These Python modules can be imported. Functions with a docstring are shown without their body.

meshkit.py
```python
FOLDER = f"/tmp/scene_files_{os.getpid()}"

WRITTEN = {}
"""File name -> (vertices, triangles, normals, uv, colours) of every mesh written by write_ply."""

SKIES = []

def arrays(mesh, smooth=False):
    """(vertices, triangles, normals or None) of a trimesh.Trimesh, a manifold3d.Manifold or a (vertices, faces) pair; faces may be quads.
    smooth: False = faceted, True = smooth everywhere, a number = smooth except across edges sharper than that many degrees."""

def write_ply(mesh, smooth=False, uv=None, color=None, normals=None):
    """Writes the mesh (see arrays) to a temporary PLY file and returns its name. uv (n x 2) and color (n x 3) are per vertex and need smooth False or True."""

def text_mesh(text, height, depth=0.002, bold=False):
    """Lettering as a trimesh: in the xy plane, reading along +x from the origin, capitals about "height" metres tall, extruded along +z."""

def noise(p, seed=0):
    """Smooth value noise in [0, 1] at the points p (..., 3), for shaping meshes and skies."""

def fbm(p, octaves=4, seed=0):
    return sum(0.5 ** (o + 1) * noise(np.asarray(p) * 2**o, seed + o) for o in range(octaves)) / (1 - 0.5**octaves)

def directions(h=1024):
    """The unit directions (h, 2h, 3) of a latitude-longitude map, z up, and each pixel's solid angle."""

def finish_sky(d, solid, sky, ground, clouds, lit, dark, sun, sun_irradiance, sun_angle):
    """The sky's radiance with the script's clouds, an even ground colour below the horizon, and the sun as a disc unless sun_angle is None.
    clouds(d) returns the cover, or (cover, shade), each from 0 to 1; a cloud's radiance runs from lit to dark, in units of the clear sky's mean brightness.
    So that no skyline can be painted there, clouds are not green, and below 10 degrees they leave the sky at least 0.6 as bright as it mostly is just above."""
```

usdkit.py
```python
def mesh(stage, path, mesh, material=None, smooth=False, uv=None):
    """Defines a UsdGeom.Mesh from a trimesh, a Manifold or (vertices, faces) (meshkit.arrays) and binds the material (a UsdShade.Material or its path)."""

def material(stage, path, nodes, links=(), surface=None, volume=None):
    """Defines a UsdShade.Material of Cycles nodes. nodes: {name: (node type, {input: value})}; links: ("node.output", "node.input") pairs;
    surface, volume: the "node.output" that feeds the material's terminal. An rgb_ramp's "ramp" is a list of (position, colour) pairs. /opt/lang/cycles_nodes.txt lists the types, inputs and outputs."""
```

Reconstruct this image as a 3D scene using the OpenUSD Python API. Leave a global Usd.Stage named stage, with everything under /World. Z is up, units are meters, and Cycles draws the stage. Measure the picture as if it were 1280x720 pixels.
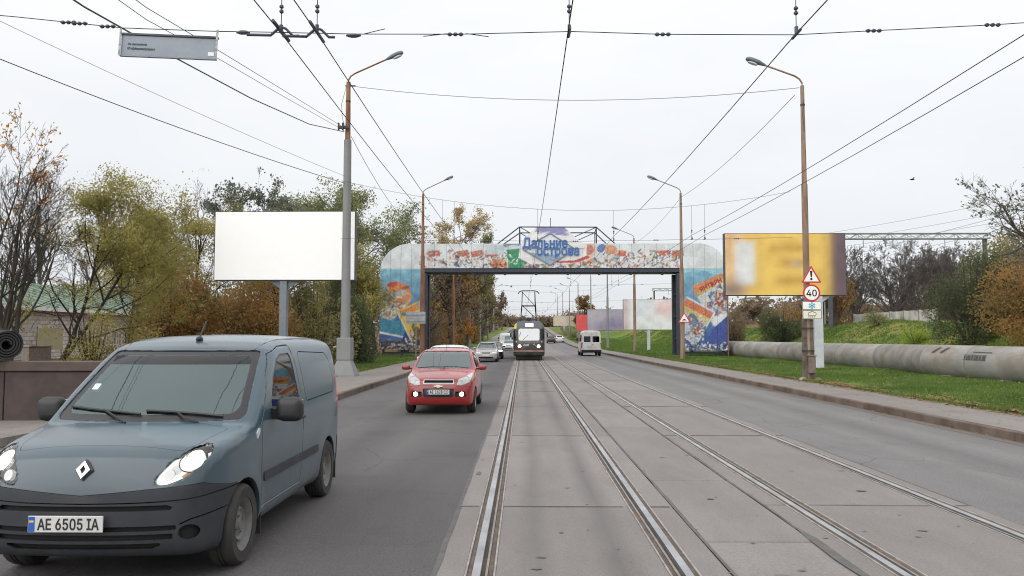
import math, random
import numpy as np, trimesh, shapely, usdkit, meshkit
import manifold3d as m3
from scipy import ndimage
from shapely.geometry import Polygon, Point, LineString, box as sbox
from pxr import Usd, UsdGeom, UsdLux, UsdShade, Gf, Sdf, Vt

stage = Usd.Stage.CreateInMemory()
UsdGeom.SetStageUpAxis(stage, UsdGeom.Tokens.z)
UsdGeom.Xform.Define(stage, '/World')
UsdGeom.Scope.Define(stage, '/World/Looks')

# ------------------------------------------------------------------ camera, sky, sun, exposure
cam = UsdGeom.Camera.Define(stage, '/World/camera')
cam.CreateHorizontalApertureAttr(36.0)
cam.CreateVerticalApertureAttr(36.0 * 9 / 16)
cam.CreateFocalLengthAttr(36.0 * 1000 / 1280)
cam.CreateClippingRangeAttr(Gf.Vec2f(0.05, 5000))
cam.CreateExposureAttr(EXPOSURE := 0.62)
PITCH, YAW, CAMZ = math.atan(61.5 / 1000), math.atan(13.5 / 1000), 1.77
cx = UsdGeom.Xformable(cam)
cx.AddTranslateOp().Set(Gf.Vec3d(0, 0, CAMZ))
cx.AddRotateZOp().Set(math.degrees(YAW))
cx.AddRotateXOp().Set(90 + math.degrees(PITCH))

SUN_EL, SUN_AZ = math.radians(38), math.radians(215)        # behind the camera, a little to the left
sun_to = (math.sin(SUN_AZ) * math.cos(SUN_EL), math.cos(SUN_AZ) * math.cos(SUN_EL), math.sin(SUN_EL))
sky_mat = usdkit.material(stage, '/World/Looks/overcast_sky', {
    'tc': ('texture_coordinate', {}),
    'sep': ('separate_xyz', {}),
    'mp': ('mapping', {'scale': (1.0, 1.0, 3.2)}),
    'n': ('noise_texture', {'scale': 1.7, 'detail': 5.0, 'roughness': 0.55}),
    'cov': ('map_range', {'from_min': 0.25, 'from_max': 0.8, 'to_min': 0.0, 'to_max': 1.0, 'clamp': True}),
    'grad': ('rgb_ramp', {'ramp': [(0.0, (7.5, 7.7, 8.05)), (0.10, (8.2, 8.4, 8.7)), (0.35, (9.9, 10.0, 10.15)), (1.0, (14.0, 14.0, 14.2))]}),
    'shade': ('mix_color', {'blend_type': 'multiply', 'fac': 1.0, 'use_clamp': False, 'use_clamp_result': False}),
    'cl': ('rgb_ramp', {'ramp': [(0.0, (0.90, 0.91, 0.93)), (0.5, (0.99, 0.99, 0.99)), (1.0, (1.06, 1.055, 1.045))]}),
    'sky': ('sky_texture', {'sky_type': 'single_scattering', 'sun_disc': False, 'sun_elevation': SUN_EL, 'sun_rotation': SUN_AZ}),
    'mix': ('mix_color', {'blend_type': 'mix', 'fac': 0.93, 'use_clamp': False, 'use_clamp_result': False}),
    'bg': ('background_shader', {'strength': 0.0685}),
}, [('tc.generated', 'sep.vector'), ('tc.generated', 'mp.vector'), ('mp.vector', 'n.vector'), ('n.fac', 'cov.value'), ('cov.result', 'cl.fac'),
    ('sep.z', 'grad.fac'), ('grad.color', 'shade.a'), ('cl.color', 'shade.b'), ('sky.color', 'mix.a'), ('shade.result', 'mix.b'), ('mix.result', 'bg.color')], surface='bg.background')
dome = UsdLux.DomeLight.Define(stage, '/World/sky')
UsdShade.MaterialBindingAPI.Apply(dome.GetPrim()).Bind(sky_mat)
dome.GetPrim().SetCustomDataByKey('kind', 'structure')
sun = UsdLux.DistantLight.Define(stage, '/World/sun')
UsdLux.LightAPI(sun.GetPrim()).CreateNormalizeAttr(True)
sun.CreateIntensityAttr(0.40)
sun.CreateAngleAttr(90.0)
sun.CreateColorAttr(Gf.Vec3f(1.0, 0.975, 0.94))
sx = UsdGeom.Xformable(sun)
sx.AddRotateZOp().Set(180 - math.degrees(SUN_AZ))
sx.AddRotateXOp().Set(90 - math.degrees(SUN_EL))

# ------------------------------------------------------------------ helpers: names, things, parts
_used = {}
def numbered(parent, name):
    k = (parent, name); n = _used.get(k, 0); _used[k] = n + 1
    return f'{parent}/{name}' + (f'_{n:03d}' if n else '')
def tag(prim, label=None, cat=None, group=None, kind=None):
    for k, v in (('label', label), ('category', cat), ('group', group), ('kind', kind)):
        if v: prim.SetCustomDataByKey(k, v)
GROUPS = {'lamp_pole': 'lamp poles along the kerbs', 'billboard': 'billboards along the road', 'cross_span': 'overhead cross spans', 'contact_wire': 'tram contact wires', 'trolley_wire': 'trolleybus wires', 'cable': 'cables strung between the poles',
    'warning_sign': 'triangular warning signs', 'saloon_car': 'saloon cars on the road', 'hatchback_car': 'hatchbacks on the left lane', 'minibus': 'white minibuses', 'roadside_tree': 'row of trees beyond the gantry', 'bare_tree': 'bare trees behind the concrete wall', 'bare_poplar': 'bare trees behind the green roof',
    'yellow_tree': 'yellow trees left of the billboard', 'maple_tree': 'trees left of the gantry', 'pale_poplar': 'tall treetops behind the gantry', 'russet_thicket': 'russet thickets under the billboard', 'dark_thicket': 'dark thickets under the billboard', 'undergrowth': 'undergrowth below the tree row', 'dark_bush': 'dark bushes beyond the pipe',
    'russet_bush': 'russet bushes beyond the pipe', 'green_shrub': 'shrubs on the grass bank', 'scrub': 'scrub on the railway bank', 'roadside_bush': 'bushes on the far right kerb', 'ochre_tree': 'ochre trees on the right', 'railway_portal': 'railway portals', 'catenary_wire': 'railway catenary wires'}
def thing(name, label, cat, loc=(0, 0, 0), rotz=0.0, group=None, kind=None, parent='/World', scale=None):
    p = numbered(parent, name)
    x = UsdGeom.Xform.Define(stage, p)
    x.AddTranslateOp().Set(Gf.Vec3d(*map(float, loc)))
    if rotz: x.AddRotateZOp().Set(float(rotz))
    if scale: x.AddScaleOp().Set(Gf.Vec3f(*map(float, scale)))
    tag(x.GetPrim(), label, cat, group or GROUPS.get(name), kind)
    return p
def sub(parent, name, loc=(0, 0, 0), rotz=0.0, label=None):
    p = numbered(parent, name)
    x = UsdGeom.Xform.Define(stage, p)
    if any(loc): x.AddTranslateOp().Set(Gf.Vec3d(*map(float, loc)))
    if rotz: x.AddRotateZOp().Set(float(rotz))
    tag(x.GetPrim(), label)
    return p
def part(parent, name, mesh, mat, smooth=False, label=None, kind=None, color=None):
    p = numbered(parent, name)
    m = usdkit.mesh(stage, p, mesh, mat, smooth)
    if color is not None:
        UsdGeom.PrimvarsAPI(m).CreatePrimvar('Cd', Sdf.ValueTypeNames.Color3fArray, 'vertex').Set(Vt.Vec3fArray.FromNumpy(np.asarray(color, np.float32)))
    tag(m.GetPrim(), label, None, None, kind)
    return p
def solo(name, mesh, mat, label=None, cat=None, group=None, kind=None, smooth=False, color=None):
    p = part('/World', name, mesh, mat, smooth, None, None, color)
    tag(stage.GetPrimAtPath(p), label, cat, group or GROUPS.get(name), kind)
    return p
def copy_of(src, loc, rotz, label, group=None, scale=None):
    base = src.split('/')[-1]
    while base[-4:-3] == '_' and base[-3:].isdigit(): base = base[:-4]
    prim = stage.GetPrimAtPath(src)
    cd = prim.GetCustomData()
    p = numbered('/World', base)
    x = UsdGeom.Xform.Define(stage, p)
    x.GetPrim().GetReferences().AddInternalReference(Sdf.Path(src))
    x.ClearXformOpOrder()
    T = x.AddTransformOp(opSuffix='placed')
    m = Gf.Matrix4d(1).SetScale(Gf.Vec3d(*(scale or (1, 1, 1)))) * Gf.Matrix4d(1).SetRotate(Gf.Rotation(Gf.Vec3d(0, 0, 1), float(rotz))) * Gf.Matrix4d(1).SetTranslate(Gf.Vec3d(*map(float, loc)))
    T.Set(m)
    x.GetPrim().SetInstanceable(True)
    tag(x.GetPrim(), label, cd.get('category'), group or cd.get('group'))
    return p

# ------------------------------------------------------------------ helpers: meshes
def cat(ms):
    V, F, n = [], [], 0
    for m in ms:
        v, f, _ = meshkit.arrays(m)
        V.append(v); F.append(f + n); n += len(v)
    return np.vstack(V), np.vstack(F)
def box(x0, x1, y0, y1, z0, z1):
    v = np.array([[x, y, z] for x in (x0, x1) for y in (y0, y1) for z in (z0, z1)], float)
    f = np.array([[0, 1, 3, 2], [4, 6, 7, 5], [0, 4, 5, 1], [2, 3, 7, 6], [0, 2, 6, 4], [1, 5, 7, 3]])
    return v, np.vstack([f[:, [0, 1, 2]], f[:, [0, 2, 3]]])
def cbox(x0, x1, y0, y1, z0, z1, c=0.01):
    """a box with chamfered edges"""
    P = []
    for x, sx_ in ((x0, 1), (x1, -1)):
        for y, sy_ in ((y0, 1), (y1, -1)):
            for z, sz_ in ((z0, 1), (z1, -1)):
                P += [(x, y + sy_ * c, z + sz_ * c), (x + sx_ * c, y, z + sz_ * c), (x + sx_ * c, y + sy_ * c, z)]
    return m3.Manifold.hull_points(np.array(P, float))
def xf(mesh, M=None, t=(0, 0, 0), rz=0.0, ry=0.0, rx=0.0, s=1.0):
    v, f, _ = meshkit.arrays(mesh)
    v = v * np.asarray(s)
    for a, ax in ((rx, 0), (ry, 1), (rz, 2)):
        if a:
            R = trimesh.transformations.rotation_matrix(math.radians(a), np.eye(3)[ax])[:3, :3]
            v = v @ R.T
    return v + np.asarray(t, float), f
def tube(points, radii, sides=6, caps=True):
    p = np.asarray(points, float)
    t = np.gradient(p, axis=0); t /= np.linalg.norm(t, axis=1, keepdims=True) + 1e-12
    ref = np.array([0, 0, 1.0]) if abs(t[:, 2]).mean() < 0.8 else np.array([1.0, 0, 0])
    a = np.cross(t, ref); a /= np.linalg.norm(a, axis=1, keepdims=True) + 1e-12
    b = np.cross(a, t)
    ang = np.arange(sides) * 2 * np.pi / sides
    r = np.broadcast_to(radii, (len(p),))[:, None, None]
    v = (p[:, None] + r * (np.cos(ang)[None, :, None] * a[:, None] + np.sin(ang)[None, :, None] * b[:, None])).reshape(-1, 3)
    i, j = np.meshgrid(np.arange(len(p) - 1), np.arange(sides), indexing='ij')
    q = np.stack([i * sides + j, (i + 1) * sides + j, (i + 1) * sides + (j + 1) % sides, i * sides + (j + 1) % sides], -1).reshape(-1, 4)
    f = [q[:, [0, 2, 1]], q[:, [0, 3, 2]]]
    if caps:
        n = len(v); v = np.vstack([v, p[:1], p[-1:]])
        k = np.arange(sides); e = (len(p) - 1) * sides
        f += [np.stack([np.full(sides, n), (k + 1) % sides, k], 1)[:, [0, 2, 1]], np.stack([np.full(sides, n + 1), e + k, e + (k + 1) % sides], 1)[:, [0, 2, 1]]]
    return v, np.vstack(f)
def bar(p0, p1, r=0.03, sides=4): return tube([p0, p1], r, sides)
def lathe(profile, sides=24, axis='z'):
    """profile: (radius, height) pairs turned about an axis"""
    pr = np.asarray(profile, float); ang = np.arange(sides) * 2 * np.pi / sides
    v = np.stack([pr[:, 0:1] * np.cos(ang), pr[:, 0:1] * np.sin(ang), np.repeat(pr[:, 1:2], sides, 1)], -1).reshape(-1, 3)
    i, j = np.meshgrid(np.arange(len(pr) - 1), np.arange(sides), indexing='ij')
    q = np.stack([i * sides + j, i * sides + (j + 1) % sides, (i + 1) * sides + (j + 1) % sides, (i + 1) * sides + j], -1).reshape(-1, 4)
    f = np.vstack([q[:, [0, 1, 2]], q[:, [0, 2, 3]]])
    if axis == 'y': v = v[:, [0, 2, 1]] * [1, 1, 1]; f = f[:, ::-1]
    if axis == 'x': v = v[:, [2, 0, 1]]
    return v, f
def man(mesh):
    v, f, _ = meshkit.arrays(mesh)
    v, f = np.asarray(v, np.float32), np.asarray(f, np.uint32)
    if np.einsum('ij,ij->i', v[f[:, 0]].astype(float), np.cross(v[f[:, 1]].astype(float), v[f[:, 2]])).sum() < 0: f = f[:, ::-1].copy()
    m = m3.Manifold(m3.Mesh(v, f))
    if m.status() != m3.Error.NoError:
        t = trimesh.Trimesh(v, f, process=False); t.merge_vertices(); m = m3.Manifold(m3.Mesh(np.asarray(t.vertices, np.float32), np.asarray(t.faces, np.uint32)))
        assert m.status() == m3.Error.NoError, m.status()
    return m
def ring_pts(g): return np.asarray(g.exterior.coords)[:-1]
def csec(poly):
    g = poly if isinstance(poly, shapely.Geometry) else Polygon(poly)
    out = []
    for q in getattr(g, 'geoms', [g]):
        if q.is_empty: continue
        q = shapely.geometry.polygon.orient(q)
        out.append(np.asarray(q.exterior.coords)[:-1]); out += [np.asarray(r.coords)[:-1] for r in q.interiors]
    return m3.CrossSection(out, m3.FillRule.EvenOdd)
def prism(poly, axis, a, b):
    """extrudes a polygon: axis 's' = (x, z) along y, 'f' = (y, z) along x, 't' = (x, y) along z"""
    e = csec(poly).extrude(b - a)
    T = {'s': [[1, 0, 0, 0], [0, 0, 1, a], [0, 1, 0, 0]], 'f': [[0, 0, 1, a], [1, 0, 0, 0], [0, 1, 0, 0]], 't': [[1, 0, 0, 0], [0, 1, 0, 0], [0, 0, 1, a]]}[axis]
    return e.transform(np.array(T, float))
def soft(poly, r):
    g = Polygon(poly)
    return g.buffer(-r, quad_segs=6).buffer(2 * r, quad_segs=6).buffer(-r, quad_segs=6)
def mirror_y(g):
    return shapely.affinity.scale(g, -1, 1, origin=(0, 0))
def text(s, h, depth=0.004, bold=True): return meshkit.text_mesh(s, h, depth, bold)
def text_on(s, h, center, yaw=0.0, depth=0.004, bold=True, width=None, tilt=0.0):
    """lettering standing upright, read from -y, centred at a point"""
    v, f, _ = meshkit.arrays(text(s, h, depth, bold))
    v = v - (v.max(0) + v.min(0)) / 2
    if width: v[:, 0] *= width / np.ptp(v[:, 0])
    v, f = xf((v, f), rz=tilt)
    v = np.stack([v[:, 0], -v[:, 2], v[:, 1]], 1)
    return xf((v, f), rz=yaw, t=center)

# ------------------------------------------------------------------ materials
def lin(r, g, b):
    c = np.array([r, g, b]) / 255.0
    return tuple(np.where(c <= 0.04045, c / 12.92, ((c + 0.055) / 1.055) ** 2.4))
_mats = {}
def mat(name, c, c2=None, rough=0.6, scale=3.0, detail=4.0, metal=0.0, coat=0.0, bump=0.0, bscale=40.0, spec=0.5, coord='tc.object', stretch=None, rlo=0.35, rhi=0.65, emit=None, estr=0.0, dirt=None, dscale=0.8, dlo=0.5, dhi=0.75):
    """a principled surface whose colour wanders between c and c2, with optional relief and patches of dirt"""
    if name in _mats: return _mats[name]
    c2 = c2 or tuple(0.82 * x for x in c)
    N = {'tc': ('texture_coordinate', {}), 'geo': ('geometry', {}), 'n': ('noise_texture', {'scale': scale, 'detail': detail, 'roughness': 0.6}),
         'r': ('rgb_ramp', {'ramp': [(rlo, c), (rhi, c2)]}),
         'p': ('principled_bsdf', {'roughness': rough, 'metallic': metal, 'coat_weight': coat, 'coat_roughness': 0.08, 'specular_ior_level': spec})}
    L = [('n.fac', 'r.fac')]
    src = coord
    if stretch:
        N['mp'] = ('mapping', {'scale': stretch}); L.append((coord, 'mp.vector')); src = 'mp.vector'
    L.append((src, 'n.vector'))
    col = 'r.color'
    if dirt:
        N['dn'] = ('noise_texture', {'scale': dscale, 'detail': 6.0, 'roughness': 0.65}); N['dr'] = ('map_range', {'from_min': dlo, 'from_max': dhi, 'to_min': 0.0, 'to_max': 1.0, 'clamp': True})
        N['dm'] = ('mix_color', {'b': dirt})
        L += [(src, 'dn.vector'), ('dn.fac', 'dr.value'), ('dr.result', 'dm.fac'), (col, 'dm.a')]; col = 'dm.result'
    L.append((col, 'p.base_color'))
    if bump:
        N['bn'] = ('noise_texture', {'scale': bscale, 'detail': 3.0}); N['b'] = ('bump', {'strength': bump, 'distance': 0.02})
        L += [(coord, 'bn.vector'), ('bn.fac', 'b.height'), ('b.normal', 'p.normal')]
    if emit: N['p'][1].update(emission_color=emit, emission_strength=estr)
    _mats[name] = usdkit.material(stage, '/World/Looks/' + name, N, L, surface='p.BSDF')
    return _mats[name]
def printed(name, rough=0.55, coat=0.0):
    """flat print: the colours are the mesh's own"""
    if name not in _mats:
        _mats[name] = usdkit.material(stage, '/World/Looks/' + name, {'a': ('attribute', {'attribute': 'Cd'}), 'tc': ('geometry', {}), 'n': ('noise_texture', {'scale': 1.3, 'detail': 6.0}),
            'r': ('rgb_ramp', {'ramp': [(0.3, (0.82, 0.80, 0.77)), (0.6, (1, 1, 1))]}), 'm': ('mix_color', {'blend_type': 'multiply', 'fac': 1.0}), 'p': ('principled_bsdf', {'roughness': rough, 'coat_weight': coat})},
            [('tc.position', 'n.vector'), ('n.fac', 'r.fac'), ('a.color', 'm.a'), ('r.color', 'm.b'), ('m.result', 'p.base_color')], surface='p.BSDF')
    return _mats[name]
def glass(name, tint=(0.6, 0.68, 0.66), rough=0.02, ior=1.5, boost=0.0, gloss=(1, 1, 1)):
    if name not in _mats:
        N = {'t': ('transparent_bsdf', {'color': tint}), 'g': ('glossy_bsdf', {'color': gloss, 'roughness': rough}), 'f': ('fresnel', {'IOR': ior}),
             'ad': ('math', {'math_type': 'add', 'value2': boost, 'use_clamp': True}), 'm': ('mix_closure', {})}
        _mats[name] = usdkit.material(stage, '/World/Looks/' + name, N, [('f.fac', 'ad.value1'), ('ad.value', 'm.fac'), ('t.BSDF', 'm.closure1'), ('g.BSDF', 'm.closure2')], surface='m.closure')
    return _mats[name]
def lamp(name, c, s):
    if name not in _mats:
        _mats[name] = usdkit.material(stage, '/World/Looks/' + name, {'p': ('principled_bsdf', {'base_color': (0.8, 0.8, 0.78), 'roughness': 0.15, 'coat_weight': 0.6, 'emission_color': c, 'emission_strength': s})}, surface='p.BSDF')
    return _mats[name]
def leafy(name, stops, trans=0.45, nscale=0.5, gain=1.75, blue=1.0):
    """leaves: every leaf takes its own tone, and tones drift through the crown"""
    if name not in _mats:
        stops = [(p, (min(.85, gain * c[0]), min(.8, gain * c[1]), gain * blue * c[2])) for p, c in stops]
        N = {'geo': ('geometry', {}), 'n': ('noise_texture', {'scale': nscale, 'detail': 3.0}), 'mx': ('mix_float', {'fac': 0.55}),
             'st': ('map_range', {'from_min': 0.25, 'from_max': 0.75, 'to_min': 0.0, 'to_max': 1.0, 'clamp': True}),
             'r': ('rgb_ramp', {'ramp': stops}), 'd': ('principled_bsdf', {'roughness': 0.55, 'specular_ior_level': 0.3}), 't': ('translucent_bsdf', {}), 'm': ('mix_closure', {'fac': trans})}
        _mats[name] = usdkit.material(stage, '/World/Looks/' + name, N, [('geo.position', 'n.vector'), ('n.fac', 'st.value'), ('st.result', 'mx.a'), ('geo.random_per_island', 'mx.b'), ('mx.result', 'r.fac'),
            ('r.color', 'd.base_color'), ('r.color', 't.color'), ('d.BSDF', 'm.closure1'), ('t.BSDF', 'm.closure2')], surface='m.closure')
    return _mats[name]

rust = mat('rusty_painted_steel', lin(142, 108, 86), lin(118, 74, 50), rough=0.85, scale=2.2, stretch=(2, 2, 0.5), dirt=lin(96, 56, 38), dscale=1.6)
pole_tan = mat('weathered_pole_paint', lin(146, 126, 110), lin(124, 100, 82), rough=0.85, scale=2.5, stretch=(2, 2, 0.4), dirt=lin(106, 74, 56), dscale=1.3, dlo=0.52, dhi=0.7)
pole_grey = mat('grey_painted_steel', lin(128, 128, 128), lin(120, 121, 122), rough=0.7, scale=1.5)
dark_steel = mat('dark_blue_grey_steel', lin(52, 58, 70), lin(38, 44, 54), rough=0.6)
frame_steel = mat('grey_frame_steel', lin(78, 82, 90), lin(60, 62, 66), rough=0.6)
wire_mat = mat('dark_wire', (0.03, 0.031, 0.034), rough=0.55)
insul_mat = mat('dark_insulator', (0.045, 0.05, 0.075), rough=0.4)
lampgrey = mat('lamp_head_grey', lin(104, 112, 124), lin(88, 95, 106), rough=0.5)
black_rubber = mat('black_rubber', (0.018, 0.018, 0.019), (0.03, 0.03, 0.03), rough=0.75, bump=0.15)
tyre_mat = mat('tyre_rubber', (0.022, 0.022, 0.022), (0.045, 0.042, 0.038), rough=0.85, scale=6)
black_plastic = mat('black_plastic', (0.018, 0.018, 0.02), rough=0.5)
chrome = mat('chrome', (0.75, 0.75, 0.76), rough=0.12, metal=1.0)
alu = mat('aluminium_sheet', lin(170, 172, 174), lin(150, 152, 155), rough=0.5, metal=0.3)
white_paint = mat('white_painted_metal', (0.78, 0.78, 0.77), (0.70, 0.70, 0.68), rough=0.5)
red_paint = mat('sign_red', lin(196, 40, 36), lin(180, 44, 40), rough=0.5)
ink = mat('black_ink', (0.012, 0.012, 0.014), rough=0.6)
concrete = mat('old_concrete', lin(150, 142, 132), lin(112, 104, 94), rough=0.9, scale=2.5, bump=0.3, bscale=30, dirt=lin(78, 68, 58), dscale=1.2)
bark = mat('brown_bark', (0.062, 0.05, 0.041), (0.032, 0.027, 0.023), rough=0.9, scale=6, stretch=(1, 1, 0.3))
bark_grey = mat('grey_bark', (0.12, 0.105, 0.095), (0.06, 0.053, 0.05), rough=0.9, scale=6, stretch=(1, 1, 0.3))

# ------------------------------------------------------------------ the ground: terrain, road, tram bed, kerbs, pavements
def zr(y):
    """height of the road along its length: level, then a gentle climb"""
    y = np.asarray(y, float)
    return 0.026 * (14 * np.logaddexp(0, (y - 140) / 14) - 30 * np.logaddexp(0, (y - 430) / 30))
def dx(y): return 3e-5 * np.maximum(np.asarray(y, float) - 150, 0) ** 2 * (np.asarray(y) < 600) + 6.0 * (np.asarray(y) >= 600)
def sstep(t): t = np.clip(t, 0, 1); return t * t * (3 - 2 * t)
def ground_z(u, y):
    """terrain beside the road; u is the offset from the camera's track line"""
    u, y = np.asarray(u, float), np.asarray(y, float)
    p = np.stack([u * 0.16, y * 0.16, 0 * u], -1)
    n = meshkit.fbm(p, 3, 5) - 0.5
    right = 0.165 + 0.05 * sstep((u - 10.4) / 2) + (2.75 + 0.7 * n) * sstep((u - 21.5) / 8.5) + 0.25 * n * sstep((u - 10.4) / 2)
    left = 0.165 + 0.12 * sstep((-7.6 - u) / 3) + 0.5 * n * sstep((-8 - u) / 4)
    z = np.where(u > 0, right, left)
    return zr(y) + np.where((u > -7.45) & (u < 10.2), -0.14, z)

ys = np.concatenate([np.arange(-40, 0, 8), np.arange(0, 70, 1.5), np.arange(70, 180, 5), np.arange(180, 460, 14), [480, 520, 600, 700, 850, 1100, 1600]])
us = np.concatenate([[-1500, -800, -400, -220, -140, -100, -75, -60, -50, -42], np.arange(-36, -8.2, 1.4), [-8.0, -7.6, -7.44, -3, 3, 8, 10.19, 10.36, 10.7], np.arange(11.5, 34, 1.1), [36, 40, 46, 54, 66, 80, 100, 140, 220, 400, 800, 1500]])
U, Y = np.meshgrid(us, ys, indexing='ij')
Z = ground_z(U, Y)
X = U + dx(Y)
nu, ny = U.shape
i, j = np.meshgrid(np.arange(nu - 1), np.arange(ny - 1), indexing='ij')
gq = np.stack([i * ny + j, (i + 1) * ny + j, (i + 1) * ny + j + 1, i * ny + j + 1], -1).reshape(-1, 4)
GREEN, DRY, LITTER = np.array(lin(102, 126, 56)), np.array(lin(124, 116, 70)), np.array(lin(108, 88, 66))
nz = meshkit.fbm(np.stack([U * 0.3, Y * 0.3, 0 * U], -1), 4, 9)[..., None]
gcol = GREEN * (0.62 + 0.5 * nz)
bankmix = sstep((U - 22.5) / 4)[..., None] * sstep((nz - 0.30) / 0.25)
gcol = gcol * (1 - 0.75 * bankmix) + DRY * 0.75 * bankmix
litmix = (np.where(U < 0, sstep((-9.5 - U - 1.5 * sstep((52 - Y) / 10)) / 2.5), 0.85 * sstep((U - 33) / 4)))[..., None]
gcol = gcol * (1 - litmix) + LITTER * litmix * (0.7 + 0.6 * nz)
edge = ((U > 10.2) & (U < 10.8))[..., None] * 0.7
gcol = gcol * (1 - edge) + LITTER * edge
bare = ((U > 10.3) & (U < 17))[..., None] * sstep((meshkit.fbm(np.stack([U * .55 + 9, Y * .35, 0 * U], -1), 3, 21)[..., None] - .56) / .1) * .6
gcol = gcol * (1 - bare) + np.array(lin(112, 98, 70)) * bare
ground_mat = usdkit.material(stage, '/World/Looks/grassy_ground', {'a': ('attribute', {'attribute': 'Cd'}), 'g': ('geometry', {}), 'n': ('noise_texture', {'scale': 2.5, 'detail': 8.0, 'roughness': 0.7}),
    'r': ('rgb_ramp', {'ramp': [(0.3, (0.55, 0.55, 0.5)), (0.7, (1.25, 1.2, 1.0))]}), 'm': ('mix_color', {'blend_type': 'multiply', 'fac': 1.0}), 'n2': ('noise_texture', {'scale': 22.0, 'detail': 4.0}),
    'b': ('bump', {'strength': 0.8, 'distance': 0.06}), 'p': ('principled_bsdf', {'roughness': 0.95, 'specular_ior_level': 0.15})},
    [('g.position', 'n.vector'), ('g.position', 'n2.vector'), ('n.fac', 'r.fac'), ('a.color', 'm.a'), ('r.color', 'm.b'), ('m.result', 'p.base_color'), ('n2.fac', 'b.height'), ('b.normal', 'p.normal')], surface='p.BSDF')
solo('ground', (np.stack([X, Y, Z], -1).reshape(-1, 3), gq), ground_mat, kind='structure', smooth=True, color=gcol.reshape(-1, 3))

def strip(u0, u1, ya, z0, z1=None, nu_=2):
    """a ribbon along the road between two offsets, following its climb"""
    ya = np.asarray(ya, float); z1 = z0 if z1 is None else z1
    uu = np.linspace(u0, u1, nu_); zz = np.linspace(z0, z1, nu_)
    v = np.stack([np.stack([u + dx(ya), ya, zr(ya) + z], -1) for u, z in zip(uu, zz)], 0)
    n = len(ya); i, j = np.meshgrid(np.arange(nu_ - 1), np.arange(n - 1), indexing='ij')
    q = np.stack([i * n + j, (i + 1) * n + j, (i + 1) * n + j + 1, i * n + j + 1], -1).reshape(-1, 4)
    return v.reshape(-1, 3), np.vstack([q[:, [0, 1, 2]], q[:, [0, 2, 3]]])
def sweep_box(u0, u1, ya, z0, z1):
    """a bar along the road with top, sides and ends"""
    ya = np.asarray(ya, float); n = len(ya)
    c = [(u0, z0), (u1, z0), (u1, z1), (u0, z1)]
    v = np.stack([np.stack([u + dx(ya), ya, zr(ya) + z], -1) for u, z in c], 0).reshape(-1, 3)
    F = []
    for k in range(4):
        a, b = k, (k + 1) % 4
        for s in range(n - 1):
            F += [[a * n + s, b * n + s, b * n + s + 1], [a * n + s, b * n + s + 1, a * n + s + 1]]
    F += [[0, 3 * n, 2 * n], [0, 2 * n, n], [n - 1, 2 * n - 1, 3 * n - 1], [n - 1, 3 * n - 1, 4 * n - 1]]
    return v, np.array(F)
def yline(a, b):
    y = np.concatenate([np.arange(a, min(b, 116), 12.0), np.arange(max(a, 116), b, 8.0), [b]])
    return np.unique(y)

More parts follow.
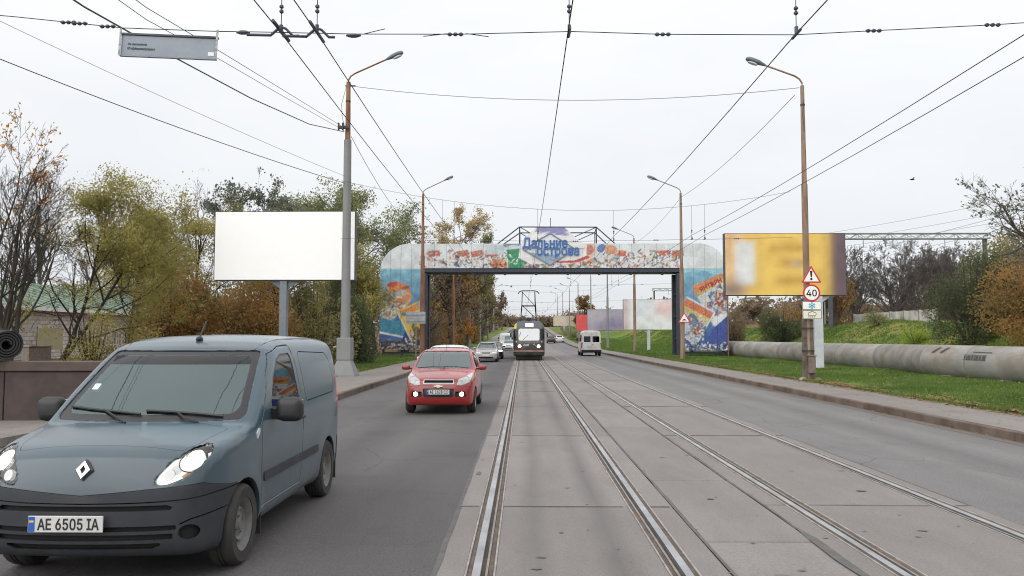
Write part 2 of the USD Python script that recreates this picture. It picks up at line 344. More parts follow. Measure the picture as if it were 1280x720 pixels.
def road_mat(name, c, c2, stain, seed, tracks=None, crack=0.0):
    """asphalt: drifting tone, coarse grain, stains, optional tyre-polished tracks (from x, to x) and fine cracks"""
    N = {'g': ('geometry', {}), 'mp': ('mapping', {'scale': (1.0, 0.18, 1.0), 'location': (seed, 0, 0)}), 'n': ('noise_texture', {'scale': 0.9, 'detail': 7.0, 'roughness': 0.62}), 'r': ('rgb_ramp', {'ramp': [(0.3, c), (0.7, c2)]}),
        'n2': ('noise_texture', {'scale': 48.0, 'detail': 5.0, 'roughness': 0.85}), 'r2': ('rgb_ramp', {'ramp': [(0.30, (0.45, 0.45, 0.45)), (0.5, (1, 1, 1)), (0.70, (1.75, 1.7, 1.65))]}),
        'm': ('mix_color', {'blend_type': 'multiply', 'fac': 0.85, 'use_clamp': False}), 'n3': ('noise_texture', {'scale': 0.55, 'detail': 6.0, 'roughness': 0.72}), 'mr': ('map_range', {'from_min': 0.52, 'from_max': 0.70, 'to_min': 0.0, 'to_max': 0.65, 'clamp': True}),
        'ms': ('mix_color', {'b': stain}), 'n4': ('noise_texture', {'scale': 90.0, 'detail': 3.0}), 'b': ('bump', {'strength': 0.6, 'distance': 0.006}), 'p': ('principled_bsdf', {'roughness': 0.78, 'specular_ior_level': 0.45})}
    L = [('g.position', 'mp.vector'), ('mp.vector', 'n.vector'), ('n.fac', 'r.fac'), ('g.position', 'n2.vector'), ('n2.fac', 'r2.fac'), ('r.color', 'm.a'), ('r2.color', 'm.b'), ('g.position', 'n3.vector'), ('n3.fac', 'mr.value'),
         ('mr.result', 'ms.fac'), ('m.result', 'ms.a'), ('g.position', 'n4.vector'), ('n4.fac', 'b.height'), ('b.normal', 'p.normal')]
    col = 'ms.result'
    if tracks:
        x0, x1 = tracks
        N.update(sep=('separate_xyz', {}), tm=('map_range', {'from_min': x0, 'from_max': x1, 'to_min': 0.0, 'to_max': 1.0, 'clamp': True}), tw=('noise_texture', {'scale': 0.7, 'detail': 3.0}), ta=('math', {'math_type': 'multiply_add', 'value2': 0.10}),
            tr=('rgb_ramp', {'ramp': [(0, (1, 1, 1)), (.22, (1.0, 1.0, 1.0)), (.30, (1.16, 1.15, 1.14)), (.40, (1.0, 1.0, 1.0)), (.52, (.80, .80, .80)), (.64, (1.0, 1.0, 1.0)), (.74, (1.16, 1.15, 1.14)), (.84, (1, 1, 1)), (1, (.9, .89, .88))]}), tx=('mix_color', {'blend_type': 'multiply', 'fac': 1.0, 'use_clamp': False, 'use_clamp_result': False}))
        L += [('g.position', 'sep.vector'), ('sep.x', 'tm.value'), ('mp.vector', 'tw.vector'), ('tw.fac', 'ta.value1'), ('tm.result', 'ta.value3'), ('ta.value', 'tr.fac'), (col, 'tx.a'), ('tr.color', 'tx.b')]; col = 'tx.result'
    if crack:
        N.update(cm=('mapping', {'scale': (.42, .24, 1.0), 'location': (seed, seed, 0)}), cn=('noise_texture', {'scale': 1.3, 'detail': 5.0, 'roughness': .65}), cmix=('mix_color', {'fac': .14, 'blend_type': 'linear_light', 'use_clamp': False, 'use_clamp_result': False}), v=('voronoi_texture', {'feature': 'distance_to_edge', 'scale': 1.0}),
            cr=('map_range', {'from_min': 0.0, 'from_max': 0.006, 'to_min': 1.0, 'to_max': 0.0, 'clamp': True}), cq=('noise_texture', {'scale': .45, 'detail': 3.0}), cqr=('map_range', {'from_min': .46, 'from_max': .56, 'to_min': 0.0, 'to_max': crack, 'clamp': True}), cmul=('math', {'math_type': 'multiply'}), cx=('mix_color', {'b': (.03, .028, .028)}))
        L += [('g.position', 'cm.vector'), ('cm.vector', 'cn.vector'), ('cm.vector', 'cmix.a'), ('cn.color', 'cmix.b'), ('cmix.result', 'v.vector'), ('v.distance', 'cr.value'), ('g.position', 'cq.vector'), ('cq.fac', 'cqr.value'), ('cr.result', 'cmul.value1'), ('cqr.result', 'cmul.value2'), ('cmul.value', 'cx.fac'), (col, 'cx.a')]; col = 'cx.result'
    L.append((col, 'p.base_color'))
    return usdkit.material(stage, '/World/Looks/' + name, N, L, surface='p.BSDF')
asphalt_l = road_mat('dark_asphalt', (0.070, 0.067, 0.068), (0.094, 0.088, 0.088), (0.048, 0.046, 0.048), 3.0, (-4.2, -1.0), 0.75)
asphalt_r = road_mat('worn_asphalt', (0.122, 0.116, 0.116), (0.152, 0.145, 0.145), (0.10, 0.095, 0.096), 11.0, (5.2, 8.3), 0.7)
walk_mat = road_mat('pavement_asphalt', (0.20, 0.180, 0.165), (0.155, 0.138, 0.125), (0.115, 0.098, 0.082), 21.0, None, 0.6)
far = yline(-12, 470)
solo('road_left', strip(-5.26, -0.66, far, -0.012, 0.0, 3), asphalt_l, kind='structure')
solo('road_right', strip(4.71, 8.45, far, 0.0, -0.012, 3), asphalt_r, kind='structure')
solo('pavement_left', strip(-7.62, -5.40, far, 0.155, 0.15, 2), walk_mat, kind='structure')
solo('pavement_right', strip(8.58, 10.42, far, 0.15, 0.155, 2), walk_mat, kind='structure')
solo('pavement_forecourt', (np.array([[-17, 4, .20], [-7.6, 4, .17], [-7.6, 14.2, .17], [-17, 14.2, .20], [-17, 4, .30], [-7.6, 4, .30], [-7.6, 14.2, .30], [-17, 14.2, .30]], float) + [0, 0, 0], np.array([[4, 5, 6, 7], [0, 1, 5, 4], [1, 2, 6, 5], [2, 3, 7, 6]])), walk_mat, kind='structure')
# dirt along the right-hand gutter
dirt_mat = road_mat('gutter_dirt', (0.085, 0.068, 0.055), (0.135, 0.115, 0.098), (0.06, 0.05, 0.042), 31.0)
solo('gutter_dirt', strip(8.17, 8.45, far, -0.0065, -0.0075, 2), dirt_mat, kind='structure')
kerb_mat = mat('kerb_stone', lin(112, 98, 88), lin(92, 78, 68), rough=0.9, scale=1.4, coord='geo.position', dirt=lin(72, 58, 48), dscale=.7, dlo=0.42, dhi=0.75)
for nm, ua, ub in (('kerb_left', -5.40, -5.26), ('kerb_right', 8.45, 8.58)):
    k = thing(nm, None, None, kind='structure')
    y = 2.0; rng = random.Random(4)
    while y < 74:
        ln = 2.0 if y < 40 else 4.0
        dz = rng.uniform(-0.008, 0.006); du = rng.uniform(-0.006, 0.006)
        v, f = meshkit.arrays(cbox(ua + du, ub + du, y + 0.008, y + ln - 0.008, -0.1, 0.155 + dz, 0.018))[:2]
        part(k, 'kerb_stone', (v, f), kerb_mat); y += ln
    part(k, 'far_kerb', sweep_box(ua, ub, yline(y, 470), -0.1, 0.155), kerb_mat)

# tram bed: concrete slabs six metres long with rail troughs, a row of plates between the tracks
slab_mats = []
for q, (c, c2) in enumerate([((0.210, 0.193, 0.184), (0.155, 0.142, 0.135)), ((0.222, 0.204, 0.195), (0.166, 0.152, 0.145)), ((0.198, 0.182, 0.173), (0.150, 0.137, 0.131))]):
    slab_mats.append(usdkit.material(stage, f'/World/Looks/tram_slab_concrete_{q}', {
        'g': ('geometry', {}), 'mp': ('mapping', {'scale': (1.0, 0.3, 1.0), 'location': (7.0 * q, 0, 0)}), 'n': ('noise_texture', {'scale': 1.6, 'detail': 8.0, 'roughness': 0.65}), 'r': ('rgb_ramp', {'ramp': [(0.3, c), (0.72, c2)]}),
        'n2': ('noise_texture', {'scale': 42.0, 'detail': 5.0, 'roughness': 0.85}), 'r2': ('rgb_ramp', {'ramp': [(0.30, (0.6, 0.6, 0.6)), (0.48, (1, 1, 1)), (0.72, (1.4, 1.38, 1.36))]}), 'm': ('mix_color', {'blend_type': 'multiply', 'fac': 0.7, 'use_clamp': False}),
        'sep': ('separate_xyz', {}), 'nw': ('noise_texture', {'scale': 0.8, 'detail': 4.0}), 'wob': ('math', {'math_type': 'multiply_add', 'value2': 0.22, 'value3': -0.11}), 'xx': ('math', {'math_type': 'add'}),
        # two dark bands of oil and tread dirt down the middle of the near track
        'bands': ('rgb_ramp', {'ramp': [(0.0, (0, 0, 0)), (0.38, (0, 0, 0)), (0.425, (.55, .55, .55)), (0.47, (.1, .1, .1)), (0.55, (.12, .12, .12)), (0.60, (.62, .62, .62)), (0.655, (0, 0, 0)), (0.8, (0, 0, 0)), (1.0, (0, 0, 0))]}),
        'mr': ('map_range', {'from_min': -1.5, 'from_max': 2.3, 'to_min': 0.0, 'to_max': 1.0, 'clamp': True}), 'nb': ('noise_texture', {'scale': 1.1, 'detail': 5.0}), 'bm': ('math', {'math_type': 'multiply'}), 'nbr': ('map_range', {'from_min': 0.2, 'from_max': 0.6, 'to_min': 0.4, 'to_max': 1.0, 'clamp': True}),
        'oil': ('mix_color', {'b': (0.075, 0.072, 0.07)}), 'n3': ('noise_texture', {'scale': 3.3, 'detail': 5.0, 'roughness': 0.7}), 'sr': ('map_range', {'from_min': 0.64, 'from_max': 0.72, 'to_min': 0.0, 'to_max': 0.5, 'clamp': True}), 'st': ('mix_color', {'b': (0.095, 0.086, 0.078)}),
        'n4': ('noise_texture', {'scale': 60.0, 'detail': 4.0}), 'b': ('bump', {'strength': 0.4, 'distance': 0.006}), 'p': ('principled_bsdf', {'roughness': 0.8, 'specular_ior_level': 0.4})},
        [('g.position', 'mp.vector'), ('mp.vector', 'n.vector'), ('n.fac', 'r.fac'), ('g.position', 'n2.vector'), ('n2.fac', 'r2.fac'), ('r.color', 'm.a'), ('r2.color', 'm.b'), ('g.position', 'sep.vector'), ('mp.vector', 'nw.vector'), ('nw.fac', 'wob.value1'),
         ('sep.x', 'xx.value1'), ('wob.value', 'xx.value2'), ('xx.value', 'mr.value'), ('mr.result', 'bands.fac'), ('mp.vector', 'nb.vector'), ('nb.fac', 'nbr.value'), ('bands.color', 'bm.value1'), ('nbr.result', 'bm.value2'), ('bm.value', 'oil.fac'), ('m.result', 'oil.a'),
         ('g.position', 'n3.vector'), ('n3.fac', 'sr.value'), ('sr.result', 'st.fac'), ('oil.result', 'st.a'), ('st.result', 'p.base_color'), ('g.position', 'n4.vector'), ('n4.fac', 'b.height'), ('b.normal', 'p.normal')], surface='p.BSDF'))
bed = thing('tram_bed', None, None, kind='structure')
TROUGH = [(-0.43, -0.215), (1.105, 1.32), (2.78, 2.995), (4.315, 4.53)]
LANES = {'track_slab': [[(-0.67, TROUGH[0][0]), (TROUGH[0][1], TROUGH[1][0]), (TROUGH[1][1], 1.565)], [(2.545, TROUGH[2][0]), (TROUGH[2][1], TROUGH[3][0]), (TROUGH[3][1], 4.72)]]}
rng = random.Random(11)
def chamfer_slab(u0, u1, y0, y1, z1):
    c = 0.012
    m = m3.Manifold.hull_points(np.array([(u, y, z) for u, y, z in [(u0, y0, -0.25), (u1, y0, -0.25), (u0, y1, -0.25), (u1, y1, -0.25), (u0, y0, z1 - c), (u1, y0, z1 - c), (u0, y1, z1 - c), (u1, y1, z1 - c),
        (u0 + c, y0 + c, z1), (u1 - c, y0 + c, z1), (u0 + c, y1 - c, z1), (u1 - c, y1 - c, z1)]], float))
    v, f, _ = meshkit.arrays(m); v[:, 2] += zr(v[:, 1]); return v, f
for t_i, lanes in enumerate(LANES['track_slab']):
    y = 2.5 if t_i == 0 else 2.6
    while y < 116:
        dz = rng.uniform(-0.004, 0.003)
        part(bed, 'track_slab', cat([chamfer_slab(a, b, y + 0.009, y + 5.991 + (0.005 if t_i else 0), dz) for a, b in lanes]), slab_mats[rng.randrange(3)])
        y += 6.0
    for a, b in lanes:
        part(bed, 'far_track_slab', strip(a, b, yline(y, 470), 0.0), slab_mats[0])
        part(bed, 'near_track_slab', strip(a, b, [-12, 2.5], 0.0), slab_mats[t_i])
y = 1.2
while y < 116:
    ln = rng.choice([2.95, 5.9])
    part(bed, 'middle_plate', chamfer_slab(1.585, 2.525, y + 0.01, y + ln - 0.01, rng.uniform(-0.006, 0.004)), slab_mats[rng.randrange(3)]); y += ln
part(bed, 'far_middle_plate', strip(1.585, 2.525, yline(y, 470), 0.0), slab_mats[1])
part(bed, 'near_middle_plate', strip(1.585, 2.525, [-12, 1.2], 0.0), slab_mats[1])
grit = mat('trough_grit', (0.07, 0.055, 0.043), (0.12, 0.098, 0.08), rough=0.95, scale=5, coord='geo.position', dirt=(0.16, 0.09, 0.045), dscale=2.5, dlo=0.55, dhi=0.7)
part(bed, 'trough_floor', strip(-0.7, 4.75, far, -0.035), grit)
tar = mat('tar_seal', (0.075, 0.071, 0.070), (0.115, 0.108, 0.104), rough=0.8, scale=6)
def wobble_strip(u, y0, y1, w, seed, z=0.006):
    ya = np.arange(y0, y1, 0.22); r = np.random.default_rng(seed)
    ww = w * (0.6 + 0.8 * meshkit.noise(np.stack([ya * 0.9, 0 * ya, 0 * ya], -1), seed)) * np.clip(np.minimum(ya - y0, y1 - ya) / 0.5, 0.15, 1)
    uu = u + 0.016 * (meshkit.noise(np.stack([ya * 1.7, 0 * ya, 0 * ya + 5], -1), seed) - 0.5)
    v = np.concatenate([np.stack([uu - ww, ya, zr(ya) + z], -1), np.stack([uu + ww, ya, zr(ya) + z], -1)])
    n = len(ya); k = np.arange(n - 1)
    return v, np.vstack([np.stack([k, n + k, n + k + 1], 1), np.stack([k, n + k + 1, k + 1], 1)])
part(bed, 'tar_seam', wobble_strip(1.575, 3, 60, 0.015, 1), tar)
part(bed, 'tar_seam', wobble_strip(2.535, 5.0, 7.7, 0.034, 2), tar)
part(bed, 'tar_seam', wobble_strip(2.535, 7.7, 70, 0.018, 3), tar)
part(bed, 'tar_seam', wobble_strip(-0.665, 3, 60, 0.018, 5, 0.004), tar)
def across_strip(y, u0, u1, w, seed, z=.0052):
    ua = np.arange(u0, u1, .05); q = lambda s: meshkit.noise(np.stack([ua * 2.3, 0 * ua + y, 0 * ua + s], -1), seed)
    ww = w * (.25 + 1.3 * q(1)); yy = y + .02 * (q(5) - .5); n = len(ua); k = np.arange(n - 1)
    v = np.concatenate([np.stack([ua, yy + ww, 0 * ua + z], -1), np.stack([ua, yy - ww, 0 * ua + z], -1)])
    return v, np.vstack([np.stack([k, n + k, n + k + 1], 1), np.stack([k, n + k + 1, k + 1], 1)])
joint_m = mat('joint_grime', (0.055, 0.049, 0.044), (0.10, 0.09, 0.082), rough=0.95, scale=8)
for t_i, y0 in ((0, 2.5), (1, 2.6)):
    for k in range(1, 9):
        for a, b in LANES['track_slab'][t_i]: part(bed, 'joint_grime', across_strip(y0 + 6 * k, a + .01, b - .01, .013 + .0006 * k * 6, 40 + k), joint_m)
prg = np.random.default_rng(91); PV, PF = [], []
for k in range(230):
    u = prg.uniform(-.6, 4.6); y = 4.5 * (34 / 4.5) ** prg.random()
    if any(a - .05 < u < b + .05 for a, b in TROUGH): continue
    r = .005 + .02 * prg.random() ** 2.5 * (1 + y * .02); a = np.linspace(0, 2 * np.pi, 9, endpoint=False); rr = r * prg.uniform(.4, 1.4, 9); PF.append(np.stack([np.zeros(9, int), 1 + np.arange(9), 1 + (np.arange(9) + 1) % 9], 1) + 10 * len(PV))
    PV.append(np.vstack([[u, y, .0062], np.stack([u + rr * np.cos(a) * prg.uniform(.6, 2.2), y + rr * np.sin(a), 0 * a + .0062], 1)]))
part(bed, 'chipped_pits', (np.vstack(PV), np.vstack(PF)), mat('pit_dirt', (0.10, 0.09, 0.083), (0.15, 0.138, 0.13), rough=.95, scale=3, coord='geo.position'), kind='stuff')
for cx_, cy_, rx_, ry_, sd in ((1.92, 6.05, 0.075, 0.085, 1), (2.05, 8.9, 0.05, 0.03, 3), (-0.57, 10.5, 0.03, 0.12, 6), (3.9, 9.4, 0.06, 0.03, 8)):
    a = np.linspace(0, 2 * np.pi, 22, endpoint=False); rr = 0.45 + 1.1 * meshkit.noise(np.stack([np.cos(a) * 1.9 + 3, np.sin(a) * 1.9 + 3, 0 * a + sd], -1), sd)
    v = np.vstack([[cx_, cy_, 0.0075], np.stack([cx_ + rx_ * rr * np.cos(a), cy_ + ry_ * rr * np.sin(a), 0 * a + 0.0075], 1)]); k = np.arange(22)
    part(bed, 'tar_patch', (v, np.stack([0 * k, 1 + k, 1 + (k + 1) % 22], 1)), mat('tar_patch', (0.10, 0.094, 0.09), (0.13, 0.122, 0.118), rough=0.8))
# rails: polished head, groove, guard rail, steel angles that hold the concrete edges
rail_steel = mat('polished_rail', (0.44, 0.445, 0.46), (0.30, 0.30, 0.31), rough=0.38, metal=0.85, scale=2.0, coord='geo.position', dirt=(0.2, 0.16, 0.13), dscale=0.5, dlo=0.58, dhi=0.78)
guard_steel = mat('guard_rail_steel', (0.30, 0.285, 0.28), (0.2, 0.17, 0.15), rough=0.5, metal=0.6, scale=6, coord='geo.position')
angle_steel = mat('edge_angle_steel', (0.36, 0.335, 0.315), (0.22, 0.19, 0.17), rough=0.6, metal=0.2, scale=6, coord='geo.position')
track = thing('tram_track', None, None, kind='structure')
for k, (a, b) in enumerate(TROUGH):
    head, s = ((a + 0.078, 1), (b - 0.078, -1), (a + 0.078, 1), (b - 0.078, -1))[k]
    r = sub(track, 'rail')
    part(r, 'rail_head', sweep_box(head - 0.031, head + 0.031, far, -0.05, 0.003), rail_steel)
    g = head + s * 0.078
    part(r, 'guard_rail', sweep_box(g - 0.009, g + 0.009, far, -0.05, -0.001), guard_steel)
    part(r, 'edge_angle', sweep_box(a - 0.008, a + 0.007, far, -0.05, 0.0045), angle_steel)
    part(r, 'edge_angle', sweep_box(b - 0.007, b + 0.008, far, -0.05, 0.0045), angle_steel)
    part(r, 'packed_grit', strip(min(head - s * 0.04, a + 0.01) if s > 0 else b - 0.05, (a + 0.046) if s > 0 else b - 0.008, far, -0.006), grit)
    part(r, 'packed_grit', strip(*sorted((g + s * 0.012, (b if s > 0 else a) - s * 0.008)), far, -0.008), grit)

# ------------------------------------------------------------------ vehicles: rounded bodies from three profiles, panels cut out of the shell
def surface_nets(F, o, h):
    """a closed quad mesh round the region where F < 0"""
    S = F < 0
    c = [(a, b, d) for a in (0, 1) for b in (0, 1) for d in (0, 1)]
    sl = lambda q: tuple(slice(k, k + n - 1) for k, n in zip(q, F.shape))
    some, every = S[sl((0, 0, 0))].copy(), S[sl((0, 0, 0))].copy()
    for a in c[1:]: some |= S[sl(a)]; every &= S[sl(a)]
    on = some & ~every
    idx = np.full(on.shape, -1); idx[on] = np.arange(on.sum())
    cell = np.argwhere(on); V8 = {a: F[tuple((cell + a).T)] for a in c}
    P = np.zeros((len(cell), 3)); N = np.zeros(len(cell))
    for a in c:
        for ax in range(3):
            if a[ax]: continue
            e = list(a); e[ax] = 1
            fa, fb = V8[a], V8[tuple(e)]
            m = (fa < 0) != (fb < 0)
            t = np.where(m, fa / np.where(m, fa - fb, 1), 0)
            for k in range(3): P[:, k] += np.where(m, a[k] + (t if k == ax else 0), 0)
            N += m
    V = (cell + P / N[:, None]) * h + o
    Q = []
    for ax in range(3):
        u, v = (ax + 1) % 3, (ax + 2) % 3
        a = [slice(1, -1)] * 3; a[ax] = slice(0, -1); b = list(a); b[ax] = slice(1, None)
        sa, sb = S[tuple(a)], S[tuple(b)]
        e = np.argwhere(sa != sb)
        flip = sa[tuple(e.T)]
        base = e.copy(); base[:, u] += 1; base[:, v] += 1
        g = lambda du, dv: idx[tuple((base - np.eye(3, dtype=int)[u] * du - np.eye(3, dtype=int)[v] * dv).T)]
        q = np.stack([g(1, 1), g(0, 1), g(0, 0), g(1, 0)], 1)
        q[~flip] = q[~flip][:, ::-1]
        Q.append(q)
    Q = np.vstack(Q)
    return V, np.vstack([Q[:, [0, 1, 2]], Q[:, [0, 2, 3]]])
class Field2D:
    """distance to a polygon on a fine grid, its corners softened"""
    def __init__(s, poly, soften=0.03, step=0.012, pad=0.35):
        p = np.asarray(poly, float); s.lo = p.min(0) - pad; s.step = step
        n = np.ceil((p.max(0) + pad - s.lo) / step).astype(int) + 1
        g = np.stack(np.meshgrid(*[s.lo[k] + np.arange(n[k]) * step for k in range(2)], indexing='ij'), -1)
        d = np.full(g.shape[:2], 1e9); w = np.zeros(g.shape[:2], bool)
        for a, b in zip(p, np.roll(p, -1, 0)):
            ab, ap = b - a, g - a
            t = np.clip((ap @ ab) / max(ab @ ab, 1e-12), 0, 1)
            d = np.minimum(d, np.linalg.norm(ap - t[..., None] * ab, axis=-1))
            cross = ((a[1] > g[..., 1]) != (b[1] > g[..., 1]))
            w ^= cross & (g[..., 0] < ab[0] * (g[..., 1] - a[1]) / (ab[1] if abs(ab[1]) > 1e-12 else 1e-12) + a[0])
        s.d = ndimage.gaussian_filter(np.where(w, -d, d), soften / step)
    def __call__(s, x, y):
        return ndimage.map_coordinates(s.d, [(x - s.lo[0]) / s.step, (y - s.lo[1]) / s.step], order=1, mode='nearest')
def smax(a, b, k):
    h = np.maximum(k - np.abs(a - b), 0) / k
    return np.maximum(a, b) + h * h * k * 0.25
def half(p): return p + [(x, -y) for x, y in p[::-1]]
def half_f(p): return p + [(-y, z) for y, z in p[::-1]]
class Body:
    def __init__(s, side, plan, front, k=0.10, k2=0.06, h=0.035, bow=0.14, bow_to=(1.6, 2.7), crown=0.05, bulges=(), soften=0.035, bow_rear=0.0):
        s.L = max(p[0] for p in side); s.H = max(p[1] for p in side); s.W = max(p[1] for p in plan)
        s.fs, s.fp, s.ff = Field2D(side, soften), Field2D(half(plan), 0.05), Field2D(half_f(front), 0.03)
        s.k, s.k2, s.bow, s.bow_to, s.crown, s.bulges, s.bow_rear = k, k2, bow, bow_to, crown, bulges, bow_rear
        o = np.array([-0.12, -s.W - 0.12, 0.0]); n = np.ceil((np.array([s.L + 0.24, 2 * s.W + 0.24, s.H + 0.2])) / h).astype(int)
        g = np.meshgrid(*[o[q] + np.arange(n[q] + 1) * h for q in range(3)], indexing='ij')
        s.o, s.h, s.F, s.memo = o, h, s.f(*g), {}
    def f(s, x, y, z):
        bow = s.bow * (1 - sstep((x - s.bow_to[0]) / (s.bow_to[1] - s.bow_to[0]))) - s.bow_rear * sstep((x - s.L + 1.2) / 1.0)
        a = s.fs(x - bow * (y / s.W) ** 2, z + s.crown * (y / s.W) ** 2)
        b, c = s.fp(x, y), s.ff(y, z)
        for bx, bz, br, amt in s.bulges:
            c = c - amt * np.exp(-((np.hypot(x - bx, z - bz) - br) / 0.09) ** 2) * sstep((np.abs(y) - 0.5) / 0.2)
        return smax(smax(a, b, s.k), c, s.k2)
    def front_x(s, y, z):
        x = np.arange(-.1, 2.6, .004); return float(x[np.argmax(s.f(x, np.full_like(x, y), np.full_like(x, z)) < 0)])
    def top_z(s, x, y):
        z = np.arange(s.H + .1, .2, -.004); return float(z[np.argmax(s.f(np.full_like(z, x), np.full_like(z, y), z) < 0)])
    def at(s, level):
        if level not in s.memo: s.memo[level] = s.level_set(level)
        return s.memo[level]
    def level_set(s, level):
        V, T = surface_nets(s.F - level, s.o, s.h)
        for _ in range(2 if s.h < .034 else 1):
            e = 0.006
            f0 = s.f(*V.T) - level
            G = np.stack([(s.f(*(V + np.eye(3)[q] * e).T) - s.f(*(V - np.eye(3)[q] * e).T)) / (2 * e) for q in range(3)], 1)
            V = V - np.clip(f0 / np.maximum((G * G).sum(1), 0.3), -0.012, 0.012)[:, None] * G * 0.9
        return man((V, T))
def oval(cx_, cy_, rx_, ry_, n=24, rot=0):
    a = np.linspace(0, 2 * np.pi, n, endpoint=False); p = np.stack([rx_ * np.cos(a), ry_ * np.sin(a)], 1)
    c, s = math.cos(math.radians(rot)), math.sin(math.radians(rot))
    return Polygon(p @ np.array([[c, s], [-s, c]]) + [cx_, cy_])
def rrect(x0, x1, y0, y1, r):
    return sbox(x0 + r, y0 + r, x1 - r, y1 - r).buffer(r, quad_segs=5)

def add_wheel(root, x, y, r, w, rim_r, rim_mat, side, style='steel', cap=None, spokes=5):
    """a wheel whose outer face looks along side * y"""
    wh = sub(root, 'wheel', (x, y, r))
    prof = [(rim_r, -w / 2), (rim_r + 0.012, -w / 2), (r - 0.03, -w / 2 - 0.004), (r - 0.008, -w / 2 + 0.018), (r, -w / 2 + 0.04), (r, -0.022), (r - 0.008, -0.018), (r - 0.008, -0.01), (r, -0.006), (r, 0.006), (r - 0.008, 0.01), (r - 0.008, 0.018), (r, 0.022), (r, w / 2 - 0.04), (r - 0.008, w / 2 - 0.018), (r - 0.03, w / 2 + 0.004), (rim_r + 0.012, w / 2), (rim_r, w / 2), (rim_r - 0.01, 0), (rim_r, -w / 2)]
    part(wh, 'tyre', lathe(prof, 44, 'y'), tyre_mat, 35)
    if style == 'steel':
        d = [(0.0, 0.055), (0.04, 0.055), (0.05, 0.045), (0.095, 0.035), (0.12, 0.05), (rim_r - 0.05, 0.02), (rim_r - 0.03, 0.055), (rim_r + 0.008, 0.085), (rim_r + 0.008, 0.07), (rim_r - 0.02, 0.03), (rim_r - 0.04, 0.0), (0.11, 0.02), (0.0, 0.02), (0.0, 0.055)]
        m = man(lathe([(max(a, 0.0005), b) for a, b in d[:-1]] + [(0.0005, 0.055)], 40, 'z'))
        for q in range(10):
            a = 2 * math.pi * q / 10
            m = m - m3.Manifold.cylinder(0.3, 0.018, 0.018, 12).translate([(rim_r - 0.065) * math.cos(a), (rim_r - 0.065) * math.sin(a), -0.1])
        for q in range(4):
            a = 2 * math.pi * q / 4 + 0.4
            m = m + m3.Manifold.cylinder(0.02, 0.011, 0.009, 6).translate([0.07 * math.cos(a), 0.07 * math.sin(a), 0.036])
    else:
        ring = man(lathe([(rim_r + 0.006, 0.085), (rim_r - 0.018, 0.06), (rim_r - 0.03, 0.03), (rim_r - 0.02, 0.0), (rim_r + 0.006, 0.0), (rim_r + 0.006, 0.085)], 36, 'z'))
        m = ring + m3.Manifold.cylinder(0.045, 0.06, 0.05, 20).translate([0, 0, 0.03])
        for q in range(spokes):
            s_ = prism([(0.03, -0.032), (rim_r - 0.01, -0.02), (rim_r - 0.01, 0.02), (0.03, 0.032)], 't', 0.035, 0.06).rotate([0, 0, 360 / spokes * q + 17])
            m = m + s_
        back = man(lathe([(0.0005, 0.012), (rim_r, 0.012), (rim_r, 0.0), (0.0005, 0.0), (0.0005, 0.012)], 30, 'z'))
        part(wh, 'brake_disc', (m3.Manifold.cylinder(0.012, rim_r - 0.01, rim_r - 0.01, 30)).rotate([-90 * side, 0, 0]), mat('brake_dark', (0.03, 0.03, 0.031), rough=0.7))
    m = m.translate([0, 0, w / 2 - 0.085]).rotate([-90 * side, 0, 0])
    part(wh, 'rim', m, rim_mat, 30)
    return wh

def plate_of(root, chars, center, width=0.52, height=0.112, face=-1, tilt=0.0, blue=True, small=None):
    """a number plate facing along face * x with its characters"""
    p = sub(root, 'licence_plate', center)
    part(p, 'plate', cbox(-0.005, 0.005, -width / 2, width / 2, -height / 2, height / 2, 0.003), mat('plate_white', (0.55, 0.55, 0.53), (0.48, 0.48, 0.46), rough=0.4))
    v, f, _ = meshkit.arrays(text(chars, height * 0.66, 0.003, True))
    v = v - (v.max(0) + v.min(0)) / 2; v[:, 0] *= width * 0.82 / np.ptp(v[:, 0])
    off = 0.02 if blue else 0.0
    # text reads along -face*... : seen from -x the reader's right is -y
    v = np.stack([face * (0.0055 + 0.0 * v[:, 2]) + face * (v[:, 2]), face * (v[:, 0] + off), v[:, 1]], 1)
    part(p, 'characters', (v, f), ink)
    if blue:
        y0 = -face * width / 2 * -1
        a, b = sorted((-face * (width / 2 - 0.005), -face * (width / 2 - 0.048)))
        part(p, 'blue_band', box(*sorted((face * 0.0052, face * 0.0075)), a, b, -height / 2 + 0.005, height / 2 - 0.005), mat('plate_blue', (0.02, 0.10, 0.42), rough=0.4))
        part(p, 'flag_yellow', box(*sorted((face * 0.0076, face * 0.0085)), a + 0.006, b - 0.006, 0.012, 0.026), mat('plate_yellow', (0.75, 0.5, 0.04), rough=0.4))
    if blue == 'frame' or small:
        part(p, 'plate_frame', man(box(-0.008, 0.002, -width / 2 - 0.012, width / 2 + 0.012, -height / 2 - 0.014, height / 2 + 0.012)) - man(box(-1, 1, -width / 2 + 0.002, width / 2 - 0.002, -height / 2 + 0.002, height / 2 - 0.002)), black_plastic)
    return p

car_glass = glass('windscreen_glass', (0.66, 0.80, 0.80), 0.01, 1.52, 0.13, (0.86, 0.97, 0.97))
van_screen = glass('dusty_windscreen_glass', (0.62, 0.78, 0.78), 0.03, 1.52, 0.11, (0.80, 0.96, 0.96))
dark_glass = glass('tinted_car_glass', (0.22, 0.25, 0.26), 0.01, 1.5)
trim_black = mat('black_trim', (0.016, 0.016, 0.018), rough=0.35)
cabin = mat('cabin_dark', (0.045, 0.046, 0.05), (0.06, 0.06, 0.062), rough=0.8)
seat_grey = mat('seat_cloth', (0.09, 0.095, 0.10), (0.06, 0.064, 0.07), rough=0.95, scale=20)
under_mat = mat('underbody', (0.014, 0.014, 0.014), rough=0.9)
steel_rim = mat('dark_steel_rim', (0.11, 0.11, 0.112), (0.15, 0.148, 0.145), rough=0.55, dirt=(0.10, 0.085, 0.07), dscale=9)
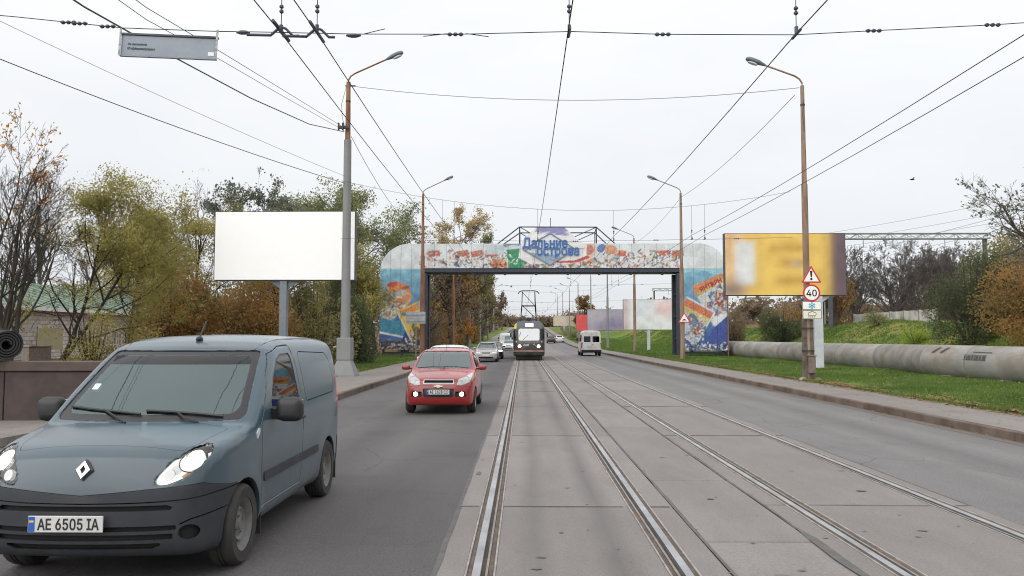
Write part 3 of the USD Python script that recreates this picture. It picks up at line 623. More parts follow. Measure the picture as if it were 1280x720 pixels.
alloy = mat('alloy_rim', (0.42, 0.42, 0.43), (0.3, 0.3, 0.31), rough=0.35, metal=0.7)
head_lit = lamp('headlamp_lit', (1.0, 0.88, 0.66), 0.8)
head_soft = mat('headlamp_housing', (0.42, 0.42, 0.40), (0.26, 0.26, 0.25), rough=0.15, coat=1.0, scale=14)
fog_lit = lamp('fog_lamp_lit', (1.0, 0.98, 0.95), 4.0)
amber = mat('amber_lens', (0.75, 0.28, 0.06), rough=0.2, coat=0.6)
clear_lens = mat('clear_lens', (0.62, 0.63, 0.62), (0.45, 0.46, 0.46), rough=0.12, coat=1.0)
tail_red = mat('tail_lens', (0.42, 0.02, 0.02), rough=0.2, coat=0.6)

def build_car(name, label, category, loc, rotz, body, pieces, wheels, paint, wheel=(0.30, 0.19, 0.2), track=None, rim='steel', rim_mat=None, interior=True, seats=((1.9, 0.36), (1.9, -0.36)), dash=None, belt=0.6, group=None, arch_gap=0.045, smooth=32, wheel_side=(1, -1)):
    """pieces: (name, axis, polygon, (from, to), material, kind, mirrored); kinds panel, pane, lens, hole, groove"""
    root = thing(name, label, category, loc, rotz, group)
    inner_root = body.L / 2
    S = lambda m: xf(m, t=(-inner_root, 0, 0))
    r, w, rim_r = wheel
    tr = track or body.W - w / 2 - 0.03
    deep, full = body.at(-0.05), body.at(0.0)
    arches = m3.Manifold()
    for x in wheels:
        for sd in (1, -1):
            a = prism(oval(x, r, r + arch_gap, r + arch_gap, 40), 's', 0.0, 0.32)
            arches = arches + a.translate([0, sd * (body.W + 0.03) - (0.32 if sd > 0 else 0), 0])
    key = ('shell', tuple(wheels))
    if key not in body.memo:
        body.memo[key] = full - body.at(-0.03) - arches
        body.memo['pane'], body.memo['lens'] = body.at(-0.006) - body.at(-0.012), full - body.at(-0.045)
        body.memo['under', belt] = (body.at(-0.04) ^ man(box(-1, body.L + 1, -2, 2, 0, belt))) - arches
    shell = body.memo[key]
    made = {}
    for nm, axis, poly, (a, b), m, kind, mir in pieces:
        g = poly if isinstance(poly, shapely.Geometry) else Polygon(poly)
        for sd in ((1, -1) if mir else (0,)):
            gg, (aa, bb) = g, (a, b)
            if mir and axis == 's': aa, bb = sorted((sd * a, sd * b))
            elif mir: gg = shapely.affinity.scale(g, 1 if axis == 't' or sd > 0 else -1, 1 if axis != 't' or sd > 0 else -1, origin=(0, 0))
            if kind == 'groove':
                ribbon = prism((gg.exterior if gg.geom_type == 'Polygon' else gg).buffer(0.0045), axis, aa, bb)
                shell = shell - (ribbon - deep); continue
            cut = prism(gg, axis, aa, bb)
            if kind == 'dent':
                shell = shell - (cut ^ (full - body.at(-0.008))); continue
            if kind == 'panel':
                piece = shell ^ prism(gg.buffer(-0.0035), axis, aa, bb)
            elif kind == 'skin':
                piece = shell ^ cut
            elif kind == 'pane':
                piece = body.memo['pane'] ^ cut
            elif kind == 'lens':
                piece = body.memo['lens'] ^ prism(gg.buffer(-0.003), axis, aa, bb)
            else: piece = None
            shell = shell - cut
            if piece is not None and not piece.is_empty():
                made.setdefault(nm, []).append(part(root, nm, S(piece), m, smooth))
    part(root, 'body', S(shell), paint, smooth)
    part(root, 'underbody', S(body.memo['under', belt]), under_mat)
    if interior:
        if dash: part(root, 'dashboard', S((body.at(-0.036) ^ prism(dash, 's', -1.2, 1.2)) - arches), cabin, 40)
        for sx_, sy_ in seats:
            c = sub(root, 'seat', (sx_ - inner_root, sy_, 0))
            part(c, 'cushion', cbox(-0.28, 0.25, -0.25, 0.25, belt - 0.02, belt + 0.14, 0.05), seat_grey, 30)
            part(c, 'backrest', xf(cbox(-0.07, 0.07, -0.25, 0.25, 0.0, 0.55, 0.05), ry=14, t=(0.27, 0, belt + 0.08)), seat_grey, 30)
            part(c, 'headrest', xf(cbox(-0.05, 0.05, -0.14, 0.14, 0.0, 0.18, 0.04), ry=12, t=(0.43, 0, belt + 0.66)), seat_grey, 30)
    for x in wheels:
        for sd in wheel_side:
            add_wheel(root, x - inner_root, sd * tr, r, w, rim_r, rim_mat or steel_rim, sd, rim)
    return root, S
def wiper(root, S, pts, arm=None):
    w = sub(root, 'wiper')
    part(w, 'blade', S(tube(pts, 0.011, 5)), black_plastic)
    if arm: part(w, 'arm', S(tube(arm, 0.009, 5)), black_plastic)
def ellipsoid(c, r, sub_=2):
    s = trimesh.creation.icosphere(sub_)
    return np.array(s.vertices) * r + c, np.array(s.faces)
def rounded(x0, x1, y0, y1, z0, z1, r):
    pts = []
    s = trimesh.creation.icosphere(1).vertices * r
    for x in (x0 + r, x1 - r):
        for y in (y0 + r, y1 - r):
            for z in (z0 + r, z1 - r): pts.append(s + [x, y, z])
    return m3.Manifold.hull_points(np.vstack(pts))

# --- blue-grey panel van, nearest on the left
_mats['blue_grey_van_paint'] = van_paint = usdkit.material(stage, '/World/Looks/blue_grey_van_paint', {'tc': ('texture_coordinate', {}), 's': ('separate_xyz', {}), 'n': ('noise_texture', {'scale': 2.2, 'detail': 7.0, 'roughness': .65}), 'r': ('rgb_ramp', {'ramp': [(.3, (0.029, 0.059, 0.079)), (.7, (0.025, 0.052, 0.070))]}),
    'h': ('map_range', {'from_min': .95, 'from_max': .28, 'to_min': 0.0, 'to_max': 1.0, 'clamp': True}), 'a': ('math', {'math_type': 'multiply_add', 'value2': 1.1, 'value3': -.18}), 'k': ('math', {'math_type': 'multiply', 'use_clamp': True}), 'm': ('mix_color', {'b': (0.105, 0.10, 0.092)}), 'ro': ('map_range', {'from_min': 0.0, 'from_max': .6, 'to_min': .30, 'to_max': .75, 'clamp': True}),
    'n2': ('noise_texture', {'scale': 1.1, 'detail': 5.0}), 'f': ('map_range', {'from_min': .45, 'from_max': .75, 'to_min': 0.0, 'to_max': .22, 'clamp': True}), 'm2': ('mix_color', {'b': (0.085, 0.095, 0.10)}), 'p': ('principled_bsdf', {'coat_weight': .5, 'coat_roughness': .12})},
    [('tc.object', 's.vector'), ('tc.object', 'n.vector'), ('n.fac', 'r.fac'), ('s.z', 'h.value'), ('n.fac', 'a.value1'), ('h.result', 'k.value1'), ('a.value', 'k.value2'), ('tc.object', 'n2.vector'), ('n2.fac', 'f.value'), ('f.result', 'm2.fac'), ('r.color', 'm2.a'), ('m2.result', 'm.a'), ('k.value', 'm.fac'), ('k.value', 'ro.value'), ('ro.result', 'p.roughness'), ('m.result', 'p.base_color')], surface='p.BSDF')
van_bumper = mat('grey_bumper_plastic', (0.019, 0.021, 0.028), (0.026, 0.028, 0.035), rough=0.62, scale=2, bump=0.08, bscale=300, dirt=(0.050, 0.047, 0.045), dscale=2.5, dlo=0.5, dhi=0.85)
side = [(.10, .22), (.02, .32), (0, .45), (0, .60), (.015, .72), (.05, .80), (.13, .92), (.26, .985), (.45, 1.025), (.68, 1.065), (.88, 1.098), (1.22, 1.345), (1.58, 1.59), (1.76, 1.69), (1.95, 1.745), (2.3, 1.795), (2.9, 1.815), (3.6, 1.80), (4.02, 1.765), (4.13, 1.70), (4.17, 1.3), (4.21, .95), (4.22, .5), (4.17, .28), (3.9, .22), (2, .20), (.6, .20)]
plan = [(0.0, .40), (.03, .56), (.10, .69), (.24, .79), (.5, .865), (.9, .90), (1.4, .912), (3.0, .912), (3.8, .895), (4.12, .865), (4.21, .78), (4.22, .6)]
front = [(.78, .2), (.88, .32), (.91, .55), (.912, .85), (.90, 1.06), (.872, 1.2), (.80, 1.52), (.745, 1.70), (.66, 1.785), (.45, 1.83), (0.15, 1.84)]
B = Body(side, plan, front, k=0.09, k2=0.08, h=0.032, bow=0.17, bow_to=(1.7, 2.6), crown=0.035, bulges=((.80, .31, .36, .03), (3.50, .31, .36, .02)))
ws = soft([(-.79, 1.10), (.79, 1.10), (.665, 1.655), (-.665, 1.655)], 0.05)
ws_in = soft([(-.72, 1.145), (.72, 1.145), (.615, 1.615), (-.615, 1.615)], 0.06)
band = ws_in.intersection(sbox(-1, 1.535, 1, 2))
clear = ws_in.intersection(sbox(-1, 0, 1, 1.535))
hl = soft([(.470, .730), (.57, .738), (.68, .782), (.755, .845), (.79, .915), (.78, .962), (.735, .985), (.655, .965), (.57, .89), (.51, .81)], 0.03)
lamp_cover = glass('lamp_cover_glass', (.96, .97, .97), .03, 1.45, .02)
bowl_m = usdkit.material(stage, '/World/Looks/glowing_lamp_reflector', {'p': ('principled_bsdf', {'base_color': (.80, .79, .74), 'metallic': .35, 'roughness': .3, 'emission_color': (1, .92, .78), 'emission_strength': .62})}, surface='p.BSDF')  # emission painted into the reflector stands in for bulb light filling the bowl
sw = soft([(1.50, 1.14), (1.50, 1.22), (1.66, 1.42), (1.86, 1.575), (2.02, 1.62), (2.30, 1.625), (2.34, 1.58), (2.36, 1.14)], 0.03)
sw_in = sw.buffer(-0.022)
door = soft([(1.17, .36), (2.40, .36), (2.46, .9), (2.44, 1.5), (2.38, 1.70), (2.05, 1.69), (1.80, 1.63), (1.56, 1.45), (1.33, 1.20), (1.20, 1.08)], 0.04)
bp = [('bumper_crease', 'f', LineString([(-.93, .655), (-.7, .632), (-.4, .622), (0, .617), (.4, .622), (.7, .632), (.93, .655)]), (-.3, .7), None, 'groove', False), ('bumper_crease', 'f', LineString([(-.93, .53), (-.72, .49), (-.66, .462)]), (-.3, .7), None, 'groove', True),
      ('bumper_slot', 'f', soft([(-.60, .565), (.60, .565), (.62, .585), (.58, .602), (-.58, .602), (-.62, .585)], .008), (-.2, .5), None, 'hole', False),
      ('lower_slot', 'f', rrect(-.64, .64, .425, .46, .012), (-.2, .5), None, 'hole', False), ('lower_slot', 'f', rrect(-.62, .62, .362, .403, .014), (-.2, .5), None, 'hole', False), ('lower_slot', 'f', soft([(-.48, .297), (.48, .297), (.58, .340), (-.58, .340)], .01), (-.2, .5), None, 'hole', False),
      ('fog_recess', 'f', oval(.71, .40, .060, .054), (-.2, .5), None, 'hole', True),
      ('headlight_cover', 'f', hl, (-.2, .95), lamp_cover, 'pane', True),
      ('windscreen_border', 'f', ws.difference(ws_in), (.55, 2.1), trim_black, 'pane', False), ('windscreen_sun_band', 'f', band, (.55, 2.1), dark_glass, 'pane', False), ('windscreen', 'f', clear, (.55, 2.1), van_screen, 'pane', False),
      ('window_border', 's', sw.difference(sw_in), (.5, 1.2), trim_black, 'pane', True), ('side_window', 's', sw_in, (.5, 1.2), dark_glass, 'pane', True),
      ('bumper', 'f', Polygon([(-1.2, 0), (1.2, 0), (1.2, .60), (.95, .60), (.885, .66), (.78, .735), (.47, .715), (0, .675), (-.47, .715), (-.78, .735), (-.885, .66), (-.95, .60), (-1.2, .60)]), (-.3, .66), van_bumper, 'panel', False),
      ('door', 's', door, (.55, 1.2), van_paint, 'panel', True),
      ('bonnet', 't', soft([(.285, -.60), (.285, .60), (.42, .66), (.84, .735), (.91, .5), (.93, 0), (.91, -.5), (.84, -.735), (.42, -.66)], .04), (.78, 1.25), van_paint, 'panel', False),
      ('side_panel', 's', soft([(2.60, 1.13), (3.78, 1.15), (3.86, 1.3), (3.82, 1.52), (3.70, 1.60), (2.66, 1.63), (2.60, 1.58)], .06), (.5, 1.2), van_paint, 'groove', True),
      ('slide_door', 's', soft([(2.55, .36), (3.08, .36), (3.12, .6), (3.3, .8), (3.3, 1.70), (2.5, 1.72)], .03), (.6, 1.2), van_paint, 'dent' if False else 'groove', False),
      ('fuel_flap', 's', rrect(3.78, 3.93, .86, 1.02, .03), (.5, 1.2), van_paint, 'panel', True),
      ('rear_bumper', 's', Polygon([(4.0, .1), (4.4, .1), (4.4, .62), (3.97, .62), (3.97, .3)]), (-1.2, 1.2), van_bumper, 'panel', False),
      ('tail_light', 'f', rrect(.72, .90, .95, 1.35, .03), (4.0, 4.4), tail_red, 'lens', True)]
dash = [(.7, .55), (1.65, .55), (1.62, .97), (1.48, 1.03), (.9, 1.06), (.7, .95)]
VAN_C = (-3.085, 5.58 + 2.11)
van, S = build_car('panel_van', 'blue-grey panel van with lit headlamps driving closest on the left lane', 'van', (VAN_C[0], VAN_C[1], -0.008), 90.1, B, bp, (.80, 3.50), van_paint, wheel=(.312, .195, .205), track=.79, rim='steel', dash=dash, belt=.62, seats=((2.0, .38), (2.0, -.38)))
part(van, 'bulkhead', S(B.at(-0.035) ^ man(box(2.5, 2.53, -1, 1, .6, 1.9))), mat('bulkhead_grey', (0.2, 0.205, 0.21), rough=0.7))
part(van, 'steering_wheel', S(xf((lambda t: (np.array(t.vertices), np.array(t.faces)))(trimesh.creation.torus(.185, .016, major_sections=28, minor_sections=8)), ry=-62, t=(1.58, -.38, 1.06))), black_plastic, True)
for sd in (1, -1):
    mr = sub(van, 'wing_mirror')
    part(mr, 'shell', S(rounded(1.37, 1.52, *sorted((sd * .93, sd * 1.165)), 1.045, 1.255, .065)), black_plastic, 40)
    part(mr, 'glass', S(rounded(1.517, 1.524, *sorted((sd * .955, sd * 1.14)), 1.075, 1.23, .003)), chrome)
    part(mr, 'foot', S(m3.Manifold.hull_points(np.array([[1.46, sd * .84, 1.06], [1.58, sd * .84, 1.06], [1.46, sd * .84, 1.16], [1.58, sd * .84, 1.14], [1.43, sd * .97, 1.06], [1.50, sd * .97, 1.06], [1.43, sd * .97, 1.15], [1.50, sd * .97, 1.15]]))), black_plastic)
    part(van, 'door_moulding', S((B.at(0.014) - B.at(-0.004)) ^ prism(rrect(1.24, 3.02, .565, .64, .02), 's', *sorted((sd * .5, sd * 1.2)))), van_bumper, 32)
    part(van, 'sill', S((B.at(0.008) - B.at(-0.03)) ^ prism([(1.28, .21), (3.12, .21), (3.12, .30), (1.28, .30)], 's', *sorted((sd * .4, sd * 1.2)))), van_paint, 32)
    h = sub(van, 'door_handle')
    part(h, 'grip', S(rounded(2.20, 2.37, *sorted((sd * .905, sd * .945)), .985, 1.02, .014)), black_plastic, 40)
    part(van, 'side_repeater', S((B.at(0.008) - B.at(-0.004)) ^ prism(soft([(1.06, .93), (1.13, .985), (1.13, 1.03), (1.055, .99)], .01), 's', *sorted((sd * .5, sd * 1.2)))), clear_lens, 32)
    part(van, 'mud_flap', S(box(1.225, 1.24, *sorted((sd * .68, sd * .875)), .13, .42)), black_rubber)
    part(van, 'mud_flap', S(box(3.93, 3.945, *sorted((sd * .68, sd * .875)), .13, .42)), black_rubber)
    part(van, 'fog_blank', S((B.at(-0.045) - B.at(-0.06)) ^ prism(oval(sd * .71, .40, .068, .06), 'f', -.2, .5)), black_plastic)
    part(van, 'headlamp_bowl', S((B.at(-0.0305) - B.at(-0.06)) ^ prism(shapely.affinity.scale(hl.buffer(.045), sd, 1, origin=(0, 0)), 'f', -.2, 1.05)), bowl_m, 32)
    part(van, 'headlamp_bulb', S((B.at(-0.012) - B.at(-0.05)) ^ prism(oval(sd * .69, .885, .068, .062), 'f', -.2, .9)), head_lit, 32)
    part(van, 'headlamp_ring', S((B.at(-0.010) - B.at(-0.05)) ^ prism(oval(sd * .69, .885, .082, .076).difference(oval(sd * .69, .885, .070, .064)), 'f', -.2, .9)), chrome, 32)
    part(van, 'headlamp_sidelight', S((B.at(-0.014) - B.at(-0.05)) ^ prism(oval(sd * .605, .83, .036, .036), 'f', -.2, .9)), clear_lens, 32)
    part(van, 'headlamp_amber', S((B.at(-0.018) - B.at(-0.05)) ^ prism(soft([(sd * .64, .785), (sd * .74, .85), (sd * .755, .84), (sd * .665, .772)], .008), 'f', -.2, .9)), amber, 32)
    part(van, 'headlamp_indicator', S((B.at(0.003) - B.at(-0.01)) ^ prism(oval(sd * .575, .80, .034, .036), 'f', -.2, .5)), clear_lens, 32)
    part(van, 'roof_seam', S(tube([(x, sd * yy, B.top_z(x, yy) + .001) for x, yy in ((1.80, .60), (2.0, .635), (2.3, .655), (2.7, .665), (3.2, .665), (3.7, .66), (4.0, .645))], .0075, 5)), trim_black)
emb = sub(van, 'badge', (-0.0, 0, 0))
dia = Polygon([(0, .064), (.050, .0), (0, -.064), (-.050, 0)]); hole = Polygon([(0, .032), (.020, 0), (0, -.032), (-.020, 0)])
part(emb, 'diamond', S(xf(prism(dia.difference(hole), 'f', -.02, .012), ry=22, t=(.066, 0, .845))), chrome, 25)
part(emb, 'backing', S(xf(prism(dia.buffer(.012), 'f', -.004, .012), ry=22, t=(.071, 0, .845))), trim_black)
plate_of(van, 'AE 6505 IA', (-2.11 - 0.020, 0.07, .492), .52, .112)
fx = lambda y, z, o=.014: (B.front_x(y, z) - o, y, z)
wiper(van, S, [fx(.70, 1.200), fx(.50, 1.187), fx(.3, 1.175), fx(.1, 1.160), fx(.03, 1.155)], [fx(.10, 1.095, .02), fx(.25, 1.145, .03), fx(.36, 1.181, .02)])
wiper(van, S, [fx(.0, 1.180), fx(-.2, 1.170), fx(-.42, 1.153), fx(-.62, 1.130)], [fx(-.46, 1.095, .02), fx(-.34, 1.125, .03), fx(-.26, 1.165, .02)])
an = sub(van, 'aerial')
part(an, 'base', S(ellipsoid((1.98, -.02, 1.76), (.05, .03, .028))), black_plastic, True)
part(an, 'rod', S(tube([(1.98, -.02, 1.77), (2.14, -.02, 1.93)], .009, 5)), black_plastic)
part(van, 'rear_view_mirror', S(rounded(1.56, 1.60, .0, .24, 1.46, 1.53, .02)), black_plastic, 40)
part(van, 'sun_visor', S(xf(cbox(-.16, .16, -.30, .30, -.008, .008, .007), ry=-44, t=(1.60, .33, 1.50))), mat('visor_black', (0.012, 0.012, 0.013), rough=0.8))
part(van, 'windscreen_sticker', S((B.at(-0.0045) - B.at(-0.0062)) ^ prism(rrect(.575, .635, 1.33, 1.375, .005), 'f', .7, 2.1)), white_paint)

# --- red hatchback, oncoming on the left lane
red_car = mat('red_car_paint', (0.225, 0.011, 0.012), (0.195, 0.010, 0.011), rough=0.3, coat=0.8, scale=0.8)
white_car = mat('white_car_paint', (0.62, 0.63, 0.64), (0.55, 0.56, 0.57), rough=0.3, coat=0.7, scale=0.8)
side_h = [(.07, .22), (.01, .34), (0, .48), (.015, .62), (.06, .74), (.16, .83), (.40, .90), (.75, .965), (1.02, 1.0), (1.42, 1.23), (1.68, 1.37), (1.92, 1.45), (2.3, 1.495), (2.8, 1.50), (3.3, 1.455), (3.58, 1.40), (3.70, 1.28), (3.84, .98), (3.90, .8), (3.92, .5), (3.87, .27), (3.5, .2), (.4, .18)]
plan_h = [(0, .38), (.04, .56), (.14, .69), (.35, .77), (.7, .815), (1.3, .84), (2.6, .84), (3.4, .81), (3.8, .72), (3.91, .58), (3.92, .4)]
front_h = [(.70, .18), (.80, .3), (.835, .5), (.84, .78), (.82, .95), (.77, 1.06), (.66, 1.34), (.60, 1.44), (.50, 1.50), (.3, 1.53), (.1, 1.535)]
BH = Body(side_h, plan_h, front_h, k=0.09, k2=0.07, h=0.038, bow=0.16, bow_to=(1.4, 2.4), crown=0.04, bulges=((.76, .29, .34, .022), (3.24, .29, .34, .02)))
hws = soft([(-.70, 1.02), (.70, 1.02), (.575, 1.415), (-.575, 1.415)], .05)
def hatch_pieces(paint, lit):
    hw_f = soft([(1.38, 1.03), (1.62, 1.20), (1.95, 1.36), (2.16, 1.385), (2.16, 1.02)], .03); hw_r = soft([(2.22, 1.02), (2.22, 1.385), (2.7, 1.37), (3.0, 1.25), (2.98, 1.02)], .03)
    return [('upper_grille', 'f', rrect(-.335, .335, .71, .79, .02), (-.3, .6), None, 'hole', False), ('lower_grille', 'f', soft([(-.33, .40), (.33, .40), (.36, .60), (-.36, .60)], .03), (-.3, .6), None, 'hole', False),
        ('fog_recess', 'f', soft([(.38, .41), (.64, .41), (.60, .53), (.38, .53)], .02), (-.3, .6), None, 'hole', True),
        ('headlight', 'f', soft([(.41, .68), (.53, .665), (.70, .73), (.755, .86), (.74, .945), (.60, .87), (.45, .81)], .02), (-.3, .8), head_soft if lit else clear_lens, 'lens', True),
        ('windscreen', 'f', hws, (.6, 2.2), car_glass, 'pane', False), ('side_window', 's', hw_f, (.4, 1.2), dark_glass, 'pane', True), ('rear_side_window', 's', hw_r, (.4, 1.2), dark_glass, 'pane', True),
        ('rear_window', 'f', soft([(-.56, 1.05), (.56, 1.05), (.48, 1.38), (-.48, 1.38)], .04), (3.2, 4.2), dark_glass, 'pane', False),
        ('bumper', 'f', Polygon([(-1, .0), (1, 0), (1, .60), (.74, .64), (.40, .66), (-.40, .66), (-.74, .64), (-1, .60)]), (-.4, .42), paint, 'panel', False),
        ('bonnet', 't', soft([(.13, -.40), (.13, .40), (.36, .56), (.9, .66), (1.0, .4), (1.03, 0), (1.0, -.4), (.9, -.66), (.36, -.56)], .04), (.7, 1.2), paint, 'panel', False),
        ('front_door', 's', soft([(1.18, .34), (2.19, .34), (2.19, 1.42), (1.95, 1.42), (1.6, 1.25), (1.25, 1.0), (1.16, .8)], .03), (.4, 1.2), paint, 'panel', True), ('rear_door', 's', soft([(2.2, .34), (2.85, .34), (2.95, .6), (3.08, .8), (3.06, 1.2), (2.72, 1.42), (2.2, 1.42)], .03), (.4, 1.2), paint, 'panel', True),
        ('tail_light', 'f', rrect(.56, .74, .85, 1.2, .03), (3.4, 4.2), tail_red, 'lens', True)]
dash_h = [(.7, .5), (1.55, .5), (1.5, .88), (1.4, .97), (.95, .99), (.7, .85)]
def hatch(label, loc, paint, lit, plate):
    c, S = build_car('hatchback_car', label, 'car', loc, 90, BH, hatch_pieces(paint, lit), (.76, 3.24), paint, wheel=(.29, .185, .19), track=.72, rim='alloy', rim_mat=alloy, dash=dash_h, belt=.5, seats=((1.85, .34), (1.85, -.34)))
    for sd in (1, -1):
        mr = sub(c, 'wing_mirror')
        part(mr, 'shell', S(rounded(1.34, 1.46, *sorted((sd * .84, sd * 1.04)), .97, 1.10, .045)), paint, 40)
        part(mr, 'foot', S(box(1.40, 1.46, *sorted((sd * .74, sd * .86)), .985, 1.02)), black_plastic)
        part(c, 'fog_lamp', S((BH.at(-0.012) - BH.at(-0.05)) ^ prism(oval(sd * .53, .47, .05, .05), 'f', -.3, .5)), fog_lit if lit else clear_lens, 32)
        if lit:
            for rr_, (yy, zz) in ((.075, (.615, .79)), (.05, (.50, .74))):
                part(c, 'headlamp_ring', S((BH.at(0.004) - BH.at(-0.02)) ^ prism(oval(sd * yy, zz, rr_, rr_).exterior.buffer(.008), 'f', -.3, .6)), alu)
    part(c, 'grille_frame', S((BH.at(0.006) - BH.at(-0.03)) ^ prism(rrect(-.348, .348, .700, .800, .022).difference(rrect(-.332, .332, .713, .787, .015)), 'f', -.3, .6)), mat('satin_chrome', (.5, .5, .5), (.42, .42, .42), rough=.3, metal=.8), 30)
    part(c, 'grille_mesh', S((BH.at(-0.034) - BH.at(-0.05)) ^ prism(sbox(-.4, .38, .4, .80), 'f', -.3, .6)), trim_black)
    bt = Polygon([(-.095, .012), (-.04, .012), (-.032, .03), (.045, .03), (.04, .012), (.10, .012), (.088, -.014), (.035, -.014), (.03, -.03), (-.045, -.03), (-.04, -.014), (-.105, -.014)])
    part(c, 'badge', S(prism(shapely.affinity.translate(bt, 0, .655), 'f', -.02, .05)), mat('gold_badge', (0.85, 0.8, 0.68), rough=0.3, metal=0.3))
    if plate: plate_of(c, plate, (-BH.L / 2 - 0.012, 0.0, .525), .52, .112, small=True)
    wiper(c, S, [(1.0, .60, 1.035), (1.06, .25, 1.06), (1.08, -.05, 1.05)]); wiper(c, S, [(1.08, -.02, 1.06), (1.06, -.35, 1.06), (1.0, -.62, 1.03)])
    part(c, 'aerial', S(tube([(1.85, 0, 1.44), (2.15, 0, 1.66)], .006, 5)), black_plastic)
    return c
RED = hatch('bright red hatchback with glowing fog lamps behind the blue-grey van', (-1.93, 18.3 + 1.96, 0), red_car, True, 'AE 1828 CO')
hatch('white car mostly hidden behind the red hatchback, only its roof showing', (-2.66, 26.6 + 1.96, 0), white_car, False, None)

# --- saloons: the silver one and the small far ones
side_s = [(.07, .24), (0, .36), (0, .55), (.03, .66), (.2, .76), (.6, .84), (1.15, .92), (1.25, .95), (1.7, 1.2), (2.05, 1.385), (2.3, 1.42), (2.9, 1.415), (3.2, 1.36), (3.55, 1.12), (3.75, 1.02), (4.3, .98), (4.40, .9), (4.43, .55), (4.38, .28), (4, .2), (.4, .19)]
plan_s = [(0, .45), (.05, .62), (.18, .74), (.5, .81), (1.2, .85), (3.2, .85), (4.0, .80), (4.35, .68), (4.43, .5)]
front_s = [(.70, .19), (.81, .3), (.85, .5), (.85, .75), (.82, .9), (.77, 1.0), (.63, 1.3), (.55, 1.39), (.4, 1.435), (.1, 1.445)]
BS = Body(side_s, plan_s, front_s, k=0.08, k2=0.06, h=0.06, bow=0.15, bow_to=(1.7, 2.6), crown=0.04)
def saloon(label, loc, rot, paint, headlamp, group=None):
    sw1 = soft([(1.6, 1.0), (1.95, 1.2), (2.3, 1.33), (2.95, 1.32), (3.35, 1.05), (3.3, .99)], .03)
    P = [('headlight', 'f', rrect(.42, .78, .60, .72, .02), (-.3, .7), headlamp, 'lens', True), ('grille', 'f', rrect(-.30, .30, .60, .69, .02), (-.3, .6), trim_black, 'lens', False), ('lower_grille', 'f', rrect(-.5, .5, .29, .37, .02), (-.3, .6), trim_black, 'lens', False),
         ('windscreen', 'f', soft([(-.68, .96), (.68, .96), (.53, 1.35), (-.53, 1.35)], .04), (.8, 2.4), car_glass, 'pane', False), ('side_window', 's', sw1, (.4, 1.2), dark_glass, 'pane', True),
         ('rear_window', 'f', soft([(-.60, 1.03), (.60, 1.03), (.5, 1.34), (-.5, 1.34)], .04), (3.0, 4.0), dark_glass, 'pane', False), ('tail_light', 'f', rrect(.5, .8, .68, .86, .02), (4.0, 4.6), tail_red, 'lens', True),
         ('bumper', 'f', sbox(-1, 0, 1, .52), (-.4, .35), paint, 'panel', False), ('door', 's', soft([(1.35, .3), (2.4, .3), (2.4, 1.36), (2.2, 1.36), (1.6, 1.05), (1.35, .9)], .02), (.4, 1.2), paint, 'panel', True)]
    c, S = build_car('saloon_car', label, 'car', loc, rot, BS, P, (.82, 3.4), paint, wheel=(.30, .19, .19), track=.73, rim='alloy', rim_mat=alloy, dash=[(.8, .5), (1.7, .5), (1.65, .85), (1.1, .93), (.8, .8)], belt=.45, seats=((2.1, .35), (2.1, -.35)), group=group)
    for sd in (1, -1): part(c, 'wing_mirror', S(rounded(1.55, 1.67, *sorted((sd * .82, sd * 1.0)), .95, 1.07, .04)), paint, 40)
    return c, S
silver = mat('silver_car_paint', (0.40, 0.39, 0.37), (0.35, 0.34, 0.33), rough=0.3, coat=0.7, metal=0.2)
black_car = mat('black_car_paint', (0.02, 0.021, 0.026), rough=0.3, coat=0.7)
c, S = saloon('silver saloon oncoming between the red hatchback and the tram', (-2.62, 57 + 2.2, 0), 90, silver, clear_lens)
plate_of(c, 'AE 2', (-2.225, 0, .47), .5, .11, blue=False) if False else part(c, 'licence_plate', S(box(-.012, -.004, -.26, .26, .42, .53)), mat('plate_white', ()))
c, S = saloon('dark car with one glaring headlamp half hidden behind the silver saloon', (-2.46, 64.5 + 2.2, 0), 90, black_car, lamp('glaring_headlamp', (1, 0.97, 0.92), 14.0))
c, S = saloon('white car oncoming beside the far tram, half hidden by it', (-1.9, 108, 0), 90, white_car, head_lit)
c, S = saloon('white car driving away on the right lane, beyond the minibus', (7.55 + float(dx(165)), 166, float(zr(166))), -90, white_car, clear_lens)
c, S = saloon('black car driving away ahead of the white one, far right lane', (5.6, 160, float(zr(160))), -90, black_car, clear_lens)

# --- minibuses: white one seen from behind, a far oncoming one
side_m = [(.08, .30), (0, .45), (0, .75), (.06, .86), (.35, 1.0), (.95, 1.16), (1.1, 1.22), (1.75, 1.95), (1.95, 2.15), (2.3, 2.36), (3.2, 2.42), (5.2, 2.40), (5.32, 2.33), (5.36, 1.6), (5.40, .9), (5.40, .45), (5.3, .34), (4.8, .3), (.5, .28)]
plan_m = [(0, .55), (.05, .72), (.25, .86), (.8, .95), (1.5, .97), (5.0, .97), (5.34, .94), (5.40, .85)]
front_m = [(.86, .28), (.94, .4), (.97, .6), (.97, 1.15), (.94, 1.4), (.86, 2.05), (.80, 2.25), (.70, 2.38), (.4, 2.43), (.1, 2.44)]
BM = Body(side_m, plan_m, front_m, k=0.06, k2=0.07, h=0.07, bow=0.15, bow_to=(1.8, 2.8), crown=0.03)
bus_white = mat('white_minibus_paint', (0.60, 0.60, 0.59), (0.52, 0.52, 0.51), rough=0.4, coat=0.5, dirt=(0.36, 0.34, 0.31), dscale=1.4)
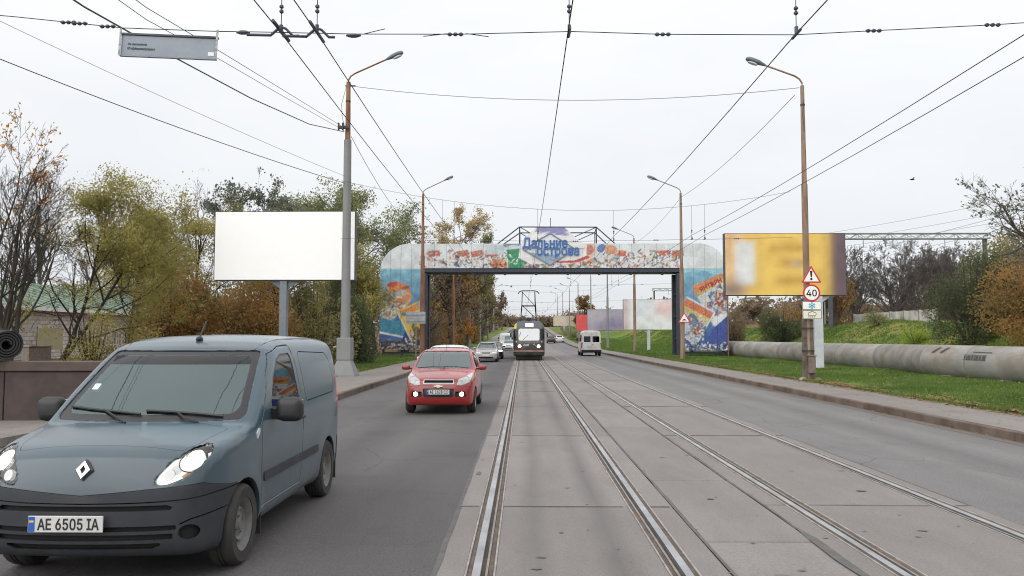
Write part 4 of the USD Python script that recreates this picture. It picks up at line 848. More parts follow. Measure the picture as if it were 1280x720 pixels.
def minibus(label, loc, rot, headlamp, dark=False):
    P = [('headlight', 'f', rrect(.55, .88, .72, .92, .03), (-.3, .8), headlamp, 'lens', True), ('grille', 'f', rrect(-.5, .5, .74, .86, .02), (-.3, .6), trim_black, 'lens', False),
         ('windscreen', 'f', soft([(-.84, 1.24), (.84, 1.24), (.76, 1.98), (-.76, 1.98)], .06), (.6, 2.2), car_glass, 'pane', False), ('side_window', 's', soft([(1.45, 1.3), (1.8, 1.75), (2.0, 1.9), (2.5, 1.9), (2.5, 1.25)], .04), (.5, 1.2), dark_glass, 'pane', True),
         ('long_side_window', 's', rrect(2.7, 5.0, 1.35, 1.95, .06), (.5, 1.2), dark_glass, 'pane', True),
         ('rear_window', 'f', rrect(.09, .72, 1.32, 1.86, .05), (5.0, 5.6), dark_glass, 'pane', True), ('rear_bumper', 'f', sbox(-1.1, 0, 1.1, .58), (5.05, 5.6), black_plastic, 'panel', False),
         ('rear_door', 'f', rrect(.012, .86, .62, 2.2, .05), (5.05, 5.6), bus_white, 'panel', True), ('tail_light', 'f', rrect(.87, .95, .72, 1.25, .02), (5.0, 5.6), tail_red, 'lens', True), ('bumper', 'f', sbox(-1.1, 0, 1.1, .62), (-.4, .4), black_plastic, 'panel', False)]
    c, S = build_car('minibus', label, 'minibus', loc, rot, BM, P, (1.0, 4.2), bus_white, wheel=(.35, .22, .21), track=.84, rim='steel', dash=[(.8, .7), (1.7, .7), (1.65, 1.1), (1.1, 1.2), (.8, 1.1)], belt=.7, seats=((2.1, .45), (2.1, -.45)))
    for sd in (1, -1): part(c, 'wing_mirror', S(rounded(1.5, 1.62, *sorted((sd * .97, sd * 1.18)), 1.4, 1.72, .05)), black_plastic, 40)
    return c, S
c, S = minibus('white minibus seen from behind on the right lane', (6.42, 75 + 2.7, 0), -90, clear_lens)
part(c, 'licence_plate', S(box(5.404, 5.412, -.42, .0, .84, .96)), mat('plate_grimy', (0.5, 0.5, 0.49)))
part(c, 'door_handle', S(box(5.39, 5.425, .06, .16, 1.05, 1.09)), black_plastic)
for sd in (1, -1): part(c, 'door_hinge', S(box(5.38, 5.42, *sorted((sd * .80, sd * .88)), 1.15, 1.2)), black_plastic)
minibus('white minibus oncoming far off beside the trees, left of the tram', (-2.75, 128, 0.05), 90, head_lit)

# ------------------------------------------------------------------ poles, lamps and road signs
def lamp_pole(label, x, y, ztop, steps, arm_dx, arm_dz, mats, z0=None, head_len=0.72, group=None, facets=10, lower=None):
    """steps: (height share, radius) pairs of the shaft; the arm reaches arm_dx sideways and arm_dz up"""
    z0 = float(zr(y)) + 0.13 if z0 is None else z0
    x = x + float(dx(y)); H = ztop + float(zr(y)) - z0
    p = thing('lamp_pole', label, 'street lamp', (x, y, z0), 0, group)
    sm, um = mats
    lowp, upp = steps[:2], steps[2:]
    part(p, 'shaft', tube([(0, 0, H * t) for t, r in lowp], [r for t, r in lowp], facets), sm, 40)
    if upp and len(upp) > 1: part(p, 'upper_shaft', tube([(0, 0, H * t) for t, r in upp], [r for t, r in upp], facets), um, 40)
    s = 1 if arm_dx > 0 else -1
    a = [(0, 0, H - .05), (0, 0, H + .10), (s * .10, 0, H + .26), (s * .28, 0, H + .38), (arm_dx, 0, H + arm_dz)]
    part(p, 'arm', tube(a, .034, 7), um, True)
    d = np.array([arm_dx - s * .28, 0, arm_dz - .38]); d /= np.linalg.norm(d); n = np.array([-d[2] * s, 0, abs(d[0])])
    e = np.array([arm_dx, 0, H + arm_dz]); pts = []
    for t, w, u, l in ((-.06, .05, .05, .04), (.10, .075, .08, .05), (.22, .125, .115, .07), (.45, .15, .12, .09), (.64, .13, .10, .085), (.72, .07, .05, .05)):
        t *= head_len / .72
        for ang in np.linspace(0, 2 * np.pi, 10, endpoint=False):
            c, q = math.cos(ang), math.sin(ang)
            pts.append(e + d * t + np.array([0, 1, 0]) * w * c + n * (u if q > 0 else l) * q)
    h = part(p, 'lamp_head', m3.Manifold.hull_points(np.array(pts)), lampgrey, 45)
    lens = []
    for ang in np.linspace(0, 2 * np.pi, 14, endpoint=False):
        for dn in (-.075, -.115): lens.append(e + d * (.42 + .2 * math.cos(ang)) * head_len / .72 + np.array([0, 1, 0]) * .105 * math.sin(ang) + n * dn)
    part(p, 'lamp_lens', m3.Manifold.hull_points(np.array(lens)), mat('lamp_lens_white', (0.6, 0.61, 0.62), rough=0.25), 40)
    part(p, 'collar', lathe([(steps[-1][1] + .002, H * .93), (steps[-1][1] + .02, H * .93), (steps[-1][1] + .02, H * .93 + .07), (steps[-1][1] + .002, H * .93 + .07)], 10), wire_mat)
    return p, H
P, H = lamp_pole('grey lamp pole with flared base and rusty top beside the white billboard', -7.42, 33.4, 12.62, [(0, .21), (.80, .155), (.80, .115), (1, .09)], 1.66, 1.0, (pole_grey, rust), lower=.80)
part(P, 'flared_base', m3.Manifold.hull_points(np.array([(sx_ * a, sy_ * a, z) for sx_ in (-1, 1) for sy_ in (-1, 1) for a, z in ((.52, -.02), (.50, .10), (.26, .72))])), pole_grey)
part(P, 'base_sleeve', cbox(-.30, .30, -.30, .30, .68, 1.62, .03), pole_grey)
part(P, 'cable_bracket', cat([box(-.38, .12, -.22, -.14, H * .835, H * .835 + .12), box(-.38, -.33, -.24, -.10, H * .83, H * .855), box(-.20, -.15, -.24, -.10, H * .83, H * .855)]), wire_mat)
part(P, 'stay_bracket', box(-.13, .30, -.03, .03, H * .985, H * .985 + .05), wire_mat)
lamp_pole('rust-red lamp pole standing in front of the left gantry leg', -7.80, 62, 13.0, [(0, .19), (.62, .165), (.62, .125), (1, .085)], 1.7, 1.05, (rust, rust), lower=.62)
P1, H1 = lamp_pole('tan lamp pole carrying four road signs in front of the yellow billboard', 10.72, 30.3, 11.4, [(0, .115), (.66, .115), (.66, .095), (1, .07)], -1.45, .82, (pole_tan, pole_tan), lower=.66)
stub_m = mat('dark_concrete_stub', lin(112, 100, 90), lin(84, 72, 64), rough=.95, scale=3, dirt=lin(58, 46, 40), dscale=1.5, bump=.3)
# split concrete stub that holds the pole up
for sgn, hh in ((-1, 2.35), (1, 2.30)):
    part(P1, 'concrete_stub', m3.Manifold.hull_points(np.array([(sgn * .12 + a, b, z) for z, k in ((-.05, .085), (hh, .06)) for a in (-k, k) for b in (-.10, .12)])), stub_m)
part(P1, 'steel_strap', lathe([(.215, 1.1), (.23, 1.1), (.23, 1.16), (.215, 1.16)], 12), wire_mat); part(P1, 'steel_strap', lathe([(.205, 1.95), (.22, 1.95), (.22, 2.0), (.205, 2.0)], 12), wire_mat)
tb = part(P1, 'terminal_box', cbox(-.06, .17, -.32, -.115, .30, .92, .015), mat('old_cabinet', lin(124, 112, 100), lin(96, 82, 70), rough=0.9, dirt=lin(70, 50, 38)))
part(P1, 'box_hood', cbox(-.09, .20, -.35, -.11, .925, .965, .01), mat('old_cabinet', ()))
for k, q in enumerate(((-.28, -.2, .28), (.30, -.12, .22), (.20, -.36, .14))): part(P1, 'rubble', ellipsoid((q[0], q[1], .03), (.15, .13, q[2] * .5), 1), concrete)
part(P1, 'lamp_cable', tube([(.02, -.12, H1 * .95), (-.05, -.13, H1 * .90), (.0, -.125, H1 * .84)], .012, 4), wire_mat)
lamp_pole('rust-patched lamp pole in front of the right gantry leg', 11.32, 57, 12.1, [(0, .17), (.55, .15), (.55, .115), (1, .08)], -1.7, .95, (pole_tan, pole_tan), lower=.55)
far_l = [(-7.8, 90), (-7.8, 118), (-7.8, 147), (-7.8, 178), (-7.8, 212)]
far_r = [(11.85, 85), (11.9, 112.5), (11.9, 140), (11.6, 168), (11.4, 197), (11.2, 228), (11.0, 262)]
fl = ['rusty lamp pole among the brown trees just beyond the gantry', 'second lamp pole beyond the gantry on the left kerb', 'third lamp pole beyond the gantry on the left kerb', 'fourth lamp pole beyond the gantry on the left kerb', 'farthest lamp pole on the left kerb']
fr = ['tan lamp pole seen through the gantry between the two pale billboards', 'lamp pole beside the far purple-grey billboard', 'lamp pole just beyond the white minibus', 'lamp pole beside the far red billboard', 'slim lamp pole near the far beige billboard', 'second last lamp pole on the far right kerb', 'farthest lamp pole on the right kerb at the top of the climb']
for (x, y), lb in zip(far_l, fl): lamp_pole(lb, x, y, 12.6, [(0, .17), (.6, .15), (.6, .11), (1, .08)], 1.7, 1.0, (rust if y < 100 else pole_grey,) * 2, lower=.6, facets=7)
for (x, y), lb in zip(far_r, fr): lamp_pole(lb, x, y, 12.3, [(0, .17), (.6, .15), (.6, .11), (1, .08)], -1.7, .95, (pole_tan if y < 100 else pole_grey,) * 2, lower=.6, facets=7)

def disc_y(poly, y0, y1): return prism(poly, 's', y0, y1)
sign_white = mat('sign_white', (0.80, 0.80, 0.78), (0.74, 0.74, 0.72), rough=0.45)
sign_ivory = mat('sign_ivory', (0.72, 0.70, 0.58), (0.64, 0.62, 0.52), rough=0.5)
def tri_sign(name, label, x, y, z, size, symbol):
    t = thing(name, label, 'road sign', (x, y, z))
    h = size * .866; g = Polygon([(-size / 2, -h / 3), (size / 2, -h / 3), (0, h * 2 / 3)]).buffer(.03, quad_segs=5)
    part(t, 'back_plate', disc_y(g, 0, .012), alu)
    part(t, 'red_border', disc_y(g.difference(g.buffer(-size * .085)), -.004, -.0005), red_paint)
    part(t, 'face', disc_y(g.buffer(-size * .087), -.003, -.0005), sign_white)
    part(t, 'symbol', disc_y(symbol, -.007, -.0035), ink)
    part(t, 'clamp', box(-.06, .06, .013, .12, -.03, .03), alu)
exc = Polygon([(-.045, .235), (.045, .235), (.028, .0), (-.028, .0)]).union(Point(0, -.075).buffer(.045))
tri_sign('warning_sign', 'triangular warning sign with exclamation mark above the 40 sign', 10.80, 30.02, 4.02, .66, exc)
t = thing('speed_limit_sign', 'round red-rimmed 40 speed limit sign on the tan pole', 'road sign', (10.80, 30.02, 3.42))
part(t, 'back_plate', disc_y(Point(0, 0).buffer(.325, quad_segs=12), 0, .012), alu); part(t, 'red_border', disc_y(Point(0, 0).buffer(.325, quad_segs=12).difference(Point(0, 0).buffer(.262, quad_segs=12)), -.004, -.0005), red_paint)
part(t, 'face', disc_y(Point(0, 0).buffer(.26, quad_segs=12), -.003, -.0005), sign_white); part(t, 'numerals', text_on('40', .235, (0, -.0045, 0)), ink); part(t, 'clamp', box(-.06, .06, .013, .12, -.03, .03), alu)
t = thing('snowflake_plate', 'small plate with a blue snowflake under the 40 sign', 'road sign', (10.80, 30.02, 2.95))
part(t, 'plate', cbox(-.355, .355, -.003, .01, -.16, .16, .003), sign_white)
part(t, 'snowflake', cat([meshkit.arrays(disc_y(shapely.affinity.rotate(sbox(-.012, -.13, .012, .13), a, origin=(0, 0)), -.008, -.004))[:2] for a in (0, 60, 120)] + [meshkit.arrays(disc_y(shapely.affinity.rotate(shapely.affinity.translate(shapely.affinity.rotate(sbox(-.008, -.045, .008, .045), b), 0, .095), a, origin=(0, 0)), -.0075, -.0042))[:2] for a in range(0, 360, 60) for b in (50, -50)]), mat('snow_blue', (0.05, 0.38, 0.55), rough=0.5))
part(t, 'border', disc_y(sbox(-.34, -.145, .34, .145).exterior.buffer(.008), -.006, -.0035), ink)
t = thing('wet_road_plate', 'small ivory plate with a rain cloud drawing, lowest on the tan pole', 'road sign', (10.80, 30.02, 2.61))
part(t, 'plate', cbox(-.355, .355, -.003, .01, -.165, .165, .003), sign_ivory)
cl = Point(-.09, .02).buffer(.06).union(Point(0, .05).buffer(.075)).union(Point(.09, .025).buffer(.06)).union(sbox(-.1, -.035, .1, .02))
part(t, 'cloud', cat([meshkit.arrays(disc_y(cl.exterior.buffer(.009), -.007, -.004))[:2]] + [meshkit.arrays(disc_y(Point(q, -.085).buffer(.02), -.007, -.004))[:2] for q in (-.12, -.05, .02, .09)]), ink)
part(t, 'border', disc_y(sbox(-.34, -.15, .34, .15).exterior.buffer(.008), -.006, -.0035), ink)
hump = Polygon([(-.17, -.10), (-.12, -.06), (-.05, .0), (.05, .0), (.12, -.06), (.17, -.10)])
tri_sign('warning_sign', 'triangular warning sign with a hump on the pole before the gantry', 11.42, 56.76, 3.05, .80, hump)
t = thing('information_board', 'blank grey road sign seen from behind beside the rusty pole', 'road sign', (-8.15, 61, .15))
part(t, 'board', cbox(-.78, .72, -.02, .02, 2.65, 3.55, .008), alu); part(t, 'post', bar((0, .05, -.1), (0, .05, 3.5), .04, 8), pole_grey)
for q in (2.85, 3.35): part(t, 'rail', box(-.75, .7, -.06, -.022, q - .03, q + .03), alu)

# ------------------------------------------------------------------ overhead wires
def sag(p0, p1, s, n=14):
    t = np.linspace(0, 1, n)[:, None]; p = np.asarray(p0, float) * (1 - t) + np.asarray(p1, float) * t
    p[:, 2] -= (4 * t * (1 - t))[:, 0] * s; return p
SUP = [-14, 10.4, 31.7, 60.3, 88.5, 116, 144, 172, 204, 236, 270, 310]
def along(u, z, r, y1=310):
    P = []
    for a, b in zip(SUP[:-1], SUP[1:]):
        if b > y1: break
        for t in np.linspace(0, 1, 7)[:-1]:
            y = a + (b - a) * t; P.append((u + float(dx(y)), y, z + float(zr(y)) - .09 * 4 * t * (1 - t)))
    P.append((u + float(dx(b)), b, z + float(zr(b))))
    return tube(P, r, 5)
G1, G2 = 'tram contact wires', 'trolleybus wires'
solo('contact_wire', along(.60, 5.80, .0085), wire_mat, 'tram contact wire over the left track', 'wire')
solo('contact_wire', along(3.62, 5.78, .0085), wire_mat, 'tram contact wire over the right track', 'wire')
for u, lb in ((-3.22, 'outer trolleybus wire over the left lane'), (-2.74, 'inner trolleybus wire over the left lane'), (6.72, 'inner trolleybus wire over the right lane'), (7.23, 'outer trolleybus wire over the right lane')):
    solo('trolley_wire', along(u, 5.82, .008), wire_mat, lb, 'wire')
def insulator(p, d, n=4, r=.026, L=.2):
    """a string of sheds along d"""
    p, d = np.asarray(p, float), np.asarray(d, float) / np.linalg.norm(d)
    pts, rad = [], []
    for k in range(n):
        for t, q in ((0, .35), (.3, 1), (.6, 1), (.9, .35)): pts.append(p + d * L * ((k + t) / n - .5)); rad.append(r * q)
    return tube(pts, rad, 7)
def cross_span(label, y, lower, upper, hangs, ins, near=False):
    dz, ddx = float(zr(y)), float(dx(y))
    q = lambda p: (p[0] + ddx, y + (p[2] if len(p) > 2 else 0), p[1] + dz)
    t = thing('cross_span', label, 'overhead wire span')
    pl = np.array([q(p) for p in lower]); part(t, 'lower_wire', tube(pl, .0065, 5), wire_mat)
    xs = np.linspace(upper[0][0], upper[-1][0], 20); c = np.polyfit([p[0] for p in upper], [p[1] for p in upper], 2)
    pu = np.array([q((x, np.polyval(c, x))) for x in xs]); part(t, 'upper_wire', tube(pu, .0065, 5), wire_mat)
    for u, zc in hangs:
        zt = float(np.polyval(c, u)); part(t, 'hanger', bar(q((u, zc + .05)), q((u, zt)), .006, 4), wire_mat)
        part(t, 'hanger_insulator', insulator(q((u, zc + .32)), (0, 0, 1), 2, .030, .13), insul_mat)
        part(t, 'wire_clamp', cat([tube([(u + ddx, y - .16, zc + dz), (u + ddx, y + .16, zc + dz)], .020, 6), bar(q((u, zc - .01)), q((u, zc + .10)), .025, 6)]), insul_mat)
    for x in ins:
        z = float(np.interp(x, [p[0] for p in lower], [p[1] for p in lower]))
        part(t, 'span_insulator', insulator(q((x, z)), (1, 0, 0), 3, .026, .22), insul_mat)
    return t
t = cross_span('nearest cross span with dark insulators, holding the route board', 10.4, [(-9.5, 6.32), (-6.8, 6.06), (-5.35, 5.90), (-4.05, 5.845), (-3.7, 5.84), (-2.2, 5.80), (-.87, 5.79), (.65, 5.82), (1.87, 5.775), (3.6, 5.76), (4.65, 5.81), (6.2, 5.88), (9.6, 6.1)],
    [(-9.5, 7.6), (2, 6.85), (11, 7.4)], [(-3.22, 5.83), (-2.74, 5.83), (.62, 5.81), (3.62, 5.77)], [-6.08, -5.93, -5.55, -.89, 1.86, 4.64, 6.2], True)
# curved bridges that carry the trolleybus pair
for k, u in enumerate((-3.22, -2.74)):
    z = 5.80 - .02 * k
    part(t, 'bridge_arm', tube([(u - .46, 10.4, z), (u - .14, 10.4, z - .01), (u - .05, 10.4, z + .07), (u, 10.4, z + .10), (u + .06, 10.4, z + .08), (u + .16, 10.4, z - .02), (u + .24, 10.4, z - .02)], .019, 6), insul_mat)
    part(t, 'wire_holder', tube([(u - .0, 10.05, z + .05), (u, 10.75, z + .05)], .024, 6), insul_mat)
part(t, 'end_insulator', insulator((-3.72, 10.4, 5.83), (1, 0, 0), 1, .030, .2), insul_mat); part(t, 'end_insulator', insulator((-2.24, 10.4, 5.78), (1, 0, 0), 1, .030, .22), insul_mat)
part(t, 'loose_end', cat([bar((-2.12, 10.4, 5.8), (-1.83, 10.4, 5.87), .006, 4), bar((-1.32, 10.4, 5.765), (-1.0, 10.4, 5.80), .006, 4), bar((-.75, 10.4, 5.80), (-.45, 10.4, 5.755), .006, 4)]), wire_mat)
cross_span('cross span between the grey lamp pole and the tan lamp pole', 31.7, [(-7.3, 5.72), (-3, 5.62), (2, 5.58), (6.7, 5.64), (10.7, 5.72)], [(-7.3, 8.05), (2, 6.82), (10.65, 7.55)], [(-3.22, 5.66), (-2.74, 5.66), (.6, 5.62), (3.62, 5.62), (6.72, 5.66), (7.23, 5.66)], [-4.6, -1.4, 2.1, 5.3, 8.5])
for k, (y, lb) in enumerate(((60.3, 'cross span just in front of the gantry'), (88.5, 'first cross span beyond the gantry'), (116, 'second cross span beyond the gantry'), (144, 'third cross span beyond the gantry'), (172, 'fourth cross span beyond the gantry'), (204, 'fifth cross span beyond the gantry'))):
    cross_span(lb, y, [(-7.75, 5.8), (2, 5.62), (11.7, 5.8)], [(-7.75, 7.9), (2, 6.7), (11.7, 7.7)], [(-3.22, 5.66), (-2.74, 5.66), (.6, 5.62), (3.62, 5.62), (6.72, 5.66), (7.23, 5.66)], [-4.8, -1.2, 2.1, 5.4, 9.0])
def cable(label, P, r=.012): solo('cable', tube(np.asarray(P, float), r, 5), wire_mat, label, 'cable')
cable('high wire strung between the tops of the grey and tan lamp poles', sag((-7.3, 33.4, 12.45), (10.65, 30.4, 11.35), .55, 24), .011)
cable('thick sagging cable running from the grey lamp pole behind the route board', [(-7.55, 33.3, 10.45), (-7.6, 28, 9.35), (-7.65, 22, 8.48), (-7.7, 17, 7.92), (-7.75, 13.7, 7.6), (-7.8, 9, 7.4), (-7.8, 4, 7.5)], .017)
cable('upper of the two thin cables from the grey lamp pole bracket', [(-7.55, 33.3, 10.62), (-7.6, 25, 9.62), (-7.7, 20, 9.05), (-7.75, 16, 8.55), (-7.8, 10, 8.2), (-7.8, 4, 8.2)], .009)
cable('lower of the two thin cables from the grey lamp pole bracket', [(-7.55, 33.3, 10.5), (-7.6, 25, 9.42), (-7.7, 20, 8.84), (-7.75, 16, 8.3), (-7.8, 10, 7.95), (-7.8, 4, 7.95)], .008)
cable('dark cable crossing the sky at left toward the grey pole', sag((-7.5, 33.3, 8.25), (-16.5, 15.6, 9.85), .28, 16), .014)
cable('thin cable above the dark one at the upper left', sag((-7.5, 33.3, 8.55), (-17, 15.6, 11.3), .2, 16), .007)
cable('slack cable hanging down beside the grey lamp pole', [(-7.45, 33.1, 12.3), (-7.63, 33.1, 11.6), (-7.6, 33.1, 11.0), (-7.45, 33.15, 10.5)], .010)
cable('feeder cable from the grey lamp pole to the rusty one', sag((-7.3, 33.5, 10.3), (-7.75, 62, 9.8), .8), .012)
cable('feeder cable from the tan lamp pole top to the pole at the gantry', sag((10.5, 30.5, 11.1), (11.2, 57, 11.7), .35), .012)
cable('feeder cable from the gantry pole to the next pole beyond', sag((11.2, 57, 11.6), (11.75, 85, 11.7), .4), .012)

# route board that hangs on the nearest span
t = thing('route_board', 'grey metal route board with two lines of small print hanging from the wires', 'sign', (-4.70, 10.36, 5.62), 0)
tl = -2.7
bm = mat('route_board_grey', lin(140, 148, 158), lin(126, 134, 146), rough=0.5, scale=2)
part(t, 'board', xf(cbox(-.64, .64, -.012, .012, -.135, .135, .004), ry=-tl), bm)
part(t, 'top_rail', xf(cbox(-.65, .65, -.03, .03, .135, .165, .006), ry=-tl), frame_steel); part(t, 'bottom_rail', xf(cbox(-.65, .65, -.022, .016, -.155, -.135, .006), ry=-tl), bm)
for s in (-1, 1): part(t, 'hanger_strip', xf(box(s * .645 - .014, s * .645 + .014, -.036, -.031, -.15, .22 if s < 0 else .25), ry=-tl), mat('perforated_strip', (0.42, 0.43, 0.44), (0.14, 0.14, 0.15), rough=0.5, scale=30))
part(t, 'print', cat([xf(text_on('На замовлення', .028, (-.42, -.0145, .018), width=.25), ry=-tl), xf(text_on('КП «Дніпроелектротранс»', .030, (-.365, -.0145, -.045), width=.37), ry=-tl)]), mat('faded_ink', lin(72, 76, 88), rough=0.6))
part(t, 'sticker', xf(cbox(.53, .61, -.0145, -.0125, -.10, -.05, .001), ry=-tl), white_paint)

# ------------------------------------------------------------------ billboards
def blur_print(x0, x1, z0, z1, blobs, base, n=46):
    """a soft, unreadable print: blobs are (centre x, centre z, half width, half height, softness, colour) in shares of the face"""
    gx, gz = np.meshgrid(np.linspace(0, 1, n), np.linspace(0, 1, n // 2), indexing='ij')
    c = np.ones(gx.shape + (3,)) * np.array(base, float)
    for bx, bz, hw, hh, sf, col in blobs:
        m = (1 / (1 + np.exp((np.abs(gx - bx) - hw) / sf))) * (1 / (1 + np.exp((np.abs(gz - bz) - hh) / (sf * 1.6))))
        c = c * (1 - m[..., None]) + np.array(col, float) * m[..., None]
    v = np.stack([x0 + (x1 - x0) * gx, 0 * gx, z0 + (z1 - z0) * gz], -1).reshape(-1, 3)
    nn = gx.shape[1]; i, j = np.meshgrid(np.arange(n - 1), np.arange(nn - 1), indexing='ij')
    q = np.stack([i * nn + j, (i + 1) * nn + j, (i + 1) * nn + j + 1, i * nn + j + 1], -1).reshape(-1, 4)
    return (v, q), np.clip(np.array([lin(*k) for k in np.clip(c.reshape(-1, 3), 0, 255)]), 0, 1)
def billboard(label, xc, y, w, zb, zt, post_dx, post_w, post_mat, face=None, print_=None, rotz=0, gz=None):
    xc = xc + float(dx(y)); g = float(ground_z(xc + post_dx, y)) if gz is None else gz
    off = float(zr(y))
    b = thing('billboard', label, 'billboard', (xc + post_dx, y, g), rotz); zb, zt = zb + off - g, zt + off - g
    x0, x1 = -w / 2 - post_dx, w / 2 - post_dx
    if face: part(b, 'face', cbox(x0 + .03, x1 - .03, -.20, -.17, zb + .03, zt - .03, .004), face)
    if print_:
        (v, f), c = blur_print(x0 + .03, x1 - .03, zb + .03, zt - .03, *print_)
        part(b, 'poster', xf((v, f), t=(0, -.20, 0)), printed('poster_print', .5), True, color=c)
    fr = cbox(x0, x1, -.19, .16, zb, zt, .01) - man(box(x0 + .028, x1 - .028, -1, -.165, zb + .028, zt - .028))
    part(b, 'frame', fr, frame_steel)
    part(b, 'post', cbox(-post_w / 2, post_w / 2, -.16, .16, -.3, zb - .004, .02), post_mat); part(b, 'base_plate', cbox(-.4, .4, -.4, .4, -.06, .07, .02), concrete)
    for q in (-.3, .3): part(b, 'gusset', m3.Manifold.hull_points(np.array([(math.copysign(post_w / 2, q) * 1.0, yy, zb - .35) for yy in (-.03, .03)] + [(q * 2.2, yy, zb - .005) for yy in (-.03, .03)] + [(math.copysign(post_w / 2, q), yy, zb - .005) for yy in (-.03, .03)])), post_mat)
    return b
bw = mat('billboard_white', (0.90, 0.90, 0.90), (0.885, 0.885, 0.885), rough=0.6, spec=0.3)
billboard('blank white billboard on a grey post left of the road', -10.33, 34.6, 6.14, 4.22, 7.24, -.05, .32, mat('billboard_post_grey', lin(118, 124, 132), lin(104, 110, 118), rough=0.6), face=bw)
billboard('yellow billboard behind the tan lamp pole with the 40 sign', 13.05, 40, 6.0, 3.83, 6.95, 1.62, .42, mat('pale_post', lin(186, 192, 194), lin(168, 175, 178), rough=0.6),
    print_=([(.06, .6, .10, .6, .015, (214, 176, 130)), (.165, .52, .085, .36, .012, (212, 214, 216)), (.06, .08, .09, .1, .03, (120, 104, 98)), (.60, .5, .28, .6, .02, (224, 188, 96)), (.54, .76, .16, .05, .02, (184, 142, 66)), (.58, .52, .12, .07, .02, (196, 152, 78)), (.60, .24, .18, .07, .025, (188, 146, 70)), (.59, .5, .035, .06, .01, (178, 160, 128)), (.97, .5, .10, .7, .014, (100, 82, 90)), (.85, .5, .03, .6, .02, (196, 160, 84))], (220, 182, 92)))
billboard('pale white and pink billboard seen through the gantry', 14.55, 92, 6.1, 2.6, 6.1, -.15, .34, mat('pale_post', ()), print_=([(.82, .72, .22, .22, .05, (226, 188, 190)), (.32, .78, .2, .25, .06, (206, 212, 218)), (.03, .5, .06, .6, .03, (196, 176, 172))], (218, 222, 222)))
billboard('purple-grey billboard beyond the pale one', 12.7, 121, 6.0, 2.7, 5.9, .1, .34, mat('pale_post', ()), print_=([(.6, .25, .35, .3, .08, (124, 118, 146)), (.2, .7, .25, .3, .08, (176, 172, 180))], (158, 152, 166)))
billboard('red billboard far off beyond the minibus', 12.9, 152, 5.6, 2.5, 5.6, .3, .34, mat('pale_post', ()), print_=([(.5, .5, .45, .5, .05, (206, 74, 74))], (200, 92, 88)))
billboard('beige billboard farthest up the right side', 11.4, 226, 6, 2.6, 5.6, .1, .34, mat('pale_post', ()), print_=([(.3, .5, .3, .5, .06, (190, 176, 158))], (168, 156, 142)))

# ------------------------------------------------------------------ the painted gantry over the road
GY = 64.0
gx_ = lambda px: (px - 653.5) / 15.62
gz_ = lambda py: CAMZ + (421.5 - py) / 15.62
CXN, CZN, CST = 704, 262, 0.04
cx0, cz0 = -11.8, 0.4
cgx, cgz = np.meshgrid(cx0 + (np.arange(CXN) + .5) * CST, cz0 + (np.arange(CZN) + .5) * CST, indexing='ij')
canvas = np.zeros((CXN, CZN, 3))
prng = np.random.default_rng(77)
nzA = meshkit.fbm(np.stack([cgx * .9, cgz * .9, 0 * cgx], -1), 4, 3); nzB = meshkit.fbm(np.stack([cgx * 2.5, cgz * 2.5, 0 * cgx], -1), 3, 8)
canvas[:] = np.array([222, 230, 233]) + (nzA[..., None] - .5) * 34
low = cgz < 7.25
t_ = np.clip((7.25 - cgz) / 6.4, 0, 1)[..., None]
sea = np.array([128, 186, 208]) * (1 - t_) + np.array([52, 84, 150]) * t_
canvas = np.where(low[..., None], sea + (nzB[..., None] - .5) * 60, canvas)
def fill(poly, col, jit=10, soft_edge=None):
    g = poly if isinstance(poly, shapely.Geometry) else Polygon(poly)
    b = g.bounds; i0, i1 = int((b[0] - cx0) / CST) - 1, int((b[2] - cx0) / CST) + 2; j0, j1 = int((b[1] - cz0) / CST) - 1, int((b[3] - cz0) / CST) + 2
    i0, j0 = max(i0, 0), max(j0, 0)
    m = shapely.contains_xy(g, cgx[i0:i1, j0:j1], cgz[i0:i1, j0:j1])
    canvas[i0:i1, j0:j1][m] = np.array(col) + prng.normal(0, jit, (m.sum(), 1))
def blob(x, z, rx, rz, col, rot=0, jit=9): fill(oval(x, z, rx, rz, 14, rot), col, jit)
def scatter(x0, x1, z0, z1, n, pal, r=(.08, .35), flat=.6):
    for _ in range(n):
        c = pal[prng.integers(len(pal))]; rr = prng.uniform(*r)
        x, z = prng.uniform(x0, x1), z0 + (z1 - z0) * prng.beta(1.1, 1.5)
        a = prng.uniform(0, 360); k = prng.integers(3, 6)
        if prng.random() < .5: blob(x, z, rr, rr * prng.uniform(.25, flat), c, a, 14)
        else: fill(shapely.affinity.rotate(sbox(x - rr, z - rr * .3, x + rr, z + rr * .3), a), c, 14)
JUNK = [(188, 92, 72), (214, 142, 96), (150, 112, 96), (232, 232, 232), (236, 236, 234), (92, 132, 176), (70, 84, 128), (206, 84, 70), (110, 92, 88), (222, 190, 150), (160, 178, 190), (212, 216, 222), (120, 150, 90)]
scatter(-8.3, 12.6, 7.3, 8.75, 1500, JUNK + [(228, 232, 234)] * 9, (.05, .20))
for q in np.arange(-7.6, 12.4, 1.15):           # red-brown crates riding on the heap
    if -2 < q < 5.5 or prng.random() < .35: continue
    fill(shapely.affinity.rotate(sbox(q, 8.25, q + .95, 8.72), prng.uniform(-14, 14)), (196, 104, 82), 16); scatter(q, q + 1, 8.0, 8.8, 10, JUNK, (.06, .2))
